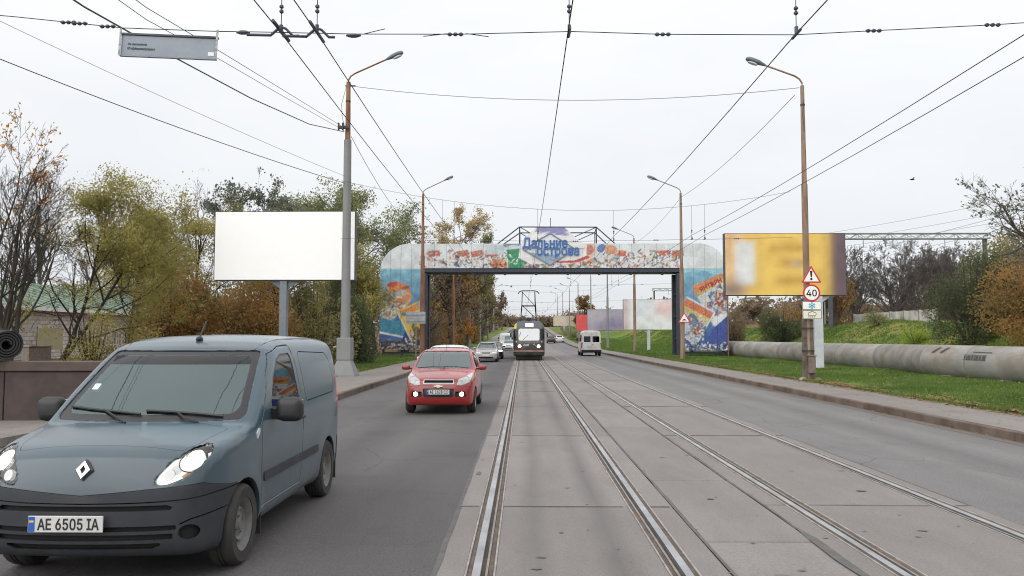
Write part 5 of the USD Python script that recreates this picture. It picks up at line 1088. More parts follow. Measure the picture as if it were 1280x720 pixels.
# left leg: fish, crab tail, tilted packet, dark bottom
fill([(-10.9, 5.9), (-10.2, 6.3), (-9.2, 5.9), (-8.9, 5.2), (-10.9, 5.35)], (214, 132, 76), 20); blob(-10.5, 6.0, .45, .2, (190, 70, 56), 10); blob(-9.4, 5.75, .35, .12, (170, 70, 50), 10); blob(-9.7, 5.3, .5, .25, (150, 186, 204), 0)
blob(-10.9, 4.9, .5, .5, (196, 184, 150), 0, 26); blob(-9.9, 4.6, 1.15, .62, (214, 166, 122), 32, 16); blob(-9.8, 4.6, .9, .35, (196, 138, 96), 35, 16); blob(-10.7, 3.9, .7, .75, (198, 190, 172), 0, 30)
scatter(-11.4, -9.4, 3.4, 5.0, 90, [(214, 200, 170), (150, 130, 110), (110, 120, 130), (232, 226, 214), (180, 140, 100)], (.06, .2))
fill([(-11.5, 3.3), (-9.6, 3.0), (-9.0, 1.7), (-11.5, 2.1)], (62, 140, 172), 18); fill([(-11.5, 2.25), (-9.1, 1.75), (-9.1, 1.63), (-11.5, 2.08)], (226, 232, 236))
fill([(-9.3, 2.6), (-8.1, .9), (-9.9, .9)], (40, 62, 132), 10)
pk = Polygon([(-10.1, 3.85), (-7.75, 4.95), (-7.4, .4), (-8.35, .5)]); fill(pk, (226, 190, 84), 16); fill([(-9.9, 3.8), (-8.0, 4.75), (-8.1, 4.1), (-9.6, 3.4)], (222, 142, 74), 18); fill([(-9.35, 3.1), (-7.9, 3.9), (-8.0, 3.55), (-9.2, 2.85)], (176, 52, 44), 22)
blob(-9.55, 3.6, .2, .16, (70, 130, 170)); blob(-8.15, 4.3, .22, .5, (130, 180, 214)); blob(-8.5, 2.0, .38, .6, (112, 84, 60), 0, 30); scatter(-9.0, -7.9, 1.0, 2.9, 60, [(120, 92, 60), (90, 110, 60), (222, 214, 190), (176, 88, 60), (60, 60, 60)], (.06, .2))
fill([(-10.15, 3.9), (-10.05, 3.8), (-8.3, .45), (-8.5, .45)], (232, 230, 222))
fill(sbox(-11.6, .4, -8.0, 1.45), (52, 60, 84), 24); scatter(-11.5, -8.1, .5, 1.6, 130, [(46, 48, 60), (90, 84, 84), (196, 160, 140), (150, 140, 150), (60, 84, 90), (222, 216, 208)], (.05, .22))
# right leg: two tilted packets over a blue ground, white writing-like surf below
fill([(12.7, 6.9), (14.5, 7.1), (16.4, 6.4), (16.4, 7.25), (12.7, 7.25)], (150, 202, 220), 12); fill([(12.7, 1.1), (14.4, 1.1), (16.4, 3.0), (16.4, .4), (12.7, .4)], (50, 74, 150), 12); fill([(14.5, 1.4), (16.4, 4.6), (16.4, 1.2)], (56, 80, 158), 12)
p2 = Polygon([(13.55, 5.75), (16.25, 6.9), (16.4, 3.9), (15.2, 2.6)]); fill(p2, (206, 208, 206), 22); fill([(13.5, 5.85), (16.2, 7.0), (16.3, 6.3), (13.85, 4.95)], (210, 136, 92), 20); fill([(13.9, 5.35), (16.1, 6.45), (16.15, 6.2), (14.0, 5.1)], (196, 180, 110), 20)
blob(15.7, 4.7, .28, .85, (178, 62, 52), 12, 20); blob(15.2, 4.9, .3, .6, (92, 132, 186), 10, 20); blob(16.1, 4.9, .2, .7, (90, 84, 120), 0, 20); scatter(14.7, 16.4, 3.5, 6.0, 110, [(222, 226, 230), (120, 150, 190), (180, 70, 60), (90, 90, 120), (206, 190, 150)], (.06, .24))
fill([(15.0, 3.2), (16.3, 3.75), (16.35, 3.5), (15.3, 2.6)], (230, 234, 238))
p1 = Polygon([(13.1, 4.95), (15.25, 3.75), (13.75, 1.15), (12.3, 2.3)]); fill(p1.buffer(.07), (236, 238, 240)); fill(p1, (186, 200, 216), 20); fill([(13.05, 4.9), (15.2, 3.7), (14.9, 3.2), (12.75, 4.2)], (208, 116, 78), 20); fill([(12.8, 4.35), (14.95, 3.2), (14.7, 2.85), (12.6, 3.95)], (206, 194, 120), 20)
blob(13.6, 3.0, .4, .7, (100, 110, 150), 20, 24); blob(13.9, 2.2, .4, .25, (176, 96, 70), 20, 20); scatter(12.7, 14.5, 1.6, 3.5, 110, [(232, 234, 238), (120, 150, 190), (176, 90, 70), (120, 110, 110), (210, 196, 170)], (.06, .22))
scatter(12.7, 16.4, .5, 1.35, 170, [(206, 210, 214), (150, 160, 176), (70, 82, 110), (44, 52, 84), (232, 234, 236)], (.05, .2))
# heap and emblem in the middle
blob(gx_(640), gz_(305), .75, .28, (120, 150, 168), 8, 12); blob(gx_(640), gz_(308), .5, .12, (214, 222, 226), 8, 8)
fill([(gx_(633), gz_(312)), (gx_(652), gz_(310)), (gx_(657), gz_(335)), (gx_(636), gz_(336))], (44, 146, 96), 14); scatter(gx_(634), gx_(656), gz_(333), gz_(312), 26, [(226, 240, 232), (60, 160, 110), (200, 226, 210)], (.05, .16))
blob(gx_(623), gz_(330), .75, .4, (206, 120, 84), 0, 22); scatter(gx_(613), gx_(633), gz_(336), gz_(320), 40, [(120, 60, 44), (222, 150, 110), (90, 60, 50), (226, 190, 120)], (.05, .18)); fill(sbox(gx_(608), gz_(318), gx_(630), gz_(307)), (196, 214, 220), 16)
blob(gx_(736), gz_(312), .68, .66, (226, 200, 176), 0, 12); blob(gx_(736), gz_(312), .45, .42, (196, 122, 104), 0, 22); blob(gx_(752), gz_(310), .4, .3, (92, 120, 186), 40); blob(gx_(764), gz_(312), .5, .4, (216, 150, 110), 0, 20); blob(gx_(735), gz_(328), .7, .45, (226, 222, 200), 0, 14)
scatter(gx_(655), gx_(770), gz_(336), gz_(322), 170, JUNK, (.06, .24))
glow = Polygon([(gx_(a), gz_(b)) for a, b in ((648, 322), (652, 300), (660, 293), (670, 284), (706, 284), (716, 293), (722, 299), (734, 306), (733, 325), (712, 330), (664, 330))])
fill(glow, (244, 244, 243), 5)
fill([(gx_(a), gz_(b)) for a, b in ((669, 289), (672, 283), (706, 283), (714, 292), (703, 296), (699, 293), (690, 296), (684, 290), (676, 291))], (142, 142, 196), 8)
fill([(gx_(a), gz_(b)) for a, b in ((688, 292), (718, 310), (688, 331), (657, 313), (668, 302))], (236, 241, 246), 5)
fill([(gx_(a), gz_(b)) for a, b in ((660, 315), (688, 331), (705, 321), (690, 318))], (150, 184, 212), 10)
fill([(gx_(a), gz_(b)) for a, b in ((683, 323), (700, 326.5), (720, 325), (735, 319), (738, 322), (722, 328), (700, 329))], (206, 62, 66), 10)
grey_ = canvas.mean(-1, keepdims=True)
canvas = np.where(low[..., None], canvas * .92 + grey_ * .04 + 8, canvas * .84 + grey_ * .08 + 16)
canvas = np.clip(canvas + prng.normal(0, 9, canvas.shape[:2] + (1,)), 0, 255)
can_lin = np.where(canvas / 255 <= .04045, canvas / 255 / 12.92, ((canvas / 255 + .055) / 1.055) ** 2.4) * 0.78
can_lin = ndimage.gaussian_filter(can_lin, (.35, .35, 0))
def painted(x, z):
    return np.stack([ndimage.map_coordinates(can_lin[..., k], [(x - cx0) / CST - .5, (z - cz0) / CST - .5], order=1, mode='nearest') for k in range(3)], -1)
def sheet(x0, x1, zb, zt, y0, th=.03, cell=.055):
    """one sheet of the facade: zb and zt are functions of x; the front is a fine grid that carries the print"""
    n = max(2, int(round((x1 - x0) / cell)) + 1); xs = np.linspace(x0, x1, n); m = max(2, int((max(zt(x) for x in xs) - min(zb(x) for x in xs)) / cell) + 1)
    X_, T_ = np.meshgrid(xs, np.linspace(0, 1, m), indexing='ij'); B_ = np.array([zb(x) for x in xs])[:, None]; E_ = np.array([zt(x) for x in xs])[:, None]
    Z_ = B_ + (E_ - B_) * T_
    v = np.stack([X_, 0 * X_ + y0, Z_], -1).reshape(-1, 3); i, j = np.meshgrid(np.arange(n - 1), np.arange(m - 1), indexing='ij')
    q = np.stack([i * m + j, (i + 1) * m + j, (i + 1) * m + j + 1, i * m + j + 1], -1).reshape(-1, 4)
    rim = np.concatenate([np.arange(n) * m, (n - 1) * m + np.arange(m)[1:], (np.arange(n)[::-1][1:]) * m + m - 1, np.arange(m)[::-1][1:-1]])
    k = len(v); vb = v[rim] + [0, th, 0]; r = np.arange(len(rim)); rn = np.roll(r, -1)
    side_q = np.stack([rim[r], k + r, k + rn, rim[rn]], 1)
    vv = np.vstack([v, vb]); col = painted(vv[:, 0], vv[:, 2])
    return (vv, np.vstack([q, side_q])), col
gan = thing('gantry', 'painted advertising gantry arching over the whole road with a big blue title', 'gantry', (2.4, GY, .15))
O = np.array([2.4, GY, .15])
pm = printed('gantry_print', .6)
def zt_(x):
    xl, xr_, r = -11.5, 16.42, 2.35
    top = 9.28
    if x < xl + r: return top - r + math.sqrt(max(r * r - (xl + r - x) ** 2, 0))
    if x > xr_ - r: return top - r + math.sqrt(max(r * r - (x - xr_ + r) ** 2, 0))
    return top
def add_sheet(nm, x0, x1, zb, zt, y):
    (v, f), c = sheet(x0 + .008, x1 - .008, zb, zt, y); part(gan, nm, (v - O, f), pm, color=c)
xs = list(np.arange(-11.5, -8.1 + .01, .85))
for a, b in zip(xs[:-1], xs[1:]):
    add_sheet('mural_sheet', a, b, lambda x: .78, lambda x: 7.26, GY); add_sheet('cladding_sheet', a, b, lambda x: 7.275, zt_, GY)
xs2 = np.linspace(-8.1, 12.72, 22)
for a, b in zip(xs2[:-1], xs2[1:]): add_sheet('mural_sheet', a, b, lambda x: 7.31, zt_, GY)
xs3 = np.linspace(12.72, 16.42, 5)
for a, b in zip(xs3[:-1], xs3[1:]):
    add_sheet('mural_sheet', a, b, lambda x: .72, lambda x: 7.26, GY); add_sheet('cladding_sheet', a, b, lambda x: 7.275, zt_, GY)
back_grey = mat('gantry_back_sheet', lin(150, 154, 158), lin(128, 132, 136), rough=0.7)
outl = Polygon([(x, zt_(x)) for x in np.linspace(-11.5, 16.42, 90)] + [(16.42, .8), (12.7, .8), (12.7, 7.3), (-8.1, 7.3), (-8.1, .8), (-11.5, .8)])
part(gan, 'back_cladding', xf(prism(outl, 's', 66.4, 66.44), t=-O), back_grey)
# the curved roof sheet that closes the arch between front and back
pr = [(x, zt_(x)) for x in np.concatenate([[-11.5], np.linspace(-11.49, -9.1, 16), np.linspace(14.0, 16.41, 16), [16.42]])]
pr = [(-11.5, .8)] + pr + [(16.42, .8)]
v = np.array([[(x, GY + .04, z), (x, 66.39, z)] for x, z in pr]).reshape(-1, 3); n = len(pr); k = np.arange(n - 1)
part(gan, 'edge_cladding', (v - O, np.stack([2 * k, 2 * k + 1, 2 * k + 3, 2 * k + 2], 1)), back_grey)
part(gan, 'crossbeam', xf(cbox(-8.1, 12.72, GY + .02, 66.35, 6.97, 7.29, .02), t=-O), dark_steel)
for q in np.linspace(-6.5, 11.2, 8): part(gan, 'floodlight', xf(rounded(q - .10, q + .10, GY + .1, GY + .35, 6.76, 6.91, .03), t=-O), dark_steel)
for xa, xb in ((-8.09, -7.70), (12.32, 12.70)):
    part(gan, 'post', xf(cbox(xa, xb, GY + .03, GY + .5, 0.0, 6.91, .02), t=-O), dark_steel); part(gan, 'rear_post', xf(cbox(xa, xb, 65.9, 66.35, 0.0, 6.91, .02), t=-O), dark_steel)
    for z in (1.6, 3.4, 5.2): part(gan, 'tie_bar', xf(box(xa + .1, xb - .1, GY + .5, 65.9, z, z + .12), t=-O), dark_steel)
for xa in (-11.2, -9.7, 13.5, 16.0): part(gan, 'trestle_leg', xf(cbox(xa - .09, xa + .09, GY + .2, GY + .4, 0, .85, .01), t=-O), dark_steel)
for a, b in ((-11.3, -8.2), (12.9, 16.3)): part(gan, 'trestle_beam', xf(cbox(a, b, GY + .22, GY + .38, .45, .58, .01), t=-O), dark_steel)
part(gan, 'edge_pole', xf(bar((16.3, GY - .15, 0.0), (16.3, GY - .15, 5.2), .05, 7), t=-O), rust)
# open steel frame round the title
for nm, yy, pts in (('front_frame', GY + .1, [(621, 305), (649.5, 283), (746, 283.5), (770, 305)]), ('rear_frame', 66.3, [(629, 305), (650, 290.5), (744, 290.5), (759, 305)])):
    s = 1000 / yy * 1.0; w = [((a - 653.5) / s, yy, CAMZ + (421.5 - b) / s) for a, b in pts]
    bars = [bar(w[0], w[1], .05), bar(w[1], w[2], .05), bar(w[2], w[3], .05)]
    for q in (1, 2): bars.append(bar(w[q], (w[q][0], yy, 9.2), .045))
    bars.append(bar(w[1], (w[1][0] + 1.3, yy, w[1][2] - .75), .035)); bars.append(bar(w[2], (w[2][0] - 1.8, yy, w[2][2] - .8), .035))
    if nm == 'front_frame': wf = w
    else: bars += [bar(wf[q], w[q], .04) for q in (1, 2)]
    part(gan, nm, xf(cat(bars), t=-O), frame_steel)
gl = Polygon([(gx_(a), gz_(b)) for a, b in ((652, 304), (654, 299), (660, 293), (670, 284), (706, 284), (716, 293), (722, 299), (731, 304.8), (731, 310), (652, 310))])
tri_v, tri_f = trimesh.creation.triangulate_polygon(gl.segmentize(.3), engine='earcut')
em = trimesh.Trimesh(np.c_[tri_v, np.zeros(len(tri_v))], tri_f); em = em.subdivide().subdivide().subdivide()
ev = np.stack([em.vertices[:, 0], np.full(len(em.vertices), GY - .04), em.vertices[:, 1]], 1)
part(gan, 'title_board', (ev - O, em.faces[:, ::-1]), pm, color=painted(ev[:, 0], ev[:, 2]))
dd = np.array([(gx_(a), gz_(b)) for a, b in ((688, 291.5), (719, 311), (688, 331.5), (656, 313), (668, 302.5))])
part(gan, 'diamond_outline', xf(prism(Polygon(dd).exterior.buffer(.045, join_style=2), 's', GY - .09, GY - .05), t=-O), mat('outline_blue_grey', lin(120, 122, 138), rough=0.5))
title = mat('title_blue', lin(52, 100, 162), lin(46, 92, 152), rough=0.5)
edge_w = mat('title_white', lin(226, 232, 238), rough=0.5)
for s, hgt, px, py, wd in (('Дальние', .80, 681.5, 304.4, 3.62), ('острова', .80, 697.5, 315.9, 3.42)):
    part(gan, 'title_lettering', xf(text_on(s, hgt, (gx_(px), GY - .10, gz_(py)), width=wd, depth=.02), t=-O), title)
part(gan, 'packet_lettering', xf(text_on('ЯНТАРН', .36, (15.0, GY - .02, 5.95), width=1.9, depth=.012, tilt=25), t=-O), mat('packet_red', lin(170, 44, 40), rough=0.5))
part(gan, 'weather_rod', xf(bar((gx_(689), GY + 1, 9.3), (gx_(689), GY + 1, 11.5), .03), t=-O), frame_steel)

# ------------------------------------------------------------------ the tram under the gantry
TX, TY = .47, 60.6
side_t = [(.22, .32), (.10, .50), (.06, .95), (.05, 1.35), (.10, 1.45), (.30, 2.45), (.42, 2.75), (.75, 2.98), (1.4, 3.06), (13.2, 3.06), (13.8, 2.9), (14.0, 2.4), (14.0, .5), (13.8, .32)]
plan_t = [(0.04, .80), (.12, 1.0), (.35, 1.16), (.9, 1.235), (1.6, 1.25), (12.5, 1.25), (13.6, 1.18), (14.0, .95)]
front_t = [(1.14, .32), (1.22, .42), (1.25, .8), (1.25, 1.5), (1.20, 2.4), (1.10, 2.72), (.85, 2.98), (.4, 3.07), (.1, 3.08)]
BT = Body(side_t, plan_t, front_t, k=.12, k2=.10, h=.075, bow=.10, bow_to=(2, 4), crown=.03)
tram = thing('tram', 'dark tram with lit headlamps oncoming under the gantry', 'tram', (TX, TY + 7, 0), 90)
St = lambda m: xf(m, t=(-7, 0, 0))
shell = BT.at(0.0) - BT.at(-.05); tram_mats = dict(dark=mat('tram_dark_wrap', (0.026, 0.025, 0.034), (0.040, 0.030, 0.034), rough=0.4, scale=1.5, coat=0.5, dirt=(0.10, 0.06, 0.05), dscale=1.2, dlo=.5, dhi=.8))
pieces = [('windscreen', rrect(-.80, .80, 1.52, 2.42, .14), 'f', (-.3, 1.2), glass('tram_glass', (.6, .65, .66), .02, 1.5, .22)), ('quarter_window', Polygon([(.86, 1.55), (1.22, 1.6), (1.16, 2.4), (.86, 2.42)]), 'f', (-.3, 1.2), dark_glass),
          ('quarter_window', Polygon([(-.86, 1.55), (-1.22, 1.6), (-1.16, 2.4), (-.86, 2.42)]), 'f', (-.3, 1.2), dark_glass), ('route_window', rrect(-.34, .30, 2.55, 2.84, .04), 'f', (-.3, 1.5), lamp('route_display', (1, 1, 1), .35))]
pieces += [('side_window', rrect(1.6 + k * 1.5, 2.9 + k * 1.5, 1.5, 2.4, .1), 's', (.8, 1.4), dark_glass) for k in range(7)] + [('side_window', rrect(1.6 + k * 1.5, 2.9 + k * 1.5, 1.5, 2.4, .1), 's', (-1.4, -.8), dark_glass) for k in range(7)]
for nm, g, ax, (a, b), m in pieces:
    c = prism(g, ax, a, b); part(tram, nm, St((BT.at(-.01) - BT.at(-.03)) ^ c), m, 35); shell = shell - c
roofc = man(box(-1, 15, -2, 2, 2.62, 4)); tw = mat('tram_yellow_edge', lin(206, 186, 70), lin(190, 168, 60), rough=0.4)
skirt = man(box(-1, 15, -2, 2, 0, .62)); bumper = prism(sbox(-1.3, .66, 1.3, .80), 'f', -.3, .55)
part(tram, 'front_band', St((BT.at(.03) - BT.at(-.02)) ^ bumper), mat('tram_band', lin(150, 122, 104), lin(120, 96, 84), rough=0.6), 35)
part(tram, 'skirt', St(shell ^ skirt), mat('tram_skirt', (0.02, 0.02, 0.022), (0.05, 0.045, 0.04), rough=0.7), 35); shell = shell - skirt
yl = man(box(-1, 15, .95, 2, 2.3, 4)); part(tram, 'yellow_cant_rail', St(shell ^ yl), tw, 35); shell = shell - yl
part(tram, 'roof', St(shell ^ roofc), mat('tram_roof', (0.085, 0.095, 0.125), (0.10, 0.105, 0.125), rough=0.6), 35); shell = shell - roofc
part(tram, 'body', St(shell), tram_mats['dark'], 35)
part(tram, 'floor', St(box(.5, 13.6, -1.1, 1.1, .6, .75)), cabin)
part(tram, 'bulkhead', St(box(1.55, 1.6, -1.15, 1.15, .75, 2.7)), mat('tram_bulkhead', (.28, .27, .25), rough=.7))
part(tram, 'console', St(cbox(.42, .85, -.9, .9, .75, 1.5, .05)), cabin)
tl_ = lamp('tram_headlamp', (1.0, .80, .55), 5.0)
for s in (-.72, .72):
    hd = part(tram, 'headlamp', St(lathe([(.001, -.07), (.10, -.06), (.13, 0), (.13, .1), (.001, .1)], 18, 'x')) if False else St(xf(lathe([(.0005, -.06), (.10, -.05), (.125, 0.0), (.125, .1), (.0005, .1)], 18, 'x'), t=(.05, s, 1.08))), tl_, 40)
    part(tram, 'marker_lamp', St(xf(lathe([(.0005, -.03), (.045, -.02), (.05, .05), (.0005, .05)], 12, 'x'), t=(.10, s * 1.34, 1.42))), clear_lens)
    part(tram, 'wing_mirror', St(rounded(.2, .32, *sorted((s * 1.85, s * 2.0)), 1.75, 2.1, .04)), black_plastic)
    part(tram, 'mirror_arm', St(bar((.45, s * 1.6, 2.2), (.28, s * 1.92, 2.12), .02)), black_plastic)
# small white and yellow lettering on the nose
def nose(y, z, w, h_): return St(box(.02, .045, y - w / 2, y + w / 2, z - h_ / 2, z + h_ / 2))
part(tram, 'nose_lettering', St(xf(text('соті', .16, .02, True), M=None, rx=90, rz=-90, t=(.045, .42, 1.10))), white_paint)
part(tram, 'nose_emblem', cat([nose(-.36, 1.20, .10, .05), nose(-.42, 1.25, .05, .10), nose(-.46, 1.16, .05, .04)]), tw)
wiper(tram, St, [(.10, .45, 1.58), (.20, .05, 1.95)])
part(tram, 'coupler', St(rounded(-.05, .4, -.18, .18, .42, .58, .05)), under_mat)
for bx in (2.9, 9.4):
    bo = sub(tram, 'bogie', (bx - 7, 0, 0))
    part(bo, 'frame', cbox(-1.2, 1.2, -.95, .95, .30, .52, .03), under_mat)
    for ax in (-.95, .95):
        for s in (-1, 1): part(bo, 'wheel', xf(lathe([(.02, -.06), (.34, -.06), (.34, .05), (.37, .05), (.37, .07), (.02, .07)], 24, 'y'), t=(ax, s * .79, .345)), under_mat)
part(tram, 'lifeguard', St(cbox(.30, .36, -1.0, 1.0, .08, .34, .01)), under_mat)
# pantograph: base frame, twin arms, contact bow
pf = sub(tram, 'pantograph', (4.2 - 7, 0, 3.06))
part(pf, 'base_frame', cat([box(-.75, .75, s - .03, s + .03, .16, .22) for s in (-.62, .62)] + [box(x - .03, x + .03, -.62, .62, .16, .22) for x in (-.72, .72)]), wire_mat)
for s in (-.62, .62): part(pf, 'insulator', cat([insulator((x, s, .10), (0, 0, 1), 3, .06, .16) for x in (-.7, .7)]), insul_mat)
for s in (-1, 1):
    for q in (-1, 1): part(pf, 'lower_arm', bar((.6 * q, s * .62, .2), (.95 * q, s * .55, 1.25), .045, 5), wire_mat); part(pf, 'upper_arm', bar((.95 * q, s * .55, 1.25), (.05 * q, s * .50, 2.38), .038, 5), wire_mat)
for q0, q1 in (((.95, -.55, 1.25), (.05, .5, 2.35)), ((-.95, .55, 1.25), (-.6, -.6, .22)), ((.95, -.55, 1.25), (.95, .55, 1.25)), ((-.95, -.55, 1.25), (-.95, .55, 1.25))): part(pf, 'brace', bar(q0, q1, .028, 4), wire_mat)
part(pf, 'contact_bow', tube([(0, -.86, 2.22), (0, -.72, 2.40), (0, -.5, 2.47), (0, .5, 2.47), (0, .72, 2.40), (0, .86, 2.22)], .045, 6), wire_mat)
part(tram, 'roof_beacon', St(rounded(1.2, 1.5, -.14, .14, 3.05, 3.28, .05)), black_plastic)

# ------------------------------------------------------------------ heating pipe on the right verge
pipe_m = mat('pipe_cladding', lin(150, 147, 142), lin(124, 122, 117), rough=0.75, scale=1.2, coord='geo.position', stretch=(1, .5, 1), dirt=lin(122, 108, 94), dscale=1.0, dlo=.5, dhi=.7, metal=0.0)
pipe_m2 = mat('pipe_cladding_stained', lin(136, 132, 126), lin(108, 106, 101), rough=0.8, scale=1.4, coord='geo.position', dirt=lin(112, 96, 82), dscale=1.3, dlo=.52, dhi=.74)
pipe = thing('heating_pipe', 'large grey insulated pipe lying along the right grass verge', 'pipe', (17.35, 50, .78)); PR = .67
edges = [16, 21.5, 26.2, 30.6, 34.0, 38.5, 43.2, 48, 53, 58.2, 63.5, 69, 74.5, 80]
prr = random.Random(3)
for k, (a, b) in enumerate(zip(edges[:-1], edges[1:])):
    n = 7; yy = np.linspace(a + .006, b - .006, n); rr = PR + prr.uniform(-.012, .008); ph = np.linspace(0, 2 * np.pi, 34, endpoint=False)
    rad = rr + .018 * (meshkit.noise(np.stack([np.cos(ph)[None] * 1.5 + 0 * yy[:, None], np.sin(ph)[None] * 1.5 + 0 * yy[:, None], yy[:, None] * 1.1 + 0 * ph[None]], -1), 4) - .5)
    v = np.stack([rad * np.cos(ph), np.repeat(yy[:, None] - 50, 34, 1), rad * np.sin(ph)], -1).reshape(-1, 3)
    i, j = np.meshgrid(np.arange(n - 1), np.arange(34), indexing='ij'); q = np.stack([i * 34 + j, i * 34 + (j + 1) % 34, (i + 1) * 34 + (j + 1) % 34, (i + 1) * 34 + j], -1).reshape(-1, 4)[:, ::-1]
    part(pipe, 'pipe_section', (v, q), (pipe_m, pipe_m2)[k % 3 == 1], 40)
    part(pipe, 'seam_band', xf(lathe([(PR - .02, -.05), (PR + .010, -.03), (PR + .010, .03), (PR - .02, .05)], 34, 'y'), t=(0, b - 50, 0)), pipe_m2, 30)
    part(pipe, 'support_block', cbox(-.55, .55, (a + b) / 2 - 50 - .35, (a + b) / 2 - 50 + .35, -.85, -.52, .03), concrete)
part(pipe, 'end_elbow', tube([(0, 30.0, 0), (0, 30.8, -.05), (0, 31.4, -.4), (0, 31.6, -1.0), (0, 31.6, -1.6)], PR, 28), pipe_m, 40)
blk = mat('pipe_marking', (0.03, 0.03, 0.03), (0.10, 0.10, 0.09), rough=0.8, scale=18)
def on_pipe(y0, y1, a0, a1, skew=0.0, lift=.016):
    A = np.radians(np.linspace(a0, a1, 6)); n = 6
    v = np.concatenate([np.stack([-(PR + lift) * np.cos(A), np.full(n, yq - 50) + skew * (A - A[0]), (PR + lift) * np.sin(A)], 1) for yq in (y0, y1)]); k = np.arange(n - 1)
    return v, np.stack([k, k + 1, n + k + 1, n + k], 1)
for y0 in (33.0, 32.35): part(pipe, 'black_stripe', on_pipe(y0, y0 + .2, 32, 58, -.6), blk)
for k_, (ya_, yb_, a_, b_) in enumerate(((29.25, 29.45, 14, 27), (29.52, 29.66, 15, 26), (29.72, 29.98, 14, 26), (30.05, 30.16, 15, 28), (30.22, 30.5, 14, 26), (30.56, 30.64, 16, 26), (29.2, 30.7, 12, 13.5), (29.2, 30.7, 28, 29.5), (29.0, 30.2, 38, 41))): part(pipe, 'stencil_mark', on_pipe(ya_, yb_, a_, b_), blk)

# ------------------------------------------------------------------ parapet at the left, with the rolled sheet lying on it
stone = mat('brown_granite', lin(70, 55, 50), lin(54, 42, 39), rough=0.6, scale=3.5, detail=8, dirt=lin(44, 35, 33), dscale=1.2)
par = thing('parapet', 'low brown stone parapet with a capping, left behind the van', 'wall', (-11.0, 14.2, .1), 3.0)
xs4 = [-6, -4.4, -2.85, -1.3, .25, 1.8, 3.35, 4.2]
for a, b in zip(xs4[:-1], xs4[1:]):
    part(par, 'stone_panel', cbox(a + .006, b - .006, -.16, .16, -.2, 1.06, .01), stone); 
for a, b in ((-6, -2.85), (-2.85, .25), (.25, 4.2)): part(par, 'cap_stone', cbox(a + .005, b - .005, -.21, .21, 1.065, 1.24, .012), mat('brown_granite_cap', lin(80, 65, 58), lin(66, 52, 47), rough=0.6, scale=3.5, detail=8))
roll = thing('rubber_roll', 'black rolled-up rubber sheet lying on the parapet', 'rubber roll', (-9.12, 14.05, 1.345 + .02), -38)
th_ = np.linspace(0, 2 * np.pi * 4.2, 130); rsp = .075 + .19 * th_ / th_[-1]
sp = LineString(np.stack([rsp * np.cos(th_), rsp * np.sin(th_) + .275], 1)).buffer(.0145, quad_segs=2, cap_style=2)
rm = prism(sp, 'f', -1.0, 0.0)
part(roll, 'coil', rm, black_rubber, 40)
part(roll, 'loose_flap', xf(prism(LineString([(-.26, .2), (-.32, .05), (-.40, .012), (-.58, .012)]).buffer(.012), 'f', -.95, -.04)), black_rubber, 40)
for q in (-.8, -.25): part(roll, 'binding', prism(Point(0, .275).buffer(.283, quad_segs=10).difference(Point(0, .275).buffer(.279, quad_segs=10)), 'f', q, q + .05), mat('binding_grey', (.08, .08, .08), rough=.6))

# ------------------------------------------------------------------ white brick building with the green roof
bk = usdkit.material(stage, '/World/Looks/white_brick', {'g': ('geometry', {}), 'sep': ('separate_xyz', {}), 'c': ('combine_xyz', {}), 'b': ('brick_texture', {'color1': lin(222, 214, 214), 'color2': lin(204, 194, 195), 'mortar': lin(176, 166, 166), 'scale': 1.0, 'brick_width': .52, 'row_height': .26, 'mortar_size': .03, 'bias': 0.1}),
    'n': ('noise_texture', {'scale': .8, 'detail': 5.0}), 'r': ('rgb_ramp', {'ramp': [(.3, (.88, .86, .85)), (.65, (1, 1, 1))]}), 'm': ('mix_color', {'blend_type': 'multiply', 'fac': 1.0}), 'p': ('principled_bsdf', {'roughness': .9}), 'bp': ('bump', {'strength': .6, 'distance': .03})},
    [('g.position', 'sep.vector'), ('sep.y', 'c.x'), ('sep.z', 'c.y'), ('c.vector', 'b.vector'), ('g.position', 'n.vector'), ('n.fac', 'r.fac'), ('b.color', 'm.a'), ('r.color', 'm.b'), ('m.result', 'p.base_color'), ('b.fac', 'bp.height'), ('bp.normal', 'p.normal')], surface='p.BSDF')
bld = thing('brick_building', 'long white brick shed with a green metal roof behind the willow', 'building', (-30.5, 55, .2))
wins = [(4.2, 5.0, 1.0, 2.0), (5.8, 6.6, 1.0, 2.0), (8.6, 9.4, 1.0, 2.0), (10.2, 11.0, 1.0, 2.0), (-1.0, 0.4, .9, 2.1)]
wall = man(box(-11.5, 0, -12, 17, -.5, 3.45))
for a, b, z0, z1 in wins: wall = wall - man(box(-.25, .2, a, b, z0, z1))
part(bld, 'wall', wall, bk)
part(bld, 'gable', m3.Manifold.hull_points(np.array([(-11.5, y, 3.452) for y in (-11.99, -11.7)] + [(-.0, y, 3.452) for y in (-11.99, -11.7)] + [(-5.75, y, 5.35) for y in (-11.99, -11.7)])), bk)
for a, b, z0, z1 in wins:
    wn = sub(bld, 'window'); part(wn, 'pane', box(-.2, -.18, a, b, z0, z1), mat('window_dark', (.03, .035, .04), rough=.1)); part(wn, 'frame', man(box(-.17, -.10, a, b, z0, z1)) - man(box(-1, 1, a + .07, (a + b) / 2 - .03, z0 + .07, z1 - .07)) - man(box(-1, 1, (a + b) / 2 + .03, b - .07, z0 + .07, z1 - .07)), white_paint)
green = mat('green_roof_sheet', lin(104, 128, 110), lin(88, 112, 94), rough=0.5, scale=1.0, stretch=(1, 3, 1), dirt=lin(96, 104, 88), dscale=.7)
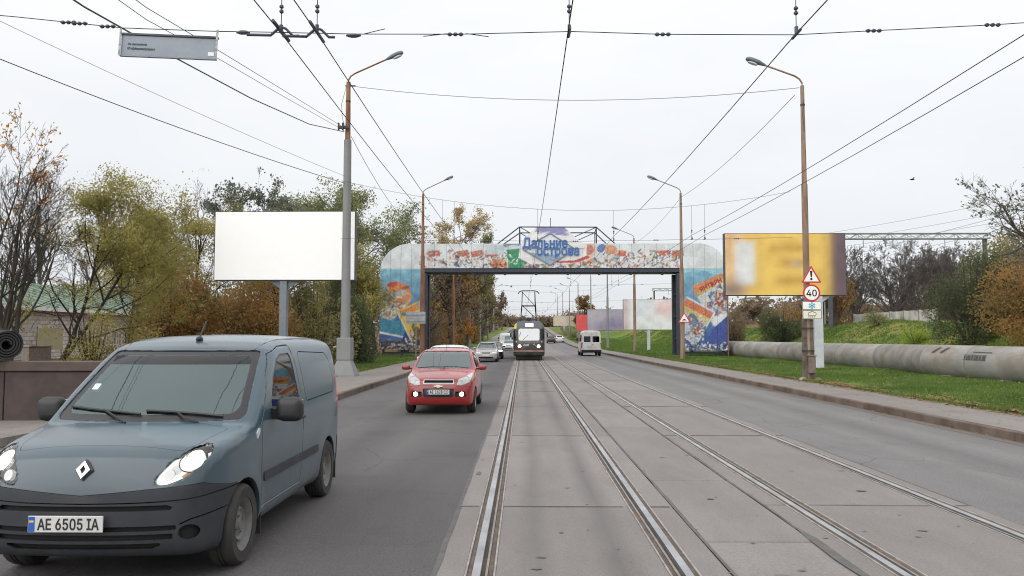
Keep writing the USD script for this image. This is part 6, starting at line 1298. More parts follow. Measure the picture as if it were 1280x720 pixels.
for y in np.arange(-12.4, 17.3, 1.1):
    for xa, za, xb, zb in ((.45, 3.42, -5.75, 5.5), (-5.75, 5.5, -11.95, 3.42)):
        part(bld, 'roof_sheet', m3.Manifold.hull_points(np.array([(x, yy, z + q) for x, z in ((xa, za), (xb, zb)) for yy in (y + .006, y + 1.094) for q in (0, .05)])), green)
        part(bld, 'roof_seam', m3.Manifold.hull_points(np.array([(x, yy, z + q) for x, z in ((xa, za), (xb, zb)) for yy in (y - .02, y + .02) for q in (.04, .10)])), green)
part(bld, 'fascia', box(.40, .48, -12.4, 17.4, 3.22, 3.45), white_paint)
part(bld, 'yellow_signboard', cbox(.02, .10, 8.0, 10.4, 2.5, 3.1, .01), mat('yellow_board', lin(220, 188, 52), lin(206, 172, 44), rough=.5))
part(bld, 'board_lettering', box(.101, .106, 8.5, 9.9, 2.68, 2.8), ink)
gt = thing('sheet_gate', 'grey sheet gate leaf leaning by the brick shed', 'gate', (-29.4, 49.5, .2), 90); part(gt, 'gate_sheet', cbox(-1.3, 1.3, -.03, .03, .8, 2.15, .005), mat('gate_grey', lin(150, 146, 128), lin(168, 160, 120), rough=.7, scale=2))
for q in (-1.3, 0, 1.3): part(gt, 'gate_bar', box(q - .03, q + .03, .031, .07, .2, 2.2), frame_steel)
pr_ = thing('brick_pier', 'short buff brick wall in front of the shed, above the parapet', 'wall', (-26.2, 43, .1), 90); part(pr_, 'wall', cbox(-1.1, .9, -.2, .2, -.2, 1.15, .01), mat('buff_brick', lin(132, 122, 114), lin(104, 94, 88), rough=.9, scale=9)); part(pr_, 'coping', cbox(-1.15, .95, -.24, .24, 1.152, 1.24, .01), concrete)

# odd things on the left verge
kiosk = thing('green_container', 'low green container with a pale lid on the left verge', 'container', (-11.0, 50.5, .22)); part(kiosk, 'bin', m3.Manifold.hull_points(np.array([(a * w, b * w, z) for z, w in ((0, .85), (.8, 1.0)) for a in (-1.25, 1.25) for b in (-.6, .6)])), mat('container_green', lin(58, 120, 88), lin(48, 104, 76), rough=.6)); part(kiosk, 'lid', cbox(-1.32, 1.32, -.66, .66, .802, .95, .03), mat('pale_lid', lin(196, 204, 200), rough=.6))
for q in (-.9, 0, .9): part(kiosk, 'rib', box(q - .04, q + .04, -.66, -.56, .1, .78), mat('container_green', ()))
for q in (-.9, .9): part(kiosk, 'skid', box(q - .08, q + .08, -.5, .5, -.06, .0), frame_steel)
cb = thing('concrete_block', 'small pale concrete block in front of the left gantry leg', 'concrete block', (-11.4, 60.5, .2)); part(cb, 'block', cbox(-.4, .4, -.25, .25, -.1, .6, .03), concrete); part(cb, 'lifting_eye', xf((lambda t: (np.array(t.vertices), np.array(t.faces)))(trimesh.creation.torus(.07, .014)), rx=90, t=(0, 0, .62)), wire_mat)

# ------------------------------------------------------------------ railway side: portals, wall, catenary, far block of flats
def portal(label, y, x0=28.7, x1=43.2):
    g = float(ground_z(30, y)); t = thing('railway_portal', label, 'railway gantry', (x0, y, g)); W = x1 - x0; zt = 11.45 + float(zr(y)) - g
    for q in (0, W): part(t, 'mast', cbox(q - .16, q + .16, -.16, .16, -.5, zt - .5, .02), frame_steel)
    n = 20; X_ = np.linspace(-.4, W + .4, n + 1); L = []
    for s in (-.25, .25):
        L += [bar((X_[0], s, zt), (X_[-1], s, zt), .05), bar((X_[0], s, zt - .5), (X_[-1], s, zt - .5), .05)]
        L += [bar((X_[k], s, zt - .5 * (k % 2)), (X_[k + 1], s, zt - .5 * ((k + 1) % 2)), .028) for k in range(n)] + [bar((x, s, zt), (x, s, zt - .5), .025) for x in X_[::2]]
    part(t, 'truss', cat(L), mat('truss_paint', lin(132, 140, 136), lin(110, 118, 114), rough=.7))
    for q in (3.2, 7.0, 10.8): part(t, 'dropper', cat([bar((q, 0, zt - .5), (q, 0, zt - 1.3), .03), bar((q - .35, 0, zt - 1.25), (q + .35, 0, zt - 1.25), .02)]), frame_steel)
portal('near railway portal truss right of the yellow billboard', 75); portal('far railway portal truss seen through the gantry', 175)
for q, lb in ((33, 'first railway catenary wire beyond the pipe'), (37, 'second railway catenary wire beyond the pipe'), (41.5, 'third railway catenary wire beyond the pipe')):
    solo('catenary_wire', tube([(q, y, 10.0 + .6 * ((y - 75) / 50) ** 2 * (abs(y - 75) < 50)) for y in (40, 55, 75, 95, 115)], .012, 4), wire_mat, lb, 'wire')
for k, (z0, z1) in enumerate(((13.6, 14.6), (12.6, 13.4), (11.9, 12.4))): cable(['top', 'middle', 'lowest'][k] + ' of the faint power lines over the right-hand trees', sag((30, 100, z0), (60, 62, z1 + 3), .8), .014)
cw = thing('concrete_wall', 'pale weathered concrete panel wall on top of the grass bank', 'wall', (31.3, 61, 2.85))
for k in range(6): part(cw, 'wall_panel', cbox(-.08, .08, k * 2.5 + .02, k * 2.5 + 2.48, -.4, 1.05, .015), mat('pale_concrete', lin(186, 184, 178), lin(150, 146, 138), rough=.9, scale=1.2, dirt=lin(110, 102, 92), dscale=.9))
for k in range(7): part(cw, 'wall_post', cbox(-.13, .13, k * 2.5 - .018, k * 2.5 + .018, -.4, 1.12, .005), concrete)
fb = thing('apartment_block', 'pale far-off block of flats behind the bushes right of the gantry', 'building', (72, 250, 3.0))
aw = man(box(-3, 3, -6, 6, 0, 10.5))
for fl_ in range(3):
    for k in range(3): aw = aw - man(box(-2.4 + k * 1.8, -1.4 + k * 1.8, -6.2, -5.8, 1 + fl_ * 3.2, 2.6 + fl_ * 3.2))
part(fb, 'wall', aw, mat('flat_wall', lin(206, 204, 200), lin(190, 186, 182), rough=.9)); part(fb, 'parapet', cbox(-3.1, 3.1, -6.1, 6.1, 10.502, 10.9, .02), concrete)
for fl_ in range(3):
    for k in range(3): part(fb, 'window', box(-2.4 + k * 1.8, -1.4 + k * 1.8, -5.84, -5.8 - .01, 1 + fl_ * 3.2, 2.6 + fl_ * 3.2), mat('window_dark', ()))
rl = thing('railway_signal', 'railway signal mast with a white plate on the bank', 'railway signal', (30.8, 82, 2.9)); part(rl, 'mast', bar((0, 0, -.3), (0, 0, 3.6), .08, 8), pole_grey); part(rl, 'plate', cbox(.3, .75, -.03, .0, 1.0, 1.4, .01), white_paint); part(rl, 'plate_arm', bar((0, 0, 1.2), (.5, 0.02, 1.2), .03), pole_grey); part(rl, 'signal_head', rounded(-.2, .2, -.25, -.05, 2.6, 3.6, .06), black_plastic)
bd = thing('bird', 'small dark bird gliding high in the right sky', 'bird', (34.2, 70, 15.6)); part(bd, 'body', ellipsoid((0, 0, 0), (.22, .07, .06), 2), ink, True)
part(bd, 'wing', m3.Manifold.hull_points(np.array([(-.06, .05, .02), (.07, .05, .02), (.0, .48, .12), (-.07, .46, .12), (.0, .05, .035)])), ink); part(bd, 'wing', m3.Manifold.hull_points(np.array([(-.06, -.05, .02), (.07, -.05, .02), (.0, -.48, .12), (-.07, -.46, .12), (.0, -.05, .035)])), ink)

# ------------------------------------------------------------------ trees, bushes, grass
def unit(v): return v / (np.linalg.norm(v, axis=-1, keepdims=True) + 1e-9)
def skeleton(rng, H, trunk, r0, kids=(7, 5, 4, 3), spread=(50, 45, 42, 40), ratio=(.55, .55, .52, .5), lift=.12, lean=(0, 0), wob=.16, stems=1, nseg=4, tlen=.75, droop=0.0):
    """limbs level by level: returns segment ends, radii and the level of each"""
    P = np.zeros((stems, 3)); P[:, :2] = rng.normal(0, .12 * (stems > 1), (stems, 2))
    D = unit(np.stack([lean[0] + rng.normal(0, .22 * (stems > 1), stems), lean[1] + rng.normal(0, .22 * (stems > 1), stems), np.ones(stems)], 1))
    L = np.full(stems, H * tlen) * rng.uniform(.8, 1.0, stems) if stems > 1 else np.full(1, H * tlen); R = np.full(stems, r0)
    A, B_, RA, RB, LV = [], [], [], [], []
    for lv in range(len(kids) + 1):
        nodes_p, nodes_d = [P], [D]; p, d = P, D
        ns = nseg if lv < 3 else max(2, nseg - 2)
        for s in range(ns):
            up = np.array([0, 0, lift if lv else .05]) - np.array([0, 0, droop]) * (lv >= 2)
            d = unit(d + rng.normal(0, wob, d.shape) * (1 if lv else .4) + up)
            q = p + d * (L / ns)[:, None]
            f0, f1 = 1 - .62 * s / ns, 1 - .62 * (s + 1) / ns
            A.append(p); B_.append(q); RA.append(R * f0); RB.append(R * f1); LV.append(np.full(len(p), lv))
            p = q; nodes_p.append(p); nodes_d.append(d)
        if lv == len(kids): break
        NP, ND = np.stack(nodes_p, 1), np.stack(nodes_d, 1)
        k = kids[lv]; n = len(P)
        t = rng.uniform(trunk if lv == 0 else .25, 1.0, (n, k)); t[:, 0] = 1.0
        fi = t * ns; i0 = np.clip(fi.astype(int), 0, ns - 1); w = (fi - i0)[..., None]; row = np.arange(n)[:, None]
        pos = NP[row, i0] * (1 - w) + NP[row, i0 + 1] * w; dd = ND[row, i0]
        rv = unit(np.cross(dd, rng.normal(0, 1, dd.shape))); ang = np.radians(rng.normal(spread[lv], 12, (n, k)))[..., None]; ang[:, 0] *= .35
        nd = dd * np.cos(ang) + rv * np.sin(ang)
        L = (np.repeat(L[:, None], k, 1) * ratio[lv] * rng.uniform(.65, 1.15, (n, k)) * (1.15 - .45 * t)).ravel()
        R = (np.repeat(R[:, None], k, 1) * (1 - .62 * t) * .62).ravel()
        P, D = pos.reshape(-1, 3), nd.reshape(-1, 3)
    c = lambda a: np.concatenate(a)
    return c(A), c(B_), c(RA), c(RB), c(LV)
def limbs(A, B_, RA, RB, sides=5, rmin=.007):
    d = unit(B_ - A); ref = np.where(np.abs(d[:, 2:]) < .9, [0, 0, 1.0], [1.0, 0, 0]); a = unit(np.cross(d, ref)); b = np.cross(d, a)
    ang = np.arange(sides) * 2 * np.pi / sides; ring = np.cos(ang)[None, :, None] * a[:, None] + np.sin(ang)[None, :, None] * b[:, None]
    v = np.concatenate([A[:, None] + ring * np.maximum(RA, rmin)[:, None, None], B_[:, None] + ring * np.maximum(RB, rmin)[:, None, None]], 1)
    k = np.arange(sides); q = np.stack([k, sides + k, sides + (k + 1) % sides, (k + 1) % sides], 1); f = np.vstack([q[:, [0, 1, 2]], q[:, [0, 2, 3]]])
    return v.reshape(-1, 3), (f[None] + (np.arange(len(A)) * 2 * sides)[:, None, None]).reshape(-1, 3)
def leaf_mesh(rng, C, size, droop=.3, ar=.6):
    """one small folded leaf at every centre"""
    n = len(C); d = unit(rng.normal(0, 1, (n, 3)) + [0, 0, -droop]); s = unit(np.cross(d, rng.normal(0, 1, (n, 3)))); z = size * rng.uniform(.55, 1.35, n)[:, None]
    v = np.stack([C - d * z, C + s * z * ar, C + d * z, C - s * z * ar], 1)
    return v.reshape(-1, 3), (np.array([[0, 1, 2], [0, 2, 3]])[None] + (np.arange(n) * 4)[:, None, None]).reshape(-1, 3)
def tree(name, label, cat_, x, y, H, seed, leaves=0, size=.1, leaf=None, bark_=None, puff=.25, keep=.42, clump=.9, from_lv=3, group=None, rot=None, sides=5, squash=None, crown_top=None, z=None, **kw):
    rng = np.random.default_rng(seed)
    x = x + float(dx(y)); z = float(ground_z(x - float(dx(y)), y)) if z is None else z
    t = thing(name, label, cat_, (x, y, z - .05), 0, group)
    A, B_, RA, RB, LV = skeleton(rng, H, **kw)
    if squash is not None:
        for q in (A, B_): q[:, :2] *= squash
    s = H / max(B_[:, 2].max(), .1)
    A, B_ = A * [1, 1, s], B_ * [1, 1, s]
    big = LV <= 1
    part(t, 'trunk', limbs(A[big], B_[big], RA[big], RB[big], sides), bark_ or bark)
    part(t, 'branches', limbs(A[~big], B_[~big], RA[~big], RB[~big], 3, max(.006, .00015 * y)), bark_ or bark, kind='stuff')
    if leaves:
        m = np.flatnonzero(LV >= from_lv); pick = m[rng.integers(0, len(m), int(leaves * 1.9))]; w = rng.uniform(0, 1, len(pick))[:, None]
        C = A[pick] * (1 - w) + B_[pick] * w + rng.uniform(-1, 1, (len(pick), 3)) * puff * 1.15 * rng.random((len(pick), 1)) ** .5
        ok = meshkit.noise(C * clump + seed, seed % 17) > keep
        if crown_top is not None: ok &= C[:, 2] > crown_top * H * (.8 + .4 * rng.random(len(C)))
        C = C[ok][:leaves]; C = C[C[:, 2] > .1]
        part(t, 'crown', leaf_mesh(rng, C, size), leaf, kind='stuff')
    return t
def bush(name, label, x, y, rx, ry, h, seed, n, size, leaf, group=None, keep=.38, stems=14, hollow=.35, cat_='bush', z=None, lobes=7):
    """several stems and a ragged, clumped mass of leaves"""
    rng = np.random.default_rng(seed); x = x + float(dx(y)); z = float(ground_z(x - float(dx(y)), y)) if z is None else z
    t = thing(name, label, cat_, (x, y, z - .05), 0, group)
    a = rng.uniform(0, 2 * np.pi, stems); e = np.stack([rx * .8 * np.cos(a) * rng.uniform(.2, 1, stems), ry * .8 * np.sin(a) * rng.uniform(.2, 1, stems), h * rng.uniform(.5, .98, stems)], 1)
    b0 = e * [.12, .12, 0]; mid = (b0 + e) / 2 * [1.1, 1.1, 1]
    part(t, 'stems', limbs(np.vstack([b0, mid]), np.vstack([mid, e]), np.r_[np.full(stems, .05), np.full(stems, .035)], np.r_[np.full(stems, .035), np.full(stems, .01)], 4), bark, kind='stuff')
    C = []
    cen = np.stack([rng.uniform(-.55, .55, lobes) * rx, rng.uniform(-.55, .55, lobes) * ry, rng.uniform(.14, .70, lobes) * h], 1); cr = rng.uniform(.42, .62, lobes)
    per = int(n * 2.4 / lobes)
    for c, r in zip(cen, cr):
        d = unit(rng.normal(0, 1, (per, 3))); rad = (hollow + (1 - hollow) * rng.random(per) ** .6)[:, None]
        C.append(c + d * rad * r * np.array([rx, ry, h * .75]) + rng.normal(0, .07, (per, 3)))
    C = np.vstack(C); C[:, 2] = np.abs(C[:, 2]); C = C[(C[:, 2] > .05) & (C[:, 2] < h * 1.08)]
    ok = meshkit.fbm(C * 1.3 + seed, 2, seed % 13) > keep
    C = C[ok]; rng.shuffle(C)
    part(t, 'foliage', leaf_mesh(rng, C[:n], size), leaf, kind='stuff')
    return t

L_yel = leafy('willow_leaves', [(.1, (.13, .12, .024)), (.45, (.26, .225, .045)), (.8, (.40, .32, .07)), (1, (.52, .40, .11))], blue=1.55)
L_oli = leafy('olive_leaves', [(.1, (.09, .088, .025)), (.5, (.20, .165, .042)), (.85, (.34, .24, .055)), (1, (.44, .25, .06))], blue=1.55)
L_org = leafy('orange_brown_leaves', [(.1, (.11, .075, .03)), (.4, (.24, .135, .045)), (.75, (.38, .19, .05)), (1, (.52, .28, .07))])
L_amb = leafy('amber_leaves', [(.1, (0.25, 0.1063, 0.01875)), (.6, (0.4125, 0.2, 0.0275)), (1, (0.525, 0.2875, 0.05))])
L_brn = leafy('dull_brown_leaves', [(.1, (.085, .066, .046)), (.5, (.185, .135, .088)), (.85, (.30, .195, .10)), (1, (.42, .25, .09))])
L_grn = leafy('autumn_green_leaves', [(.1, (.08, .095, .03)), (.5, (.19, .19, .05)), (.85, (.32, .27, .07)), (1, (.46, .32, .08))], blue=1.55)
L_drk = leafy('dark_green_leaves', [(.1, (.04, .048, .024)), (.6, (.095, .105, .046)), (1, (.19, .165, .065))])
L_pal = leafy('pale_yellow_leaves', [(.1, (0.216, 0.1688, 0.08775)), (.6, (0.351, 0.27, 0.135)), (1, (0.486, 0.378, 0.189))])
L_gry = leafy('grey_green_leaves', [(.1, (0.072, 0.0792, 0.0612)), (.6, (0.135, 0.144, 0.1044)), (1, (0.216, 0.207, 0.144))])
L_lim = leafy('lime_leaves', [(.1, (0.12, 0.165, 0.0225)), (.6, (0.24, 0.285, 0.0375)), (1, (0.39, 0.39, 0.06))])

# left side, from the frame's edge towards the gantry
tree('orange_leaved_tree', 'half-bare tree with amber leaves at its top, at the far left edge', 'tree', -19.6, 30, 9.8, 11, 2000, .062, L_amb, bark, .22, .46, .55, kids=(8, 7, 6, 5), trunk=.25, r0=.12, stems=3, spread=(34, 38, 40, 40), ratio=(.6, .55, .5, .45), lift=.16, crown_top=.68, z=.2)
tree('bare_poplar', 'tall bare grey tree behind the green roof, nearest the left edge', 'tree', -43.5, 72, 18.5, 21, 900, .10, L_brn, bark_grey, .3, .5, .6, kids=(16, 7, 5, 3), trunk=.2, r0=.24, spread=(32, 38, 40, 40), ratio=(.42, .5, .5, .45), lift=.2)
tree('bare_poplar', 'slim bare tree with a few rusty leaves behind the green roof', 'tree', -40.5, 74, 16.0, 22, 1500, .10, L_org, bark_grey, .35, .5, .6, kids=(16, 7, 5, 3), trunk=.15, r0=.2, spread=(30, 38, 40, 40), ratio=(.36, .5, .5, .45), lift=.22)
tree('bare_poplar', 'third bare tree, just left of the willow crown', 'tree', -37.0, 76, 14.5, 23, 1700, .10, L_pal, bark_grey, .4, .48, .6, kids=(14, 7, 5, 3), trunk=.15, r0=.19, spread=(30, 38, 40, 40), ratio=(.36, .5, .5, .45), lift=.22)
tree('willow_tree', 'leaning yellow-green willow in front of the brick shed', 'tree', -19.7, 33.5, 8.6, 31, 36000, .045, L_yel, bark, .55, .45, .6, kids=(10, 7, 5, 4), trunk=.22, r0=.095, stems=2, spread=(48, 46, 42, 40), ratio=(.52, .52, .5, .48), lift=.06, lean=(.34, -.05), droop=.10, z=.2, from_lv=3)
bush('willow_thicket', 'drooping green willow shoots at the foot of the leaning willow', -17.6, 32.6, 1.3, 1.2, 2.9, 32, 4200, .045, L_yel, keep=.46, cat_='bush')
tree('yellow_tree', 'yellow-green tree between the willow and the white billboard', 'tree', -18.0, 43, 9.8, 41, 27000, .055, L_yel, bark, .60, .44, .55, kids=(11, 6, 5, 3), trunk=.15, r0=.13, stems=2, spread=(40, 44, 42, 40), ratio=(.5, .55, .5, .5), lift=.12)
tree('yellow_tree', 'thin yellow tree between the green roof and the willow crown', 'tree', -23.5, 47, 9.0, 44, 20000, .055, L_yel, bark, .60, .44, .55, kids=(11, 6, 5, 3), trunk=.2, r0=.11, stems=2, spread=(40, 44, 42, 40), ratio=(.45, .55, .5, .5), lift=.12)
tree('olive_tree', 'olive and orange tree directly behind the white billboard', 'tree', -13.6, 43, 8.6, 42, 26000, .058, L_oli, bark, .60, .43, .55, kids=(11, 6, 5, 3), trunk=.1, r0=.13, stems=3, spread=(44, 44, 42, 40), ratio=(.5, .55, .5, .5), lift=.1)
tree('grey_tree', 'grey-green tree showing above the white billboard', 'tree', -17.4, 56, 13.6, 43, 7500, .10, L_gry, bark_grey, .40, .50, .6, kids=(10, 6, 5, 4), trunk=.35, r0=.2, spread=(46, 46, 42, 40), ratio=(.52, .55, .5, .48), lift=.1)
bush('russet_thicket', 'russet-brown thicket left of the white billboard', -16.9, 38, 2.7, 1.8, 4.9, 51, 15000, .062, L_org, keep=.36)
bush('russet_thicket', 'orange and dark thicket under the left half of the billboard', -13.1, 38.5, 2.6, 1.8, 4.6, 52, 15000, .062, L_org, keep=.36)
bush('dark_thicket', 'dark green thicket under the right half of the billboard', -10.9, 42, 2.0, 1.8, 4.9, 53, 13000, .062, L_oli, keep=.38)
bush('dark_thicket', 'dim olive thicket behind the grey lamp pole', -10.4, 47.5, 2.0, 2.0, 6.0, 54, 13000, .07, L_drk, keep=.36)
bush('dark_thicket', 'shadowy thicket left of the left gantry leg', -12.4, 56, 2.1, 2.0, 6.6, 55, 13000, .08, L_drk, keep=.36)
tree('maple_tree', 'tall dull green tree just left of the gantry', 'tree', -12.6, 68.5, 14.4, 61, 44000, .09, L_grn, bark, .80, .36, .55, kids=(14, 7, 5, 3), trunk=.12, r0=.18, spread=(46, 44, 42, 40), ratio=(.46, .55, .5, .5), lift=.06, squash=1.5)
tree('maple_tree', 'shorter olive tree at the left shoulder of the gantry', 'tree', -11.2, 56, 9.8, 62, 26000, .07, L_yel, bark, .65, .38, .6, kids=(10, 6, 5, 3), trunk=.12, r0=.2, stems=2, spread=(44, 44, 42, 40), ratio=(.48, .55, .5, .5), lift=.12)
# the brown row along the left kerb beyond the gantry
row = [(-11.2, 76, 10.5, L_brn, 'brown tree first beyond the left gantry leg'), (-12.8, 84, 12.5, L_org, 'rust-brown tree second beyond the gantry'), (-10.6, 92, 12.0, L_brn, 'brown twiggy tree third beyond the gantry'), (-11.8, 101, 13.5, L_brn, 'brown twiggy tree fourth beyond the gantry'),
       (-10.2, 111, 12.5, L_org, 'russet tree fifth in the row beyond the gantry'), (-10.8, 122, 14, L_brn, 'dull brown tree sixth in the row beyond the gantry'), (-9.9, 135, 14, L_oli, 'olive tree seventh in the row beyond the gantry'), (-10.4, 150, 15, L_brn, 'brown tree eighth in the row beyond the gantry'),
       (-9.8, 168, 14, L_oli, 'olive-brown tree ninth in the row beyond the gantry'), (-10, 190, 14, L_brn, 'brown tree tenth in the row, far up the road'), (-10, 215, 13.5, L_oli, 'olive tree eleventh in the row, far up the road'), (-10.5, 245, 13, L_brn, 'last brown tree of the row at the top of the climb')]
for k, (x, y, h, lf, lb) in enumerate(row):
    tree('roadside_tree', lb, 'tree', x, y, h, 100 + k, 8500 if y < 140 else 5000, .115 + .0007 * (y - 76), lf, bark, .55, .42, .5, kids=(13, 7, 5, 3) if y < 140 else (11, 6, 5), from_lv=3 if y < 140 else 2, trunk=.08, r0=.2, stems=2, spread=(42, 44, 42, 40), ratio=(.46, .55, .5, .5), lift=.14)
for k, (x, y, rx, ry, h) in enumerate(((-9.9, 80, 1.7, 3.0, 5.0), (-9.8, 89, 1.7, 3.6, 5.2), (-9.7, 99, 1.6, 4.0, 5.4), (-9.5, 112, 1.6, 5, 5.6), (-9.3, 128, 1.5, 6, 5.6), (-9.2, 148, 1.5, 8, 6), (-9.2, 175, 1.6, 10, 6))):
    bush('undergrowth', ['nearest', 'second', 'third', 'fourth', 'fifth', 'sixth', 'farthest'][k] + ' clump of brown undergrowth below the row beyond the gantry', x, y, rx, ry, h, 140 + k, 7000, .09 + .01 * k, (L_brn, L_org)[k % 2], keep=.34, lobes=9)
tree('yellow_sapling', 'small bright yellow tree at the kerb beyond the gantry', 'tree', -8.2, 118, 5.6, 160, 1800, .12, L_amb, bark, .4, .45, .7, kids=(9, 5, 4), from_lv=2, trunk=.2, r0=.07, spread=(42, 44, 42), ratio=(.45, .5, .5))
tree('pale_poplar', 'tall pale yellow tree rising behind the gantry left of the title', 'tree', -9.6, 112, 19.8, 161, 14000, .12, L_pal, bark_grey, .7, .40, .6, kids=(18, 7, 5, 3), trunk=.35, r0=.22, spread=(46, 42, 42, 40), ratio=(.30, .5, .5, .5), lift=.16, squash=1.5)
tree('pale_poplar', 'small green treetop just left of the gantry title frame', 'tree', -8.6, 168, 23.5, 162, 5500, .17, L_grn, bark, .6, .42, .5, kids=(14, 6, 5), from_lv=2, trunk=.5, r0=.22, spread=(40, 42, 42), ratio=(.22, .5, .5), lift=.2)
# right side
tree('sparse_tree', 'dark half-bare tree reaching in from the right edge', 'tree', 24.4, 35.5, 11.8, 71, 4600, .075, L_gry, bark, .16, .40, 1.4, kids=(11, 7, 6, 4), trunk=.3, r0=.2, spread=(58, 48, 42, 40), ratio=(.62, .55, .5, .45), lift=.07, stems=2, wob=.2)
bush('dark_bush', 'big dark green bush beyond the pipe', 25.2, 45.5, 2.4, 2.2, 5.6, 72, 17000, .06, L_drk, keep=.36, lobes=10)
bush('dark_bush', 'greenish-brown bush just behind the big dark one', 29.5, 48.5, 3.0, 2.4, 5.4, 73, 14000, .065, L_oli, keep=.38, lobes=10)
bush('russet_bush', 'rusty orange bush at the right edge beyond the pipe', 24.9, 39.0, 2.7, 2.3, 4.3, 74, 17000, .058, L_org, keep=.36, lobes=10)
bush('russet_bush', 'brownish bush under the half-bare tree at the right edge', 28.2, 42.5, 3.4, 2.2, 6.6, 75, 15000, .065, L_brn, keep=.40, lobes=10)
bush('dark_bush', 'dark green shrub behind the pipe under the yellow billboard', 24.8, 77, 2.5, 2.0, 3.9, 76, 9000, .08, L_drk, keep=.36)
bush('russet_bush', 'brown shrub right of the gantry leg, behind the pipe', 21.4, 82, 1.6, 1.6, 4.4, 77, 7000, .08, L_brn, keep=.40)
tree('ochre_tree', 'ochre and brown shrub-tree under the right end of the yellow billboard', 'tree', 29.4, 76, 5.2, 78, 3500, .09, L_org, bark, .3, .42, .8, kids=(9, 6, 5), from_lv=2, trunk=.1, r0=.1, stems=3, spread=(42, 44, 42), ratio=(.5, .5, .5))
bush('green_shrub', 'lime-green shrub halfway up the grass bank', 25.6, 52.6, .95, .8, 1.0, 79, 3000, .045, L_lim, keep=.30, stems=8)
bush('green_shrub', 'fresh green weeds on the bank left of the lime shrub', 28.2, 64.0, 1.2, .8, 1.2, 80, 2600, .055, L_grn, keep=.30, stems=8)
bare = [(35.5, 86, 8.8, 86, 'bare tree rising behind the right end of the yellow billboard'), (47.8, 95, 9.8, 87, 'bare tree behind the gap between the two tallest ones'), (54, 99, 9.6, 88, 'hazy bare tree behind the railway mast'), (38.5, 84, 9.6, 81, 'broad bare tree behind the concrete wall, left of the pair'), (44.5, 88, 10.2, 82, 'tallest bare grey tree behind the concrete wall'), (50.5, 92, 10.4, 83, 'bare tree behind the wall, next to the railway mast'), (33.5, 90, 7.6, 84, 'low bare tree beside the yellow billboard'), (57, 90, 9.2, 85, 'bare tree half behind the dark bush')]
for x, y, h, sd, lb in bare:
    tree('bare_tree', lb, 'tree', x, y, h, sd, 500, .10, L_brn, bark_grey, .3, .5, .6, kids=(10, 7, 6, 5), trunk=.14, r0=.15, stems=4, spread=(44, 42, 38, 38), ratio=(.6, .55, .52, .48), lift=.13)
for k, (x, y, rx, ry, h, lf, lb) in enumerate(((47, 100, 7, 2.5, 3.6, L_brn, 'low brown scrub beyond the concrete wall'), (36, 98, 6, 2.5, 3.2, L_org, 'low russet scrub left of the concrete wall'), (58, 96, 7, 3, 4.4, L_oli, 'olive scrub behind the big dark bush'), (30, 125, 6, 3, 3.4, L_brn, 'far brown scrub on the bank behind the yellow billboard'))):
    bush('scrub', lb, x, y, rx, ry, h, 180 + k, 8000, .10, lf, keep=.38, lobes=14, stems=20)
hedge = [(13.2, 176, 'nearest green roadside bush left of the minibus roof'), (12.6, 196, 'second green roadside bush on the far right kerb'), (12.4, 218, 'third green roadside bush on the far right kerb'), (12.4, 245, 'farthest green roadside bush on the right kerb')]
for k, (x, y, lb) in enumerate(hedge): bush('roadside_bush', lb, x, y, 1.8, 9, 2.6, 190 + k, 5000, .13, L_grn, keep=.32, lobes=10)
tree('ochre_tree', 'ochre tree far off above the red and purple billboards', 'tree', 15.5, 205, 10.5, 197, 5000, .2, L_org, bark, .6, .42, .5, kids=(11, 6, 5), from_lv=2, trunk=.15, r0=.2, spread=(42, 44, 42), ratio=(.45, .5, .5))
# far-off woods on both sides and at the crest
def woods(label, pts, seed, lf, h, n, size):
    rng = np.random.default_rng(seed); C = []
    for x, y in pts:
        m = n // len(pts); c = rng.normal(0, 1, (m, 3)) * [3.2, 3.2, h * .22] + [x + float(dx(y)), y, float(ground_z(x, y)) + h * .42]
        hh = h * rng.uniform(.75, 1.15); c[:, 2] = float(ground_z(x, y)) + np.abs(c[:, 2] - float(ground_z(x, y))) * hh / h; C.append(c)
    C = np.vstack(C); C = C[meshkit.fbm(C * .25, 2, seed) > .36]
    core = C[::3] * 1.0; m_ = cat([leaf_mesh(rng, C, size), leaf_mesh(rng, core, size * 3.2)])
    solo('far_woods', m_, lf, label, 'woods', kind='stuff')
wr = np.random.default_rng(5)
woods('hazy brown woods on the skyline left of the road', [(-16 - 5 * k + wr.uniform(-2, 2), 260 + wr.uniform(-20, 60)) for k in range(24)], 201, L_brn, 13, 50000, .26)
woods('hazy brown woods at the crest of the road', [(-14 + 6 * k, 520 + wr.uniform(-30, 30)) for k in range(12)], 202, L_brn, 9, 40000, .28)
woods('distant woods along the railway on the right', [(40 + 8 * k + wr.uniform(-3, 3), 230 + wr.uniform(-40, 60)) for k in range(30)], 203, L_brn, 9, 60000, .26)
woods('distant brown woods at the far left behind the brick shed', [(-58 - 7 * k + wr.uniform(-3, 3), 110 + wr.uniform(-20, 40)) for k in range(12)], 204, L_brn, 9, 26000, .2)

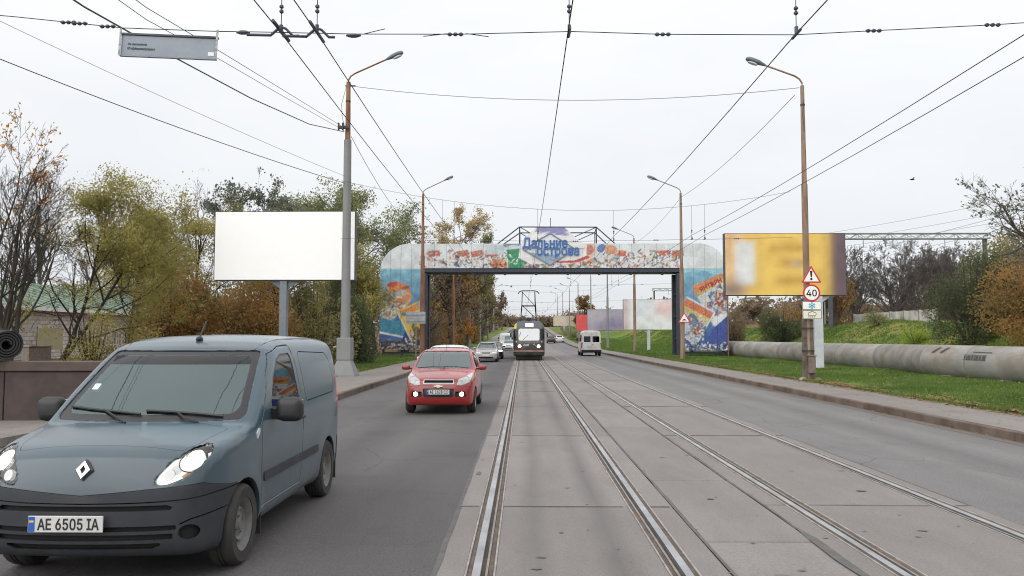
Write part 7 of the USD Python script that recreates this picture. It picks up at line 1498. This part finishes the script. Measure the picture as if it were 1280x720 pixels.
# grass: blades on the near verges, thinner with distance; fallen leaves at its edge
def blades(name, label, n, region, hgt, seed, m, taper=.012):
    rng = np.random.default_rng(seed); u0, u1, y0, y1 = region
    yv = y0 * (y1 / y0) ** rng.random(n); u = rng.uniform(u0, u1, n)
    ok = meshkit.fbm(np.stack([u * .7, yv * .7, 0 * u], -1), 3, seed) > .34; u, yv = u[ok], yv[ok]; n = len(u)
    z = ground_z(u, yv) - .01; a = rng.uniform(0, 2 * np.pi, n); h = hgt * rng.uniform(.4, 1.5, n) * (.6 + .8 * meshkit.fbm(np.stack([u * .5, yv * .5, 0 * u], -1), 2, seed + 1)); w = taper * (.6 + yv / 25)
    l = rng.normal(0, .45, (n, 2)) * h[:, None]
    v = np.stack([np.stack([u - w * np.cos(a), yv - w * np.sin(a), z], 1), np.stack([u + w * np.cos(a), yv + w * np.sin(a), z], 1), np.stack([u + l[:, 0], yv + l[:, 1], z + h], 1)], 1)
    solo(name, (v.reshape(-1, 3), np.arange(3 * n).reshape(-1, 3)), m, label, 'grass', kind='stuff')
g_mat = leafy('grass_blades', [(.1, (.062, .105, .020)), (.5, (.125, .185, .038)), (.85, (.19, .235, .060)), (1, (.29, .29, .10))], .3, .35, 1.2)
blades('verge_grass', 'bright green grass on the right verge before the pipe', 120000, (10.3, 17.0, 13, 66), .085, 301, g_mat)
blades('verge_grass', 'green grass on the bank beyond the pipe', 60000, (18, 31, 34, 150), .12, 302, g_mat, .016)
blades('verge_grass', 'green grass patch on the left verge beside the pavement', 22000, (-12.5, -7.55, 30, 63), .085, 303, g_mat)
blades('bank_grass', 'bright grass on the bank seen through the gantry', 50000, (10.3, 30, 66, 190), .13, 304, g_mat, .018)
dry = leafy('dry_leaf', [(.1, (.10, .058, .028)), (.5, (.19, .11, .048)), (.9, (.30, .19, .085)), (1, (.36, .26, .13))], .1)
def fallen(label, n, ufun, y0, y1, seed, size=.04):
    rng = np.random.default_rng(seed); y = y0 * (y1 / y0) ** rng.random(n); u = ufun(rng, n); z = np.where((u > 8.6) & (u < 10.42) | (u < -5.4) & (u > -7.6), .158, 0) ; z = np.where((u > 10.42) | (u < -7.6), ground_z(u, y) + .035, z)
    z = np.where((u > -5.2) & (u < 8.4), .008, z); zz = z + rng.uniform(.002, .014, n); C = np.stack([u, y, zz], 1)
    d = unit(np.stack([rng.normal(0, 1, n), rng.normal(0, 1, n), rng.normal(0, .18, n)], 1)); s = np.cross(d, [0, 0, 1.0]) + rng.normal(0, .15, (n, 3)); q = size * rng.uniform(.5, 1.3, n)[:, None]
    v = np.stack([C - d * q, C + s * q * .6, C + d * q, C - s * q * .6], 1); v[..., 2] = np.maximum(v[..., 2], z[:, None] + .001)
    solo('fallen_leaves', (v.reshape(-1, 3), (np.array([[0, 1, 2], [0, 2, 3]])[None] + (np.arange(n) * 4)[:, None, None]).reshape(-1, 3)), dry, label, 'leaves', kind='stuff')
fallen('fallen leaves along the grass edge of the right pavement', 7000, lambda r, n: 10.40 + r.normal(0, .16, n) + np.abs(r.normal(0, .3, n)) * (r.random(n) < .35), 11, 60, 311, .05)
fallen('scattered fallen leaves on the right pavement and gutter', 500, lambda r, n: np.where(r.random(n) < .6, r.uniform(8.62, 10.4, n), r.uniform(8.2, 8.43, n)), 10, 50, 312, .03)
fallen('fallen leaves heaped at the back of the left pavement', 1500, lambda r, n: -7.6 - np.abs(r.normal(0, .5, n)) + .1, 28, 60, 313)

fallen('scattered fallen leaves lying in the right verge grass', 1400, lambda r, n: r.uniform(10.6, 16.5, n), 12, 50, 314, .045)
def weeds(n, seed):
    rng = np.random.default_rng(seed); u = rng.uniform(10.5, 16.4, n); y = 13 * (60 / 13) ** rng.random(n); V = []
    for k in range(n):
        m = rng.integers(6, 16); a = rng.uniform(0, 2 * np.pi, m); l = rng.uniform(.07, .2, m); C = np.stack([u[k] + np.cos(a) * l * .6, y[k] + np.sin(a) * l * .6, float(ground_z(u[k], y[k])) + l * rng.uniform(.3, 1, m)], 1); V.append(C)
    solo('weeds', leaf_mesh(rng, np.vstack(V), .032), L_grn, 'broad-leaved weeds scattered in the right verge grass', 'weeds', kind='stuff')
weeds(150, 315)
